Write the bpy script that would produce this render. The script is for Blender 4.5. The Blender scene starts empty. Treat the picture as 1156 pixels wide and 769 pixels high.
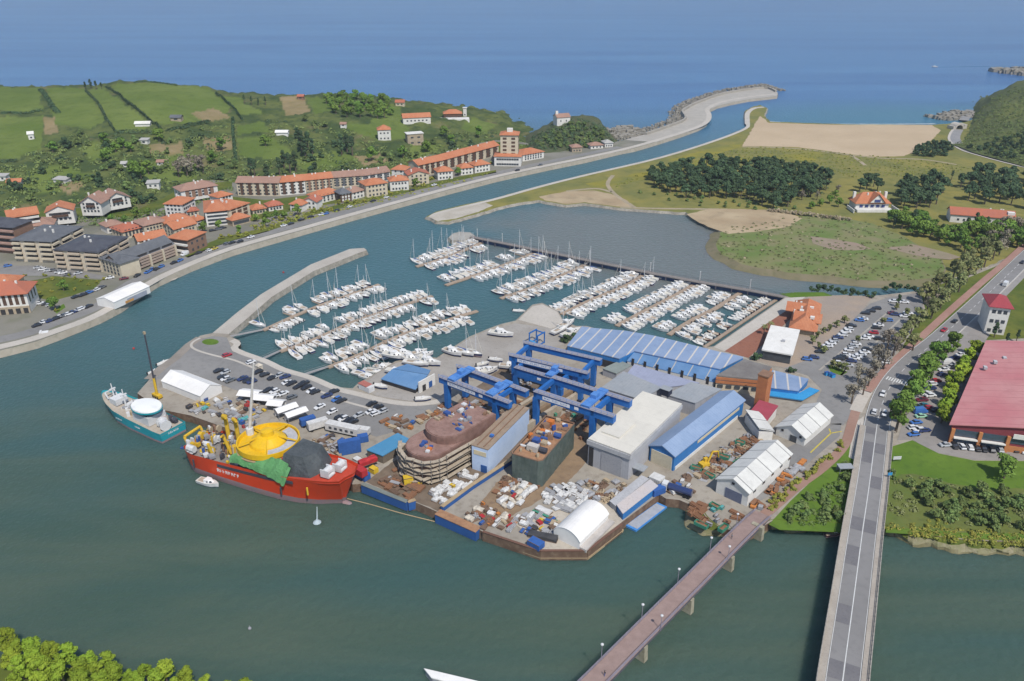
import bpy, bmesh, math, random
from mathutils import Vector, Matrix, noise
from mathutils.geometry import delaunay_2d_cdt
random.seed(7)
PI = math.pi
sc = bpy.context.scene
COL = sc.collection
# ------------------------------------------------------------------ camera survey
EYE = 155.0; TH = math.radians(25.8); FX = 900.0
CT, ST = math.cos(TH), math.sin(TH)
def W(px, py, h=0.0):
    """place on the level plane z=h that the survey photo shows at px,py"""
    u = (px - 578) / FX; v = (384.5 - py) / FX
    t = (h - EYE) / (-ST + v * CT)
    return Vector((u * t, (CT + v * ST) * t, h))
def P(p):
    z = p[2] - EYE
    f = p[1] * CT - z * ST; up = p[1] * ST + z * CT
    return 578 + FX * p[0] / f, 384.5 - FX * up / f
def hgt(w, py):
    """height above w at which the survey photo shows image row py"""
    lo, hi = w[2], w[2] + 80
    for _ in range(40):
        m = (lo + hi) / 2
        if P((w[0], w[1], m))[1] > py: lo = m
        else: hi = m
    return lo - w[2]
G = 3.0   # level of the quays
# ------------------------------------------------------------------ materials
MATS = {}
def lin(c):
    return tuple(((x / 12.92) if x <= .04045 else ((x + .055) / 1.055) ** 2.4) for x in c)
def nodes(name):
    m = bpy.data.materials.new(name); m.use_nodes = True
    nt = m.node_tree
    for n in list(nt.nodes): nt.nodes.remove(n)
    out = nt.nodes.new('ShaderNodeOutputMaterial'); b = nt.nodes.new('ShaderNodeBsdfPrincipled')
    nt.links.new(b.outputs[0], out.inputs[0])
    return m, nt, b
def mixc(nt, fac, a, b, mode='MIX'):
    n = nt.nodes.new('ShaderNodeMix'); n.data_type = 'RGBA'; n.blend_type = mode
    for v, i in ((fac, 0), (a, 6), (b, 7)):
        if hasattr(v, 'is_linked') or hasattr(v, 'links'): nt.links.new(v, n.inputs[i])
        elif i == 0: n.inputs[0].default_value = v
        else: n.inputs[i].default_value = (*v[:3], 1)
    return n.outputs[2]
def noisefac(nt, vec, scale, detail=4, lo=.35, hi=.65, dist=0):
    n = nt.nodes.new('ShaderNodeTexNoise'); n.inputs['Scale'].default_value = scale
    n.inputs['Detail'].default_value = detail; n.inputs['Distortion'].default_value = dist
    nt.links.new(vec, n.inputs['Vector'])
    r = nt.nodes.new('ShaderNodeMapRange'); r.inputs[1].default_value = lo; r.inputs[2].default_value = hi
    nt.links.new(n.outputs['Fac'], r.inputs[0]); return r.outputs[0]
def coords(nt, pos):
    if pos: return nt.nodes.new('ShaderNodeNewGeometry').outputs['Position']
    return nt.nodes.new('ShaderNodeTexCoord').outputs['Object']
def M(name, c, c2=None, s=.2, c3=None, s3=1.5, rough=.8, spec=.3, bump=0, bs=2.0, pos=False, metal=0,
      stripe=None, rnd=0.0, coat=0, trans=0):
    """procedural surface: colour c broken by noise towards c2 (large) and c3 (fine); stripe=(axis, period m, share, colour)"""
    if name in MATS: return MATS[name]
    m, nt, b = nodes(name); vec = coords(nt, pos)
    col = None
    if c2 is None: c2 = tuple(x * .82 for x in c)
    col = mixc(nt, noisefac(nt, vec, s), c, c2)
    if c3 is None: c3 = tuple(x * .7 for x in c)
    f3 = noisefac(nt, vec, s3, 5, .5, .95); col = mixc(nt, f3, col, c3)
    if stripe:
        ax, per, share, sc_ = stripe
        sx = nt.nodes.new('ShaderNodeSeparateXYZ'); nt.links.new(vec, sx.inputs[0])
        d = nt.nodes.new('ShaderNodeMath'); d.operation = 'DIVIDE'; d.inputs[1].default_value = per
        nt.links.new(sx.outputs[ax], d.inputs[0])
        fr = nt.nodes.new('ShaderNodeMath'); fr.operation = 'FRACT'; nt.links.new(d.outputs[0], fr.inputs[0])
        lt = nt.nodes.new('ShaderNodeMath'); lt.operation = 'LESS_THAN'; lt.inputs[1].default_value = share
        nt.links.new(fr.outputs[0], lt.inputs[0]); col = mixc(nt, lt.outputs[0], col, sc_)
    if rnd:
        oi = nt.nodes.new('ShaderNodeObjectInfo'); hs = nt.nodes.new('ShaderNodeHueSaturation')
        for k, (lo, hi) in (('Value', (1 - rnd, 1 + rnd)), ('Hue', (.5 - rnd * .06, .5 + rnd * .06))):
            r = nt.nodes.new('ShaderNodeMapRange'); r.inputs[3].default_value = lo; r.inputs[4].default_value = hi
            if k == 'Hue':
                q = nt.nodes.new('ShaderNodeMath'); q.operation = 'MULTIPLY'; q.inputs[1].default_value = 7.31
                fr2 = nt.nodes.new('ShaderNodeMath'); fr2.operation = 'FRACT'
                nt.links.new(oi.outputs['Random'], q.inputs[0]); nt.links.new(q.outputs[0], fr2.inputs[0]); nt.links.new(fr2.outputs[0], r.inputs[0])
            else: nt.links.new(oi.outputs['Random'], r.inputs[0])
            nt.links.new(r.outputs[0], hs.inputs[k])
        nt.links.new(col, hs.inputs['Color']); col = hs.outputs[0]
    nt.links.new(col, b.inputs['Base Color'])
    b.inputs['Roughness'].default_value = rough; b.inputs['Specular IOR Level'].default_value = spec
    b.inputs['Metallic'].default_value = metal
    if coat: b.inputs['Coat Weight'].default_value = coat
    if bump:
        n = nt.nodes.new('ShaderNodeTexNoise'); n.inputs['Scale'].default_value = bs; n.inputs['Detail'].default_value = 6
        nt.links.new(vec, n.inputs['Vector'])
        bp = nt.nodes.new('ShaderNodeBump'); bp.inputs['Strength'].default_value = min(1, bump); bp.inputs['Distance'].default_value = max(.1, bump)
        nt.links.new(n.outputs['Fac'], bp.inputs['Height']); nt.links.new(bp.outputs[0], b.inputs['Normal'])
    MATS[name] = m; return m
# ------------------------------------------------------------------ mesh helper
class MB:
    def __init__(s): s.v = []; s.f = []; s.m = []; s.mi = 0
    def add(s, vs, fs):
        o = len(s.v); s.v += [tuple(v) for v in vs]
        for f in fs: s.f.append(tuple(i + o for i in f)); s.m.append(s.mi)
        return s
    def box(s, c, d, rz=0, taper=1.0):
        x, y, z = d[0] / 2, d[1] / 2, d[2] / 2; ca, sa = math.cos(rz), math.sin(rz); vs = []
        for k, t in ((-1, 1), (1, taper)):
            for a, b in ((-1, -1), (1, -1), (1, 1), (-1, 1)):
                px, py = a * x * t, b * y * t
                vs.append((c[0] + px * ca - py * sa, c[1] + px * sa + py * ca, c[2] + k * z))
        return s.add(vs, [(3, 2, 1, 0), (4, 5, 6, 7), (0, 1, 5, 4), (1, 2, 6, 5), (2, 3, 7, 6), (3, 0, 4, 7)])
    def bx(s, x0, x1, y0, y1, z0, z1): return s.box(((x0 + x1) / 2, (y0 + y1) / 2, (z0 + z1) / 2), (x1 - x0, y1 - y0, z1 - z0))
    def prism(s, poly, z0, z1, top=None):
        n = len(poly); t = top or poly
        g0 = lambda p: p[2] if (z0 is None) else z0
        a = [(p[0], p[1], z0) for p in poly]; b = [(p[0], p[1], z1) for p in t]
        area = sum(poly[i][0] * poly[(i + 1) % n][1] - poly[(i + 1) % n][0] * poly[i][1] for i in range(n))
        fs = [(i, (i + 1) % n, n + (i + 1) % n, n + i) for i in range(n)] + [tuple(range(n, 2 * n)), tuple(range(n - 1, -1, -1))]
        if area < 0: fs = [tuple(reversed(f)) for f in fs]
        return s.add(a + b, fs)
    def tube(s, p, q, r, r2=None, n=6, caps=True):
        p, q = Vector(p), Vector(q); r2 = r if r2 is None else r2
        d = (q - p).normalized(); a = d.orthogonal().normalized(); b = d.cross(a)
        vs = []
        for c, rr in ((p, r), (q, r2)):
            for i in range(n):
                t = 2 * PI * i / n; vs.append(c + (a * math.cos(t) + b * math.sin(t)) * rr)
        fs = [(i, (i + 1) % n, n + (i + 1) % n, n + i) for i in range(n)]
        if caps: fs += [tuple(range(n - 1, -1, -1)), tuple(range(n, 2 * n))]
        return s.add(vs, fs)
    def beam(s, p, q, w, h):
        """rectangular beam from p to q (centres), w wide, h high"""
        p, q = Vector(p), Vector(q); d = (q - p).normalized()
        a = d.cross(Vector((0, 0, 1)))
        a = Vector((1, 0, 0)) if a.length < 1e-4 else a.normalized()
        b = a.cross(d); vs = []
        for c in (p, q):
            for i, j in ((-1, -1), (1, -1), (1, 1), (-1, 1)): vs.append(c + a * i * w / 2 + b * j * h / 2)
        return s.add(vs, [(3, 2, 1, 0), (4, 5, 6, 7), (0, 1, 5, 4), (1, 2, 6, 5), (2, 3, 7, 6), (3, 0, 4, 7)])
    def lathe(s, prof, c=(0, 0, 0), n=12, sx=1, sy=1, rz=0):
        vs = []; k = len(prof); ca, sa = math.cos(rz), math.sin(rz)
        for r, z in prof:
            for i in range(n):
                t = 2 * PI * i / n; x, y = r * math.cos(t) * sx, r * math.sin(t) * sy
                vs.append((c[0] + x * ca - y * sa, c[1] + x * sa + y * ca, c[2] + z))
        fs = []
        for j in range(k - 1):
            for i in range(n):
                fs.append((j * n + i, j * n + (i + 1) % n, (j + 1) * n + (i + 1) % n, (j + 1) * n + i))
        fs += [tuple(range(n - 1, -1, -1)), tuple(range((k - 1) * n, k * n))]
        return s.add(vs, fs)
    def grid(s, rows):
        n = len(rows[0]); vs = [p for r in rows for p in r]
        return s.add(vs, [(j * n + i, j * n + i + 1, (j + 1) * n + i + 1, (j + 1) * n + i) for j in range(len(rows) - 1) for i in range(n - 1)])
    def mesh(s, name, mats):
        me = bpy.data.meshes.new(name); me.from_pydata(s.v, [], s.f)
        if not isinstance(mats, (list, tuple)): mats = [mats]
        for m in mats: me.materials.append(m)
        if len(mats) > 1: me.polygons.foreach_set('material_index', s.m)
        me.update(); return me
    def build(s, name, mats, parent=None, smooth=False, recalc=False):
        me = s.mesh(name, mats)
        if recalc:
            bm = bmesh.new(); bm.from_mesh(me); bmesh.ops.recalc_face_normals(bm, faces=bm.faces); bm.to_mesh(me); bm.free()
        if smooth: me.polygons.foreach_set('use_smooth', [True] * len(me.polygons))
        return link(name, me, parent)
def link(name, me, parent=None):
    o = bpy.data.objects.new(name, me); COL.objects.link(o)
    if parent is not None: o.parent = parent
    return o
def tag(o, label=None, cat=None, group=None, kind=None):
    if label: o['label'] = label
    if cat: o['category'] = cat
    if group: o['group'] = group
    if kind: o['kind'] = kind
    return o
def thing(name, label, cat, loc=(0, 0, 0), rz=0, group=None):
    o = link(name, None); o.location = loc; o.rotation_euler = (0, 0, rz)
    return tag(o, label, cat, group)
KIDS = {}
def kids(o):
    return list(o.children)
def dup(o, loc=None, rz=None, scale=None, label=None, group=None, parent=None):
    c = o.copy(); COL.objects.link(c)
    if parent is not None: c.parent = parent
    if loc is not None: c.location = loc
    if rz is not None: c.rotation_euler = (0, 0, rz)
    if scale is not None: c.scale = (scale,) * 3 if isinstance(scale, (int, float)) else scale
    if label: c['label'] = label
    if group: c['group'] = group
    for ch in PROTO_KIDS.get(o.name, ()): dup(ch, parent=c)
    return c
PROTO_KIDS = {}
def register(o):
    """remember a prototype's parts so that copies need no scene search"""
    ch = kids(o); PROTO_KIDS[o.name] = ch
    for k in ch: register(k)
    return o
ORD = ['first', 'second', 'third', 'fourth', 'fifth', 'sixth', 'seventh', 'eighth', 'ninth', 'tenth', 'eleventh', 'twelfth', 'thirteenth',
       'fourteenth', 'fifteenth', 'sixteenth', 'seventeenth', 'eighteenth', 'nineteenth']
TENS = {2: 'twent', 3: 'thirt', 4: 'fort', 5: 'fift', 6: 'sixt', 7: 'sevent', 8: 'eight', 9: 'ninet'}
def ordn(i):
    """word for the i-th (from 0)"""
    n = i + 1
    if n < 20: return ORD[n - 1]
    t, u = divmod(n, 10)
    return TENS[t] + 'ieth' if u == 0 else TENS[t] + 'y-' + ORD[u - 1]
def from_left(objs, fmt):
    """label repeats by their order in the picture; fmt may use {n} and {c}"""
    loc = lambda t: P((t[0] if isinstance(t, tuple) else t).location)
    rows = [objs]
    if len(objs) > 24:
        k = -(-len(objs) // 15); q = sorted(objs, key=lambda t: -loc(t)[1]); m = -(-len(q) // k); rows = [q[i * m:(i + 1) * m] for i in range(k)]
    for j, row in enumerate(rows):
        row = sorted(row, key=lambda t: loc(t)[0])
        rn = '' if len(rows) == 1 else (', front row' if j == 0 else (', back row' if j == len(rows) - 1 else f', {ordn(j)} row'))
        for i, t in enumerate(row):
            o, c = t if isinstance(t, tuple) else (t, '')
            n = 'leftmost' if i == 0 else ('rightmost' if i == len(row) - 1 else ordn(i) + ' from left')
            o['label'] = fmt.format(n=n + rn, c=c)
def smooth(pts, k=4, closed=False):
    out = []; n = len(pts); V_ = [Vector(p) for p in pts]
    rng = range(n if closed else n - 1)
    for i in rng:
        g = lambda j: V_[j % n] if closed else V_[max(0, min(n - 1, j))]
        a, b, c, d = g(i - 1), g(i), g(i + 1), g(i + 2)
        for q in range(k):
            t = q / k
            out.append(.5 * ((2 * b) + (c - a) * t + (2 * a - 5 * b + 4 * c - d) * t * t + (3 * b - a - 3 * c + d) * t ** 3))
    if not closed: out.append(V_[-1])
    return out
def outward(pts):
    n = len(pts); ar = sum(pts[i].x * pts[(i + 1) % n].y - pts[(i + 1) % n].x * pts[i].y for i in range(n))
    sg = 1 if ar > 0 else -1; res = []
    for i in range(n):
        d = Vector((0, 0))
        for a, b in ((pts[i - 1], pts[i]), (pts[i], pts[(i + 1) % n])):
            e = Vector((b.x - a.x, b.y - a.y))
            if e.length > 1e-6: e.normalize(); d += Vector((e.y, -e.x)) * sg
        res.append(d.normalized() if d.length > 1e-6 else d)
    return res, sg
def land(name, pts, mats, bank=0.0, zb=-1.5, jit=0, kind='structure', sub=0):
    """level ground with a skirt down to zb; bank = horizontal run of the slope; mats = top, bank"""
    pts = [Vector(p) for p in pts]
    if jit:
        q = []
        for i, a in enumerate(pts):
            b = pts[(i + 1) % len(pts)]; n = max(1, int((b - a).length / (jit * 3)))
            for k in range(n):
                p = a.lerp(b, k / n); w = noise.noise_vector(Vector((p.x, p.y, 3)) / (jit * 4))
                q.append(p + Vector((w.x, w.y, 0)) * jit)
        pts = q
    n = len(pts); out, sg = outward(pts)
    z = pts[0].z
    v2, _, f2 = delaunay_2d_cdt([Vector((p.x, p.y)) for p in pts], [(i, (i + 1) % n) for i in range(n)], [], 1, 1e-4)[:3]
    bm = bmesh.new()
    tv = [bm.verts.new((q.x, q.y, z)) for q in v2]
    for f in f2:
        try: g = bm.faces.new([tv[i] for i in f])
        except ValueError: continue
        g.normal_update()
        if g.normal.z < 0: g.normal_flip()
    top = [bm.verts.new((p.x, p.y, z)) for p in pts]
    low = [bm.verts.new((p.x + o.x * bank, p.y + o.y * bank, zb)) for p, o in zip(pts, out)]
    for i in range(n):
        j = (i + 1) % n; q = [top[i], low[i], low[j], top[j]]
        g = bm.faces.new(q if sg > 0 else q[::-1]); g.material_index = 1
    me = bpy.data.meshes.new(name); bm.to_mesh(me); bm.free()
    for m in (mats if isinstance(mats, (list, tuple)) else (mats, mats)): me.materials.append(m)
    o = link(name, me); return tag(o, kind=kind)
def sheet(name, pts, mat, z=None, kind='structure', jit=0):
    """thin flush layer (paving, path, marking) as one face set with a 3 cm edge"""
    p = [Vector((q.x, q.y, q.z if z is None else z)) for q in pts]
    return land(name, p, mat, 0, min(q.z for q in p) - .12, jit, kind)
def ribbon(pts, w, z=None):
    """polygon round a centre line"""
    L, R = [], []
    for i, p in enumerate(pts):
        a, b = pts[max(0, i - 1)], pts[min(len(pts) - 1, i + 1)]
        d = Vector((b.x - a.x, b.y - a.y, 0)).normalized(); nrm = Vector((-d.y, d.x, 0))
        ww = w[i] if isinstance(w, (list, tuple)) else w
        zz = p.z if z is None else z
        L.append(Vector((p.x, p.y, zz)) + nrm * ww / 2); R.append(Vector((p.x, p.y, zz)) - nrm * ww / 2)
    return L + R[::-1]
def px(lst, h): return [W(a, b, h) for a, b in lst]
def inpoly(x, y, poly):
    r = False; n = len(poly)
    for i in range(n):
        (x1, y1), (x2, y2) = poly[i], poly[i - 1]
        if (y1 > y) != (y2 > y) and x < (x2 - x1) * (y - y1) / (y2 - y1) + x1: r = not r
    return r
def interp(x, xs, ys):
    if x <= xs[0]: return ys[0]
    for i in range(1, len(xs)):
        if x <= xs[i]:
            t = (x - xs[i - 1]) / (xs[i] - xs[i - 1]); return ys[i - 1] + t * (ys[i] - ys[i - 1])
    return ys[-1]
sst = lambda t: (lambda u: u * u * (3 - 2 * u))(max(0, min(1, t)))
# ------------------------------------------------------------------ camera, sky, sun
cam = bpy.data.cameras.new('camera'); cam.lens = 36 * FX / 1156; cam.sensor_width = 36; cam.clip_start = 1; cam.clip_end = 80000
co = link('camera', cam); co.location = (0, 0, EYE); co.rotation_euler = (PI / 2 - TH, 0, 0); sc.camera = co
SUN_EL, SUN_AZ = math.radians(54), Vector((.44, -.90))
wd = bpy.data.worlds.new('World'); sc.world = wd; wd.use_nodes = True
wn = wd.node_tree; bg = wn.nodes['Background']; sky = wn.nodes.new('ShaderNodeTexSky'); sky.sky_type = 'NISHITA'
sky.sun_disc = False; sky.sun_elevation = SUN_EL; sky.sun_rotation = math.atan2(SUN_AZ.x, SUN_AZ.y)
sky.air_density = 1.0; sky.dust_density = .6; sky.ozone_density = 1.5; sky.altitude = 100
wn.links.new(sky.outputs[0], bg.inputs[0]); bg.inputs[1].default_value = .14
sl = bpy.data.lights.new('sun', 'SUN'); sl.energy = 4.2; sl.angle = math.radians(.6); sl.color = (1, .955, .88)
so = link('sun', sl); d = Vector((SUN_AZ.x * math.cos(SUN_EL), SUN_AZ.y * math.cos(SUN_EL), math.sin(SUN_EL)))
so.rotation_euler = d.to_track_quat('Z', 'Y').to_euler()
sc.view_settings.view_transform = 'Standard'; sc.view_settings.look = 'None'; sc.view_settings.exposure = 0; sc.view_settings.gamma = 1
sc.cycles.max_bounces = 4; sc.cycles.diffuse_bounces = 2; sc.cycles.glossy_bounces = 2; sc.cycles.transmission_bounces = 2
sc.cycles.transparent_max_bounces = 4; sc.cycles.caustics_reflective = False; sc.cycles.caustics_refractive = False
# ------------------------------------------------------------------ water
def water_mat():
    m, nt, b = nodes('water'); pos = coords(nt, True)
    sx = nt.nodes.new('ShaderNodeSeparateXYZ'); nt.links.new(pos, sx.inputs[0])
    deep = (.036, .112, .265); river = (.050, .085, .066); chan = (.054, .124, .145); mud = (.135, .152, .150)
    def ramp(sock, a, b_):
        r = nt.nodes.new('ShaderNodeMapRange'); r.interpolation_type = 'SMOOTHSTEP'; r.inputs[1].default_value = a; r.inputs[2].default_value = b_
        nt.links.new(sock, r.inputs[0]); return r.outputs[0]
    # brown-green estuary water upstream, clearer towards the sea; silt streaks drawn out by the current
    mp = nt.nodes.new('ShaderNodeMapping'); mp.inputs['Rotation'].default_value = (0, 0, .9); mp.inputs['Scale'].default_value = (.008, .040, 1)
    nt.links.new(pos, mp.inputs[0])
    streak = noisefac(nt, mp.outputs[0], 1.0, 5, .38, .68, 1.6)
    c = mixc(nt, streak, river, (.070, .100, .074))
    mp2 = nt.nodes.new('ShaderNodeMapping'); mp2.inputs['Scale'].default_value = (.003, .010, 1); nt.links.new(pos, mp2.inputs[0])
    swirl = noisefac(nt, mp2.outputs[0], 1.0, 3, .42, .66, 2.5); c = mixc(nt, swirl, c, (.042, .088, .082))
    mp3 = nt.nodes.new('ShaderNodeMapping'); mp3.inputs['Scale'].default_value = (.0012, .011, 1); nt.links.new(pos, mp3.inputs[0])
    c = mixc(nt, ramp(sx.outputs[1], 180, 420), c, chan)
    sea_c = mixc(nt, noisefac(nt, mp3.outputs[0], 1, 6, .36, .66, .8), deep, (.056, .155, .315))
    c = mixc(nt, ramp(sx.outputs[1], 620, 1000), c, sea_c)
    # shallows off the beach, silty flats in the lagoon
    def blob(cx, cy, rx, ry, rot=0):
        q = nt.nodes.new('ShaderNodeMapping'); q.vector_type = 'TEXTURE'
        q.inputs['Location'].default_value = (cx, cy, 0); q.inputs['Rotation'].default_value = (0, 0, rot); q.inputs['Scale'].default_value = (rx, ry, 1e9)
        nt.links.new(pos, q.inputs[0])
        l = nt.nodes.new('ShaderNodeVectorMath'); l.operation = 'LENGTH'; nt.links.new(q.outputs[0], l.inputs[0])
        return l.outputs['Value']
    lag = W(690, 272)
    n1 = nt.nodes.new('ShaderNodeTexNoise'); n1.inputs['Scale'].default_value = .02; n1.inputs['Detail'].default_value = 5; nt.links.new(pos, n1.inputs[0])
    ad = nt.nodes.new('ShaderNodeMath'); ad.operation = 'ADD'; nt.links.new(n1.outputs[0], ad.inputs[1])
    nt.links.new(blob(lag.x + 30, lag.y - 10, 115, 75, -.5), ad.inputs[0])
    c = mixc(nt, ramp(ad.outputs[0], 1.75, 1.15), c, mud)
    bl = W(960, 128)
    c = mixc(nt, ramp(blob(bl.x + 60, bl.y - 60, 330, 190), 1.0, .25), c, (.045, .145, .22))
    nt.links.new(c, b.inputs['Base Color'])
    b.subsurface_method = 'BURLEY'; b.inputs['Subsurface Weight'].default_value = .85; b.inputs['Subsurface Radius'].default_value = (3.0, 4.5, 4.0); b.inputs['Subsurface Scale'].default_value = 1.0   # turbid water: light spreads under the surface
    b.inputs['Roughness'].default_value = .28; b.inputs['Specular IOR Level'].default_value = .16; b.inputs['IOR'].default_value = 1.33
    bp = nt.nodes.new('ShaderNodeBump'); bp.inputs['Distance'].default_value = .9; bp.inputs['Strength'].default_value = .7
    nn = nt.nodes.new('ShaderNodeTexNoise'); nn.inputs['Scale'].default_value = .42; nn.inputs['Detail'].default_value = 6; nt.links.new(pos, nn.inputs[0])
    nt.links.new(nn.outputs[0], bp.inputs['Height']); nt.links.new(bp.outputs[0], b.inputs['Normal'])
    return m
mb = MB(); mb.add([(-40000, -400, 0), (40000, -400, 0), (40000, 60000, 0), (-40000, 60000, 0)], [(0, 1, 2, 3)])
tag(mb.build('water', water_mat()), kind='structure')
# sea bed under everything so the ground sheet reaches the horizon
# ------------------------------------------------------------------ ground materials
concrete = M('quay_concrete', (.30, .275, .235), (.36, .33, .285), .08, (.19, .175, .155), .9, pos=True)
asphalt = M('asphalt', (.195, .188, .18), (.235, .227, .217), .05, (.15, .145, .14), .5, pos=True, rough=.9)
road_m = M('road_asphalt', (.195, .188, .182), (.225, .216, .21), .06, (.155, .15, .146), .4, pos=True, rough=.9)
yard_m = M('yard_ground', (.265, .235, .195), (.33, .295, .245), .09, (.16, .13, .10), .45, pos=True, rough=.95)
rock_m = M('shore_rock', (.21, .19, .155), (.31, .285, .24), .3, (.085, .08, .065), .9, pos=True, bump=.8, bs=.5)
sand_m = M('sand', (.41, .31, .20), (.46, .355, .235), .02, (.40, .31, .20), .15, pos=True, rough=.95)
wsand_m = M('wet_sand', (.33, .245, .15), (.42, .33, .21), .04, (.20, .16, .10), .12, pos=True, rough=.9)
grass_m = M('lawn', (.085, .150, .022), (.115, .185, .028), .05, (.055, .100, .020), .5, pos=True, rough=1, spec=.1)
marsh_m = M('marsh', (.120, .170, .050), (.190, .190, .085), .045, (.22, .18, .12), .09, pos=True, rough=1, spec=.1)
dune_m = M('dune_grass', (.155, .160, .055), (.235, .205, .060), .03, (.085, .105, .034), .14, pos=True, rough=1, spec=.1)
bankgrass_m = M('bank_grass', (.075, .105, .022), (.135, .145, .030), .07, (.045, .062, .020), .4, pos=True, rough=1, spec=.1)
townground_m = M('town_ground', (.16, .155, .125), (.225, .21, .175), .035, (.085, .105, .040), .08, pos=True, rough=.95)
redpave_m = M('red_paving', (.225, .085, .055), (.26, .115, .075), .06, (.17, .065, .045), .7, pos=True, rough=.9)
pinkpave_m = M('pink_paving', (.275, .165, .125), (.31, .195, .15), .07, (.22, .13, .10), .8, pos=True, rough=.9)
ltpave_m = M('light_paving', (.42, .385, .335), (.47, .43, .38), .08, (.34, .31, .27), .7, pos=True, rough=.9)
white_mark = M('road_paint', (.62, .62, .60), (.52, .52, .5), .6, pos=True)
yellow_mark = M('yellow_paint', (.52, .42, .06), (.44, .35, .06), .6, pos=True)
# ------------------------------------------------------------------ left bank: town ground, quay and river wall
QUAY = [(-60, 408), (0, 396), (20, 391), (40, 386), (62, 378), (90, 367), (112, 358), (135, 346), (160, 328), (178, 317), (196, 309), (215, 300.5), (240, 291), (262, 283),
        (300, 272), (340, 260.5), (400, 243.5), (440, 232.5), (500, 216.5), (560, 201), (620, 188), (660, 180), (700, 170.5)]
L0 = G + .025; qe = px(QUAY, G)
wall_m = M('river_wall', (.30, .265, .21), (.36, .32, .26), .25, (.15, .145, .10), .5, pos=True)
# the harbour wall runs on as a breakwater
BWI = [(716, 167.5), (740, 160.5), (767, 152), (788, 144.5), (797, 139), (801.5, 131), (801, 123.5), (810, 119.5), (824, 116), (845, 112), (877, 108.5)]
BWO = [(878, 104.5), (862, 99), (840, 101.5), (819, 105), (800, 110.5), (787, 115), (774, 122), (768.5, 127), (773, 134), (770, 138.5), (750, 145.5), (729, 151.5), (705, 158), (692, 161)]
outer = px([(690, 161), (650, 164), (604, 163), (588, 160), (560, 158), (520, 165), (470, 175), (400, 184), (320, 192), (250, 196), (100, 222), (-120, 240)], 3.2)
land('town_ground', [Vector((p.x, p.y, G)) for p in qe + px(BWI, G) + px(BWO, G)] + [Vector((p.x, p.y, G)) for p in outer], (townground_m, wall_m), 1.2)
# pale promenade ribbon along the water, road behind it
pr = smooth(px([(-60, 404), (20, 387), (62, 374), (112, 354.5), (160, 325), (196, 306), (262, 280), (340, 258), (440, 230.3), (560, 199), (660, 178.2), (716, 165.5), (767, 150.5), (790, 142.5), (799, 136), (800.5, 129.5), (799, 122.5), (815, 115), (845, 109.5), (875, 106)], G), 4)
sheet('promenade', ribbon(pr, 5.2, G + .06), ltpave_m)
rd = smooth(px([(-60, 394), (20, 379), (62, 364.5), (112, 345), (150, 318.5), (196, 299), (262, 274.5), (340, 253), (440, 226.5), (560, 195.8), (640, 178.5), (700, 166)], G), 4)
sheet('quay_road', ribbon(rd, 7.5, G + .03), asphalt)
sheet('slipway', px([(160, 322), (172, 315.5), (196, 311.5), (202, 312.5), (198, 315.5), (178, 321), (164, 328)], .5), ltpave_m)
# rock armour outside the breakwater
def rocks(name, line, w, h, n, label, r=(1.2, 2.6), seed=1):
    rg = random.Random(seed); mbx = MB(); L = [Vector(p) for p in line]
    seg = [(L[i + 1] - L[i]).length for i in range(len(L) - 1)]; tot = sum(seg)
    for k in range(n):
        t = rg.random() * tot; i = 0
        while i < len(seg) - 1 and t > seg[i]: t -= seg[i]; i += 1
        d = (L[i + 1] - L[i]).normalized(); nr = Vector((-d.y, d.x, 0)); q = rg.uniform(-1, 1)
        c = L[i] + d * t + nr * q * w / 2; c.z = h * (1 - abs(q)) * rg.uniform(.4, 1) - .2; s = rg.uniform(*r)
        vs = [(c.x + s * a * rg.uniform(.6, 1), c.y + s * b * rg.uniform(.6, 1), c.z + s * .75 * e * rg.uniform(.6, 1)) for e in (-1, 1) for a, b in ((-.7, -.7), (.7, -.7), (.7, .7), (-.7, .7))]
        mbx.add(vs, [(3, 2, 1, 0), (4, 5, 6, 7), (0, 1, 5, 4), (1, 2, 6, 5), (2, 3, 7, 6), (3, 0, 4, 7)])
    o = mbx.build(name, rock_m); return tag(o, label, 'rocks', kind='stuff')
sheet('breakwater_top', px(BWI[1:] + BWO[:-1], L0), M('breakwater_top', (.34, .315, .275), (.39, .36, .315), .1, (.27, .25, .22), .5, pos=True))
rocks('rock_armour', [W(690, 158, 0), W(729, 149, 0), W(766, 136, 0), W(764, 128, 0), W(772, 120, 0), W(787, 113, 0), W(819, 103, 0), W(862, 97, 0), W(880, 103, 0)], 20, 2.6, 1100, 'rubble rock armour along the seaward side of the long breakwater', (1.0, 2.3))
rocks('shore_rocks', [W(690, 156, 0), W(700, 149.5, 0), W(722, 149, 0)], 45, 2.0, 150, 'dark rocks at the foot of the wooded knoll beside the breakwater', (2, 5), 2)
bwall = MB()
wl = smooth(px([(729, 152.5), (766, 139.5), (774, 134), (770.5, 127), (776, 122.5), (789, 116), (819, 106), (862, 100), (876, 104)], G), 4)
for i in range(len(wl) - 1): bwall.beam(wl[i] + Vector((0, 0, 1.1)), wl[i + 1] + Vector((0, 0, 1.1)), 2.2, 2.2)
tag(bwall.build('parapet_wall', concrete), 'pale concrete parapet curving along the outer edge of the long breakwater', 'wall')
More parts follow.
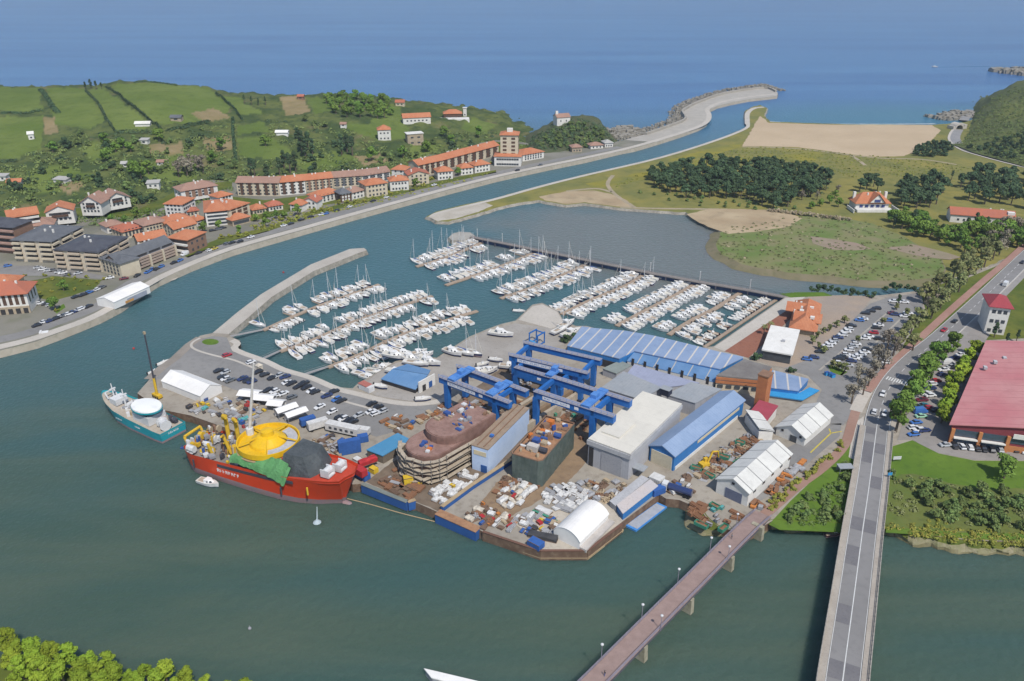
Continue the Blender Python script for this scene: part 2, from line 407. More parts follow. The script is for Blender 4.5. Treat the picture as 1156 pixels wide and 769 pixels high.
# ------------------------------------------------------------------ spit, training wall, dunes, beach, marsh
DUNE = [(482, 244.5), (491, 239), (520, 232), (556, 224.5), (608, 210), (660, 197), (700, 188.5), (746, 177), (790, 164), (810, 157), (838, 146), (845, 143), (840.5, 132), (842, 125), (850, 120.5), (858, 118.5), (866, 122),
        (863, 131), (869, 137.5), (960, 140.5), (1056, 141), (1090, 138), (1135, 120), (1400, 150), (1500, 330), (1240, 330), (1180, 300), (1150, 285), (1090, 312), (1066, 315), (1037, 314), (985, 300),
        (900, 275), (814, 262), (774, 240), (737, 237.5), (716, 235.5), (700, 234.5), (660, 229.5), (640, 231.5), (608, 226), (585, 229), (556, 236), (530, 244), (505, 250.5), (492, 250)]
land('dune_ground', px(DUNE, 1.6), (dune_m, rock_m), 2.2, -1, 1.5)
# pale walkway on the training wall
tw = smooth(px([(487, 244.5), (500, 239), (556, 225.8), (608, 211.3), (660, 198.2), (746, 178), (810, 158), (842, 145), (843.5, 138), (844, 128), (851, 122.5), (862, 121)], 1.6), 4)
sheet('training_wall_path', ribbon(tw, [3.5] * (len(tw) - 14) + [5] * 14, 1.75), ltpave_m)
sheet('spit_gravel', px([(483, 245), (492, 240.5), (520, 234), (548, 229), (556, 232), (540, 239), (515, 246.5), (494, 249.5)], 1.72), M('gravel', (.37, .33, .27), (.44, .40, .34), .1, (.27, .25, .2), .6, pos=True), jit=.8)
BEACH = [(858, 131), (868, 138.6), (960, 141.2), (1052, 141.2), (1062, 147), (1050, 160), (1036, 170), (1020, 176), (985, 177), (960, 174), (900, 166), (860, 165), (838, 165), (846, 152)]
mbx = MB()
land('beach', px(BEACH, 1.72), (sand_m, wsand_m), 6, -.4, 1.5)
# surf line
sheet('surf', ribbon(smooth(px([(868, 137.4), (920, 139.6), (990, 140.3), (1056, 139.8)], .05), 6), 2.4, .1), M('foam', (.55, .58, .58), (.35, .42, .45), .1, pos=True), jit=.8)
sheet('sand_flat', px([(608, 222), (640, 216), (670, 215), (690, 219), (708, 226), (716, 234), (700, 233.5), (660, 228.5), (640, 230.5), (615, 226)], 1.68), wsand_m, jit=1.0)
MARSH = [(814, 263), (830, 255), (870, 247), (930, 243), (985, 252), (1020, 268), (1060, 290), (1068, 303), (1062, 312), (1037, 315.5), (1000, 317.5), (962, 315.5), (925, 311), (890, 307), (860, 303), (835, 297), (815, 288), (808, 276)]
land('marsh', px(MARSH, 1.85), (marsh_m, M('marsh_edge', (.15, .135, .07), (.19, .16, .10), .06, (.09, .10, .04), .3, pos=True)), 7, -.3, 2.2)
sheet('sand_bank', px([(776, 242), (800, 236), (840, 236), (880, 238), (905, 246), (890, 256), (850, 262), (822, 264), (800, 256), (785, 249)], 1.9), wsand_m, jit=1.2)
mudp = M('dry_reed', (.27, .20, .155), (.22, .19, .12), .05, (.31, .24, .19), .2, pos=True, rough=1)
sheet('reed_patch', px([(915, 267), (935, 269), (965, 274), (985, 281), (965, 283), (940, 282), (918, 275)], 1.93), mudp, jit=1.5)
sheet('reed_patch', px([(1000, 280), (1030, 276), (1060, 283), (1085, 290), (1072, 293), (1045, 290), (1020, 285)], 1.93), mudp, jit=1.5)
yel = M('gorse_meadow', (.235, .205, .03), (.15, .155, .04), .05, pos=True, rough=1)
for pl in ([(662, 207), (700, 200), (745, 190), (800, 178), (860, 178), (850, 183), (790, 190), (740, 200), (700, 208), (670, 212)], [(855, 176), (920, 172), (945, 178), (900, 183)], [(748, 183), (800, 168), (840, 160), (836, 167), (790, 178)]):
    sheet('gorse_meadow', px(pl, 1.66), yel, jit=2.5)
path_m = M('sandy_path', (.36, .29, .20), (.30, .25, .17), .1, (.2, .18, .1), .5, pos=True)
for pl, w in (([(700, 234), (740, 235.5), (780, 236), (820, 236.5), (870, 238)], 3), ([(716, 234), (695, 220), (686, 208), (692, 198)], 3), ([(960, 175), (968, 180), (977, 187)], 3), ([(838, 166), (900, 168), (985, 178), (1040, 180), (1080, 186)], 2.5), ([(690, 217), (672, 213), (640, 216)], 3)):
    sheet('sand_path', ribbon(smooth(px(pl, 1.6), 4), w, 1.7), path_m, jit=.4)
# ------------------------------------------------------------------ port and east bank
MAIN_B = [(1560, 630), (1250, 618), (1156, 612), (1097, 610), (1037, 603), (994, 592), (952, 592), (920, 590), (892, 590), (872, 588), (858, 596), (848, 600), (828, 599), (812, 595), (799, 586), (789, 574), (767, 564.5)]
PORT = [(752, 563), (744, 558), (702, 589.5), (663, 622.5), (610, 622.5), (545, 600), (494, 578), (469, 567), (460, 568), (410, 546), (398, 547), (375, 531), (345, 517), (300, 500), (255, 483), (215, 469), (180, 462), (155, 444), (170, 427), (183, 413.5), (196, 403.5), (214, 387.5),
        (226, 379), (240, 376), (257, 377), (262, 381), (271, 384.5), (267, 394), (300, 406), (320, 415.5), (351, 424.5), (381, 437), (398, 438.5), (404, 433), (425, 421), (446, 408), (470, 402), (493, 404), (508, 394), (530, 380), (549, 372), (565, 366), (582, 362), (601, 344), (612, 342), (630, 351), (636, 362), (650, 368),
        (662, 368), (700, 378), (760, 396), (806, 391), (887, 335), (900, 331), (950, 334), (993, 333.5), (1040, 328), (1064, 318), (1090, 313), (1150, 288), (1260, 300), (1560, 420)]
sheet_pile = M('sheet_piling', (.12, .075, .052), (.17, .11, .075), .4, (.24, .18, .12), .8, pos=True)
port_pts = px(PORT + [(1600, 600)], G)
land('port_ground', port_pts + [Vector((p.x, p.y, G)) for p in px(MAIN_B, G)], (yard_m, sheet_pile), .25)
# sloping natural shore of the east bank: grass at the top, stones and weed at the water
SHORE = [(758, 566), (772, 577), (772, 592), (793, 605), (824, 607), (850, 608), (862, 604), (876, 598), (896, 603), (920, 602), (952, 603.5), (994, 604), (1037, 618), (1097, 628), (1156, 632), (1250, 640), (1560, 655)]
INNER = [(768, 562), (790, 572), (800, 584), (812, 593), (828, 597), (848, 598), (858, 594), (872, 586), (892, 588), (920, 588), (952, 590), (994, 590), (1037, 601), (1097, 608), (1156, 610), (1250, 616), (1560, 628)]
so_, si_ = smooth(px(SHORE, -.3), 8), smooth(px(INNER, G + .14), 8); mbx = MB(); rows = []
for t in range(9):
    row = []
    for a, b in zip(si_, so_):
        p = a.lerp(b, t / 8); w = noise.noise(p / 2.6) * .55 + noise.noise(p / 7) * .5; e = math.sin(PI * t / 8)
        row.append(Vector((p.x + w * 1.2 * (t > 3), p.y + w * 2.4 * (t > 3), p.z * 1.0 + w * e * .8 + .35 * e)))
    rows.append(row)
n = len(so_)
for t in range(8):
    for i in range(n - 1):
        k = noise.noise((rows[t][i] + Vector((3, 0, 0))) / 5) * 1.6; mbx.mi = 0 if t + k < 3.6 else (1 if t + k < 6.2 else 2)
        mbx.add([rows[t][i], rows[t][i + 1], rows[t + 1][i + 1], rows[t + 1][i]], [(3, 2, 1, 0)])
tag(mbx.build('river_bank', [bankgrass_m, M('stony_bank', (.25, .22, .14), (.17, .165, .08), .25, (.33, .29, .21), .8, pos=True, bump=.5), M('weedy_stones', (.13, .115, .055), (.18, .16, .09), .3, (.07, .065, .04), .9, pos=True, bump=.5)], None, True), kind='structure')

m = bpy.data.materials.new('haze'); m.use_nodes = True; nt = m.node_tree
for n_ in list(nt.nodes): nt.nodes.remove(n_)
vo = nt.nodes.new('ShaderNodeVolumePrincipled'); vo.inputs['Color'].default_value = (.80, .87, 1, 1); vo.inputs['Density'].default_value = .00010; vo.inputs['Anisotropy'].default_value = .3
nt.links.new(vo.outputs[0], nt.nodes.new('ShaderNodeOutputMaterial').inputs['Volume']); MATS['haze'] = m
tag(MB().bx(-41000, 41000, -1100, 61000, -5, 165).build('haze', m), kind='stuff')
sc.cycles.volume_bounces = 0
# ------------------------------------------------------------------ hills
scrub_m = None
def hill_mat():
    m, nt, b = nodes('hill_cover'); pos = coords(nt, True)
    at = nt.nodes.new('ShaderNodeAttribute'); at.attribute_name = 'cover'
    sp = nt.nodes.new('ShaderNodeSeparateColor'); nt.links.new(at.outputs['Color'], sp.inputs[0])
    base = mixc(nt, noisefac(nt, pos, .035, 5, .4, .62), (.056, .082, .028), (.115, .135, .042))
    base = mixc(nt, noisefac(nt, pos, .16, 6, .5, .72), base, (.040, .062, .026))
    base = mixc(nt, noisefac(nt, pos, .028, 4, .6, .75), base, (.185, .155, .075))
    field = mixc(nt, noisefac(nt, pos, .02, 4, .35, .65), (.098, .140, .030), (.140, .178, .045))
    field = mixc(nt, noisefac(nt, pos, .12, 5, .5, .85), field, (.078, .112, .027))
    earth = mixc(nt, noisefac(nt, pos, .08, 4), (.26, .20, .11), (.20, .165, .075))
    c = mixc(nt, sp.outputs[0], base, field); c = mixc(nt, sp.outputs[1], c, earth); c = mixc(nt, sp.outputs[2], c, (.034, .050, .022))
    nt.links.new(c, b.inputs['Base Color']); b.inputs['Roughness'].default_value = 1; b.inputs['Specular IOR Level'].default_value = .1
    n = nt.nodes.new('ShaderNodeTexNoise'); n.inputs['Scale'].default_value = .35; n.inputs['Detail'].default_value = 6; nt.links.new(pos, n.inputs[0])
    bp = nt.nodes.new('ShaderNodeBump'); bp.inputs['Distance'].default_value = 1.4; bp.inputs['Strength'].default_value = .6
    nt.links.new(n.outputs[0], bp.inputs['Height']); nt.links.new(bp.outputs[0], b.inputs['Normal'])
    return m
hillm = hill_mat()
FIELDS = [[(-60, 98), (45, 98), (48, 126), (-60, 128)], [(-60, 131), (47, 130), (50, 150), (44, 168), (22, 178), (-60, 182)], [(52, 99), (96, 100), (120, 138), (98, 146), (62, 140)],
          [(99, 102), (116, 99), (176, 142), (160, 147), (131, 150)], [(125, 98), (165, 93), (200, 96), (236, 100), (262, 122), (250, 132), (225, 138), (186, 145), (150, 119)],
          [(250, 108), (270, 112), (296, 128), (270, 130)], [(267, 140), (300, 138), (305, 150), (268, 152)], [(268, 156), (306, 154), (330, 172), (320, 180), (270, 178)], [(345, 110), (366, 111), (384, 124), (356, 130)],
          [(430, 116), (448, 118), (456, 130), (464, 158), (440, 160), (400, 150), (388, 142), (420, 140)], [(30, 196), (70, 186), (110, 198), (96, 214), (50, 220), (20, 214)], [(200, 170), (225, 180), (222, 200), (196, 205), (150, 205), (160, 190)], [(470, 160), (500, 166), (480, 178), (450, 182)],
          [(330, 180), (380, 168), (410, 175), (380, 190), (340, 192)], [(90, 165), (130, 160), (135, 175), (100, 180)], [(535, 134), (560, 140), (545, 152), (520, 146)]]
EARTHS = [[(228, 156), (262, 152), (263, 168), (235, 172)], [(316, 112), (342, 108), (350, 126), (322, 132)], [(168, 163), (205, 160), (210, 176), (172, 176)], [(212, 128), (240, 122), (262, 132), (230, 138)], [(60, 205), (84, 200), (100, 212), (75, 220)], [(400, 176), (430, 172), (440, 184), (410, 188)], [(48, 135), (62, 132), (66, 150), (52, 155)]]
def hill(name, RIDGE, BASE, mat, pxs, back=130, steps=70, zmin=-2, amp=1.0, hb=3.0, power=1.0):
    """terrain swept along the compass: for each bearing a foot distance, a ridge distance and a ridge height"""
    def bearing(x, y, h):
        w = W(x, y, h); return w.x / w.y
    rb, rD, rh = [], [], []
    for x, y, D in RIDGE:
        v = (384.5 - y) / FX; t = D / (CT + v * ST); hh = EYE + t * (-ST + v * CT)
        rb.append((x - 578) / FX / (CT + v * ST)); rD.append(D); rh.append(hh)
    bb = [bearing(x, y, hb) for x, y in BASE]; bD = [W(x, y, hb).y for x, y in BASE]
    cols = [pxs[0] + (pxs[1] - pxs[0]) * i / pxs[2] for i in range(pxs[2] + 1)]
    lo, hi = max(rb[0], bb[0]), max(rb[-1], bb[-1])
    bs = [lo + (rb[-1] - lo) * i / pxs[2] for i in range(pxs[2] + 1)]
    rows = []
    def height(b, D):
        d0, d1, h1 = interp(b, bb, bD), interp(b, rb, rD), interp(b, rb, rh)
        if D <= d1:
            t = (D - d0) / (d1 - d0)
            t = max(-.2, t); u = math.sin(min(1, max(0, t)) * PI / 2) ** 1.15
            return hb - .4 + (h1 - hb) * u if t > 0 else hb - .4
        t = (D - d1) / back
        return h1 - (h1 + 4) * sst(t) ** .9 if t < 1 else -4
    for b in bs:
        d0, d1 = interp(b, bb, bD), interp(b, rb, rD); row = []
        for k in range(steps + 1):
            t = k / steps
            D = d0 + (d1 - d0) * (t / .78) if t < .78 else d1 + back * (t - .78) / .22
            z = height(b, D); p = Vector((b * D, D, z))
            e = max(0, min(1, k / 6)) * (0 if t > .95 else 1)
            q = noise.noise(Vector((p.x, p.y, 0)) / 38) * 3.2 + noise.noise(Vector((p.x, p.y, 9)) / 13) * 1.5
            if t > .8: q = abs(noise.noise(Vector((p.x, p.y, z * 2)) / 18)) * 5
            # scrub reads as lumpy growth, fields stay smooth
            row.append((p, q * e * amp))
        rows.append(row)
    vs, cov = [], []
    for row in rows:
        for p, q in row:
            X, Y = P(p); jx, jy = noise.noise(p / 15) * 2.5, noise.noise(p / 11 + Vector((5, 5, 5))) * 1.2
            f = 1.0 if any(inpoly(X + jx * 1.6, Y + jy * 1.8, F) for F in FIELDS) else 0.0
            e = 1.0 if any(inpoly(X + jx, Y + jy, F) for F in EARTHS) else 0.0
            r = noise.noise(Vector((p.x, p.y, p.z)) / 7)
            rough = 0 if f or e else max(0, r) * 2.6 * amp * (1 if q else 0)
            vs.append((p.x, p.y, p.z + q * (.4 if f else 1) + rough)); cov.append((f, e, 0, 1))
    mbx = MB(); mbx.v = vs; n = steps + 1
    mbx.f = [(i * n + j, (i + 1) * n + j, (i + 1) * n + j + 1, i * n + j + 1) for i in range(len(rows) - 1) for j in range(steps)]; mbx.m = [0] * len(mbx.f)
    me = mbx.mesh(name, mat); at = me.color_attributes.new('cover', 'FLOAT_COLOR', 'POINT')
    at.data.foreach_set('color', [x for c in cov for x in c])
    me.polygons.foreach_set('use_smooth', [True] * len(me.polygons))
    o = link(name, me); tag(o, kind='structure')
    return o
from mathutils.bvhtree import BVHTree
RIDGE = [(-80, 97, 860), (0, 98, 860), (60, 98, 850), (100, 98, 850), (130, 94.5, 850), (165, 92.5, 850), (200, 96.5, 850), (235, 100.5, 850), (262, 107, 840), (300, 109, 830), (340, 109, 830), (370, 109, 840), (400, 108, 850), (430, 112, 860), (460, 117.5, 860), (500, 124, 850),
         (520, 128, 845), (545, 132, 835), (560, 136, 820), (578, 146, 790), (592, 152, 770), (602, 158, 750)]
BASE = [(-80, 252), (0, 246), (60, 238), (110, 237), (150, 240), (180, 228), (200, 216), (240, 207), (270, 204), (320, 205), (380, 198), (440, 190), (475, 184), (520, 174), (560, 166), (590, 166), (606, 166)]
HILL = hill('headland', RIDGE, BASE, hillm, (0, 0, 330))
KNOLL_R = [(588, 163, 745), (596, 155, 745), (606, 147, 750), (616, 142.5, 755), (628, 138, 760), (640, 134.5, 765), (655, 132.5, 770), (668, 134, 770), (678, 139, 765), (686, 148, 755), (692, 157, 740), (697, 163, 728)]
KNOLL_B = [(588, 170), (606, 174), (640, 171), (668, 167), (680, 166), (697, 165)]
KNOLL = hill('wooded_knoll', KNOLL_R, KNOLL_B, M('knoll_scrub', (.060, .078, .034), (.085, .092, .044), .05, (.10, .095, .055), .25, pos=True, rough=1, bump=1.2, bs=.4), (0, 0, 60), back=45, steps=40)
RH_R = [(1062, 152, 850), (1078, 149, 860), (1088, 141, 870), (1096, 131, 880), (1106, 121, 890), (1118, 112, 900), (1134, 102, 910), (1156, 93, 920), (1200, 80, 930), (1300, 50, 950), (1420, 20, 980)]
RH_B = [(1062, 158), (1085, 166), (1100, 172), (1130, 180), (1156, 187), (1200, 196), (1300, 215), (1420, 238)]
RHILL = hill('east_headland', RH_R, RH_B, M('heath', (.075, .095, .030), (.120, .135, .036), .016, (.045, .058, .024), .12, pos=True, rough=1, bump=1.4, bs=.3), (0, 0, 130), back=160, steps=50)
rocks('point_rocks', [W(1055, 134, 0), W(1075, 132, 0), W(1092, 128, 0)], 30, 1.6, 160, 'dark rocky point beyond the east end of the beach', (1.5, 4), 5)
rocks('reef', [W(1134, 83.5, 0), W(1150, 81.5, 0), W(1200, 81, 0)], 55, 3.2, 170, 'reddish reef breaking the sea at the right edge', (3, 8), 6)
deps = bpy.context.evaluated_depsgraph_get()
def bvh(o):
    return BVHTree.FromPolygons([v.co.copy() for v in o.data.vertices], [tuple(p.vertices) for p in o.data.polygons])
TREES_BVH = [bvh(o) for o in (HILL, KNOLL, RHILL)]
def on_hill(x, y):
    """first hill point the survey photo shows at x,y (None when it is not on a hill)"""
    u = (x - 578) / FX; v = (384.5 - y) / FX; d = Vector((u, CT + v * ST, -ST + v * CT)).normalized(); best = None
    for b in TREES_BVH:
        h = b.ray_cast(Vector((0, 0, EYE)), d)
        if h[0] is not None and (best is None or h[3] < best[1]): best = (h[0], h[3])
    return best[0] if best else None
def ground_z(x, y):
    z = G
    for b in TREES_BVH:
        h = b.ray_cast(Vector((x, y, 300)), Vector((0, 0, -1)))
        if h[0] is not None: z = max(z, h[0].z)
    return z
# ------------------------------------------------------------------ paving of the port
L1, L2, L3, L4 = G + .03, G + .06, G + .09, G + .12
sheet('car_park', px([(168, 431), (183, 417), (198, 405), (214, 391), (226, 383), (240, 379.5), (256, 381), (263, 397), (300, 409), (351, 428), (385, 441), (430, 452), (470, 458), (505, 456), (504, 462), (475, 474), (447, 487), (425, 493), (380, 479), (330, 463), (290, 449), (257, 437), (212, 420)], L1), asphalt)
sheet('quay_edge', ribbon(px([(168, 428), (183, 415), (197, 405), (214, 389), (226, 381)], L2), 4.2), M('worn_paving', (.27, .235, .20), (.22, .195, .165), .15, pos=True))
sheet('kerb', ribbon(smooth(px([(226, 381.5), (218, 386), (216, 391), (224, 396), (243, 401.5), (264, 406.5), (287, 415.5), (334, 433.5), (363, 442.5), (389, 453), (414, 460), (428, 466)], L3), 3), 1.1), ltpave_m)
sheet('basin_walk', ribbon(smooth(px([(262, 384), (268, 388), (266, 395), (300, 407.8), (320, 417.3), (351, 426.3), (381, 439), (405, 445), (435, 452.5), (465, 456), (490, 454), (506, 450)], L3), 3), 3.0), ltpave_m)
sheet('roundabout_grass', px([(228 + 9.5 + 9.5 * math.cos(t), 386 + 3.4 * math.sin(t)) for t in [k * PI / 8 for k in range(16)]], L2), grass_m)
sheet('boatyard_apron', px([(406, 437), (428, 420), (447, 410), (470, 404), (493, 405.5), (508, 396), (530, 382), (549, 374), (582, 365), (623, 371), (652, 371), (642, 388), (580, 400), (560, 420), (508, 428), (506, 449), (465, 453), (425, 447)], L1), M('apron', (.33, .305, .275), (.28, .255, .225), .1, (.22, .2, .18), .8, pos=True))
sheet('fuel_jetty', px([(585, 361), (601, 346), (612, 343.5), (629, 352), (635, 362), (640, 367), (622, 371)], L2), ltpave_m)
sheet('marina_promenade', px([(806, 392), (887, 336.3), (909, 335), (903, 340.5), (818, 396.5)], L2), ltpave_m)
sheet('red_paving', px([(818, 396.5), (903.5, 340.5), (912, 341.5), (845, 404)], L3), redpave_m)
sheet('restaurant_terrace', px([(845, 404), (905, 345), (912, 335), (955, 333), (985, 336), (955, 370), (915, 405), (895, 416), (868, 412)], L1), M('terrace', (.33, .26, .20), (.29, .24, .2), .12, pos=True))
sheet('restaurant_car_park', px([(885, 416), (915, 405), (950, 372), (982, 343), (1002, 336), (1036, 331), (1042, 345), (1010, 400), (985, 432), (972, 455), (952, 480), (925, 478), (922, 452), (928, 440), (912, 424)], L2), asphalt)
for a, b in (((925, 418), (1003, 352)), ((949, 424), (1017, 360))):
    sheet('kerb', ribbon(px([a, b], L3), .8), concrete)
sheet('east_grass', px([(1000, 601), (1004, 505), (1030, 497), (1060, 512), (1100, 520), (1200, 521), (1200, 470), (1500, 470), (1560, 610), (1156, 612)], L1), grass_m)
sheet('scrub_ground', px([(998, 541), (1032, 534), (1075, 546), (1118, 552), (1200, 552), (1200, 606), (1156, 603), (1097, 601), (1037, 597), (998, 594)], L2), M('scrub_ground', (.095, .135, .028), (.130, .145, .036), .09, (.07, .09, .026), .4, pos=True, rough=1), jit=1.2)
sheet('road_verge', px([(953, 601), (965, 520), (972, 492), (962, 490), (930, 530), (892, 566), (868, 592), (880, 598)], L1), grass_m)
sheet('field', px([(1040, 333), (1064, 320), (1092, 314), (1150, 290), (1260, 302), (1560, 420), (1560, 470), (1200, 470), (1200, 380), (1112, 384), (1085, 372), (1055, 400), (1012, 470), (1003, 470), (1030, 410), (1066, 372), (985, 440), (1010, 405), (1045, 350)], L1), bankgrass_m)
sheet('hall_car_park', px([(1013, 497), (1030, 445), (1060, 398), (1088, 376), (1108, 356), (1128, 362), (1113, 384), (1076, 480), (1074, 503), (1200, 508), (1200, 520), (1100, 519), (1058, 511), (1036, 500), (1030, 496)], L3), M('lot', (.235, .215, .195), (.275, .25, .23), .06, (.17, .16, .15), .4, pos=True))
sheet('lawn_verge', px([(880, 331.5), (900, 330), (930, 330), (940, 334), (912, 335), (893, 336)], L2), grass_m)
sheet('back_lane', px([(880, 510), (905, 497), (928, 479), (950, 478), (948, 492), (925, 512), (893, 540), (872, 558), (846, 572), (842, 566), (868, 543)], L2), asphalt)
for a, b in (((915, 511), (938, 489)), ((938, 489), (950, 487)), ((938, 489), (936, 484))):
    sheet('yellow_line', ribbon(px([a, b], L3), .45), yellow_mark)
# main road: bridge deck over the river, then the road north
RC = smooth([W(943, 850, 5.2), W(951.3, 769, 5.2), (W(962.5, 685, 5.2)), W(973.7, 600, 5.1), W(981, 550, 4.6), W(987.5, 500, 3.8), W(992, 470, G + .1), W(1000.5, 445, G + .1), W(1014, 424, G + .1), W(1036, 402, G + .1), W(1063, 380, G + .1), W(1111, 336, G + .1), W(1158, 291, G + .1), W(1215, 238, G + .1), W(1270, 190, G + .1)], 4)
bridge_pts = [p for p in RC if p.z > G + .25]; road_pts = [p for p in RC if p.z <= G + .3]
def side(pts, off, dz=0):
    r = []
    for i, p in enumerate(pts):
        a, b = pts[max(0, i - 1)], pts[min(len(pts) - 1, i + 1)]
        d = Vector((b.x - a.x, b.y - a.y, 0)).normalized(); r.append(p + Vector((-d.y, d.x, 0)) * off + Vector((0, 0, dz)))
    return r
def strip(mb, pts, o0, o1, z0, z1):
    """solid band between two offsets of a line, bottom z0 and top z1 relative to it"""
    A, B, C_, D_ = side(pts, o0, z1), side(pts, o1, z1), side(pts, o1, z0), side(pts, o0, z0)
    rows = [[a, b, c, d, a] for a, b, c, d in zip(A, B, C_, D_)]
    mb.grid(rows); n = len(pts)
    mb.add([A[0], B[0], C_[0], D_[0], A[-1], B[-1], C_[-1], D_[-1]], [(0, 3, 2, 1), (4, 5, 6, 7)]); return mb
def dashes(mb, pts, off, on, gap, w, z):
    acc = 0; q = side(pts, off, z)
    for i in range(len(q) - 1):
        L = (q[i + 1] - q[i]).length; d = (q[i + 1] - q[i]) / L; s = 0
        while s < L:
            ph = (acc + s) % (on + gap)
            if ph < on:
                e = min(L, s + on - ph); nrm = Vector((-d.y, d.x, 0)) * w / 2; a, b = q[i] + d * s, q[i] + d * e
                mb.add([a - nrm, b - nrm, b + nrm, a + nrm], [(0, 1, 2, 3)]); s = e + 1e-3
            else: s += on + gap - ph + 1e-3
        acc += L
    return mb
brt = thing('road_bridge', 'long concrete road bridge with patched asphalt and a pale centre line', 'bridge')
strip(MB(), bridge_pts, -5.6, 5.6, -1.3, -.12).build('deck', concrete, brt)
mbx = strip(MB(), bridge_pts, -3.75, 3.75, -.12, 0)
pts = bridge_pts; mbx.mi = 1; rg = random.Random(3)
dk = side(pts, 0)
for i in range(0, len(pts) - 1):
    for sgn in (-1, 1):
        if rg.random() < .42:
            a, b = side(pts, sgn * .25, .02), side(pts, sgn * 3.55, .02)
            mbx.add([a[i], a[i + 1], b[i + 1], b[i]], [(0, 1, 2, 3) if sgn < 0 else (3, 2, 1, 0)])
mbx.build('roadway', [road_m, M('asphalt_patch', (.14, .134, .14), (.165, .158, .16), .2, pos=True)], brt)
dashes(MB(), pts, 0, 60, 0, .22, .035).build('centre_line', white_mark, brt)
for s_ in (-3.55, 3.55): dashes(MB(), pts, s_, 60, 0, .14, .035).build('edge_line', white_mark, brt)
sidew = M('bridge_walk', (.33, .29, .245), (.38, .34, .29), .3, pos=True)
for s_ in (-1, 1):
    strip(MB(), pts, s_ * 3.75, s_ * 5.35, -.12, .16).build('walkway', sidew, brt)
    par = strip(MB(), pts, s_ * 5.35, s_ * 5.6, -.12, .45)
    q = side(pts, s_ * 5.47, 0)
    for i in range(len(q) - 1): par.beam(q[i] + Vector((0, 0, 1.05)), q[i + 1] + Vector((0, 0, 1.05)), .12, .12)
    for i in range(len(q) - 1):
        for k in range(4):
            c = q[i].lerp(q[i + 1], k / 4); par.box((c.x, c.y, c.z + .7), (.12, .12, .7))
    par.build('parapet', M('parapet', (.36, .33, .29), (.30, .27, .23), .4, pos=True), brt)
for yb in (850, 735, 640):
    w = min(pts, key=lambda p: abs(P(p)[1] - yb)); MB().box((w.x, w.y, w.z / 2 - 1.2), (8, 1.6, w.z), .1).build('pier', concrete, brt)
road_pts = [bridge_pts[-1] * 1.0] + road_pts
for p in road_pts: p.z = max(p.z, G + .12)
rp = ribbon(road_pts, 8.6)
o = strip(MB(), road_pts, -4.3, 4.3, -.25, 0).build('main_road', road_m); tag(o, kind='structure')
for off in (-4.1, 4.1): tag(dashes(MB(), road_pts, off, 60, 0, .18, .02).build('edge_line', white_mark), kind='structure')
tag(dashes(MB(), road_pts, 0, 3.5, 3, .18, .02).build('centre_line', white_mark), kind='structure')
tag(strip(MB(), road_pts[9:], -7.4, -4.6, -.25, .02).build('cycle_lane', M('cycle_lane', (.25, .235, .22), (.29, .27, .25), .2, pos=True)), kind='structure')
tag(strip(MB(), road_pts[10:], -4.6, -4.3, -.2, .10).build('kerb', ltpave_m), kind='structure')
tag(strip(MB(), road_pts[:8], -6.4, -4.3, -.2, .12).build('pavement', sidew), kind='structure')
# zebra crossing
zc = W(1013, 430, G + .17); zd = (W(1036, 402, G) - W(1000.5, 445, G)).normalized(); zn = Vector((-zd.y, zd.x, 0))
mbx = MB()
for k in range(-4, 5):
    c = zc + zn * k * .95
    for e in (0,): mbx.add([c - zn * .25 - zd * 1.6, c + zn * .25 - zd * 1.6, c + zn * .25 + zd * 1.6, c - zn * .25 + zd * 1.6], [(3, 2, 1, 0)])
tag(mbx.build('zebra_crossing', white_mark, None, False, True), kind='structure')
# foot and cycle path
fp = smooth(px([(1200, 236), (1142, 290), (1111, 316.5), (1073, 350), (1040.5, 380), (1010, 408), (989, 430), (978, 442)], L3), 4)
sheet('foot_path', ribbon(fp, 3.4), M('red_path', (.30, .17, .135), (.34, .20, .16), .1, pos=True))
sheet('foot_path', ribbon(px([(978, 441.5), (973, 450), (968.5, 459), (966, 464)], L3), 4.4), ltpave_m)
fp2 = smooth(px([(966, 464), (961, 480), (953, 503), (930, 527), (900, 549), (878, 568), (858, 585), (849, 592)], L4), 4)
sheet('foot_path', ribbon(fp2, 3.2), pinkpave_m)
sheet('road_apron', px([(964, 478), (975, 470), (976, 500), (966, 520), (958, 516)], L2), ltpave_m)
# footbridge
FB = [W(640, 800, 5.6), W(671.7, 769, 5.6), W(722, 718, 5.6), W(785, 655, 5.6), W(824, 615.5, 5.4), W(849, 591, 4.4), W(862, 580, G + .4)]
fb = thing('footbridge', 'long pinkish timber decked footbridge on concrete piers', 'bridge')
strip(MB(), FB, -2.5, 2.5, -.15, 0).build('deck', M('timber_deck', (.255, .18, .158), (.30, .215, .19), .5, (.19, .135, .12), 2, pos=True), fb)
rail_m = M('bridge_rail', (.24, .215, .26), (.28, .25, .3), .5, pos=True)
steel_m = M('girder_steel', (.085, .08, .10), (.12, .11, .13), .4, pos=True)
for s_ in (-1, 1):
    strip(MB(), FB, s_ * 2.45, s_ * 2.2, -1.1, -.15).build('girder', steel_m, fb)
    r = MB(); q = side(FB, s_ * 2.42, 0)
    for i in range(len(q) - 1):
        for hh in (.4, .75, 1.1): r.beam(q[i] + Vector((0, 0, hh)), q[i + 1] + Vector((0, 0, hh)), .09, .09)
        n = max(2, int((q[i + 1] - q[i]).length / 2))
        for k in range(n):
            c = q[i].lerp(q[i + 1], k / n); r.box((c.x, c.y, c.z + .55), (.1, .1, 1.15))
    r.build('railing', rail_m, fb)
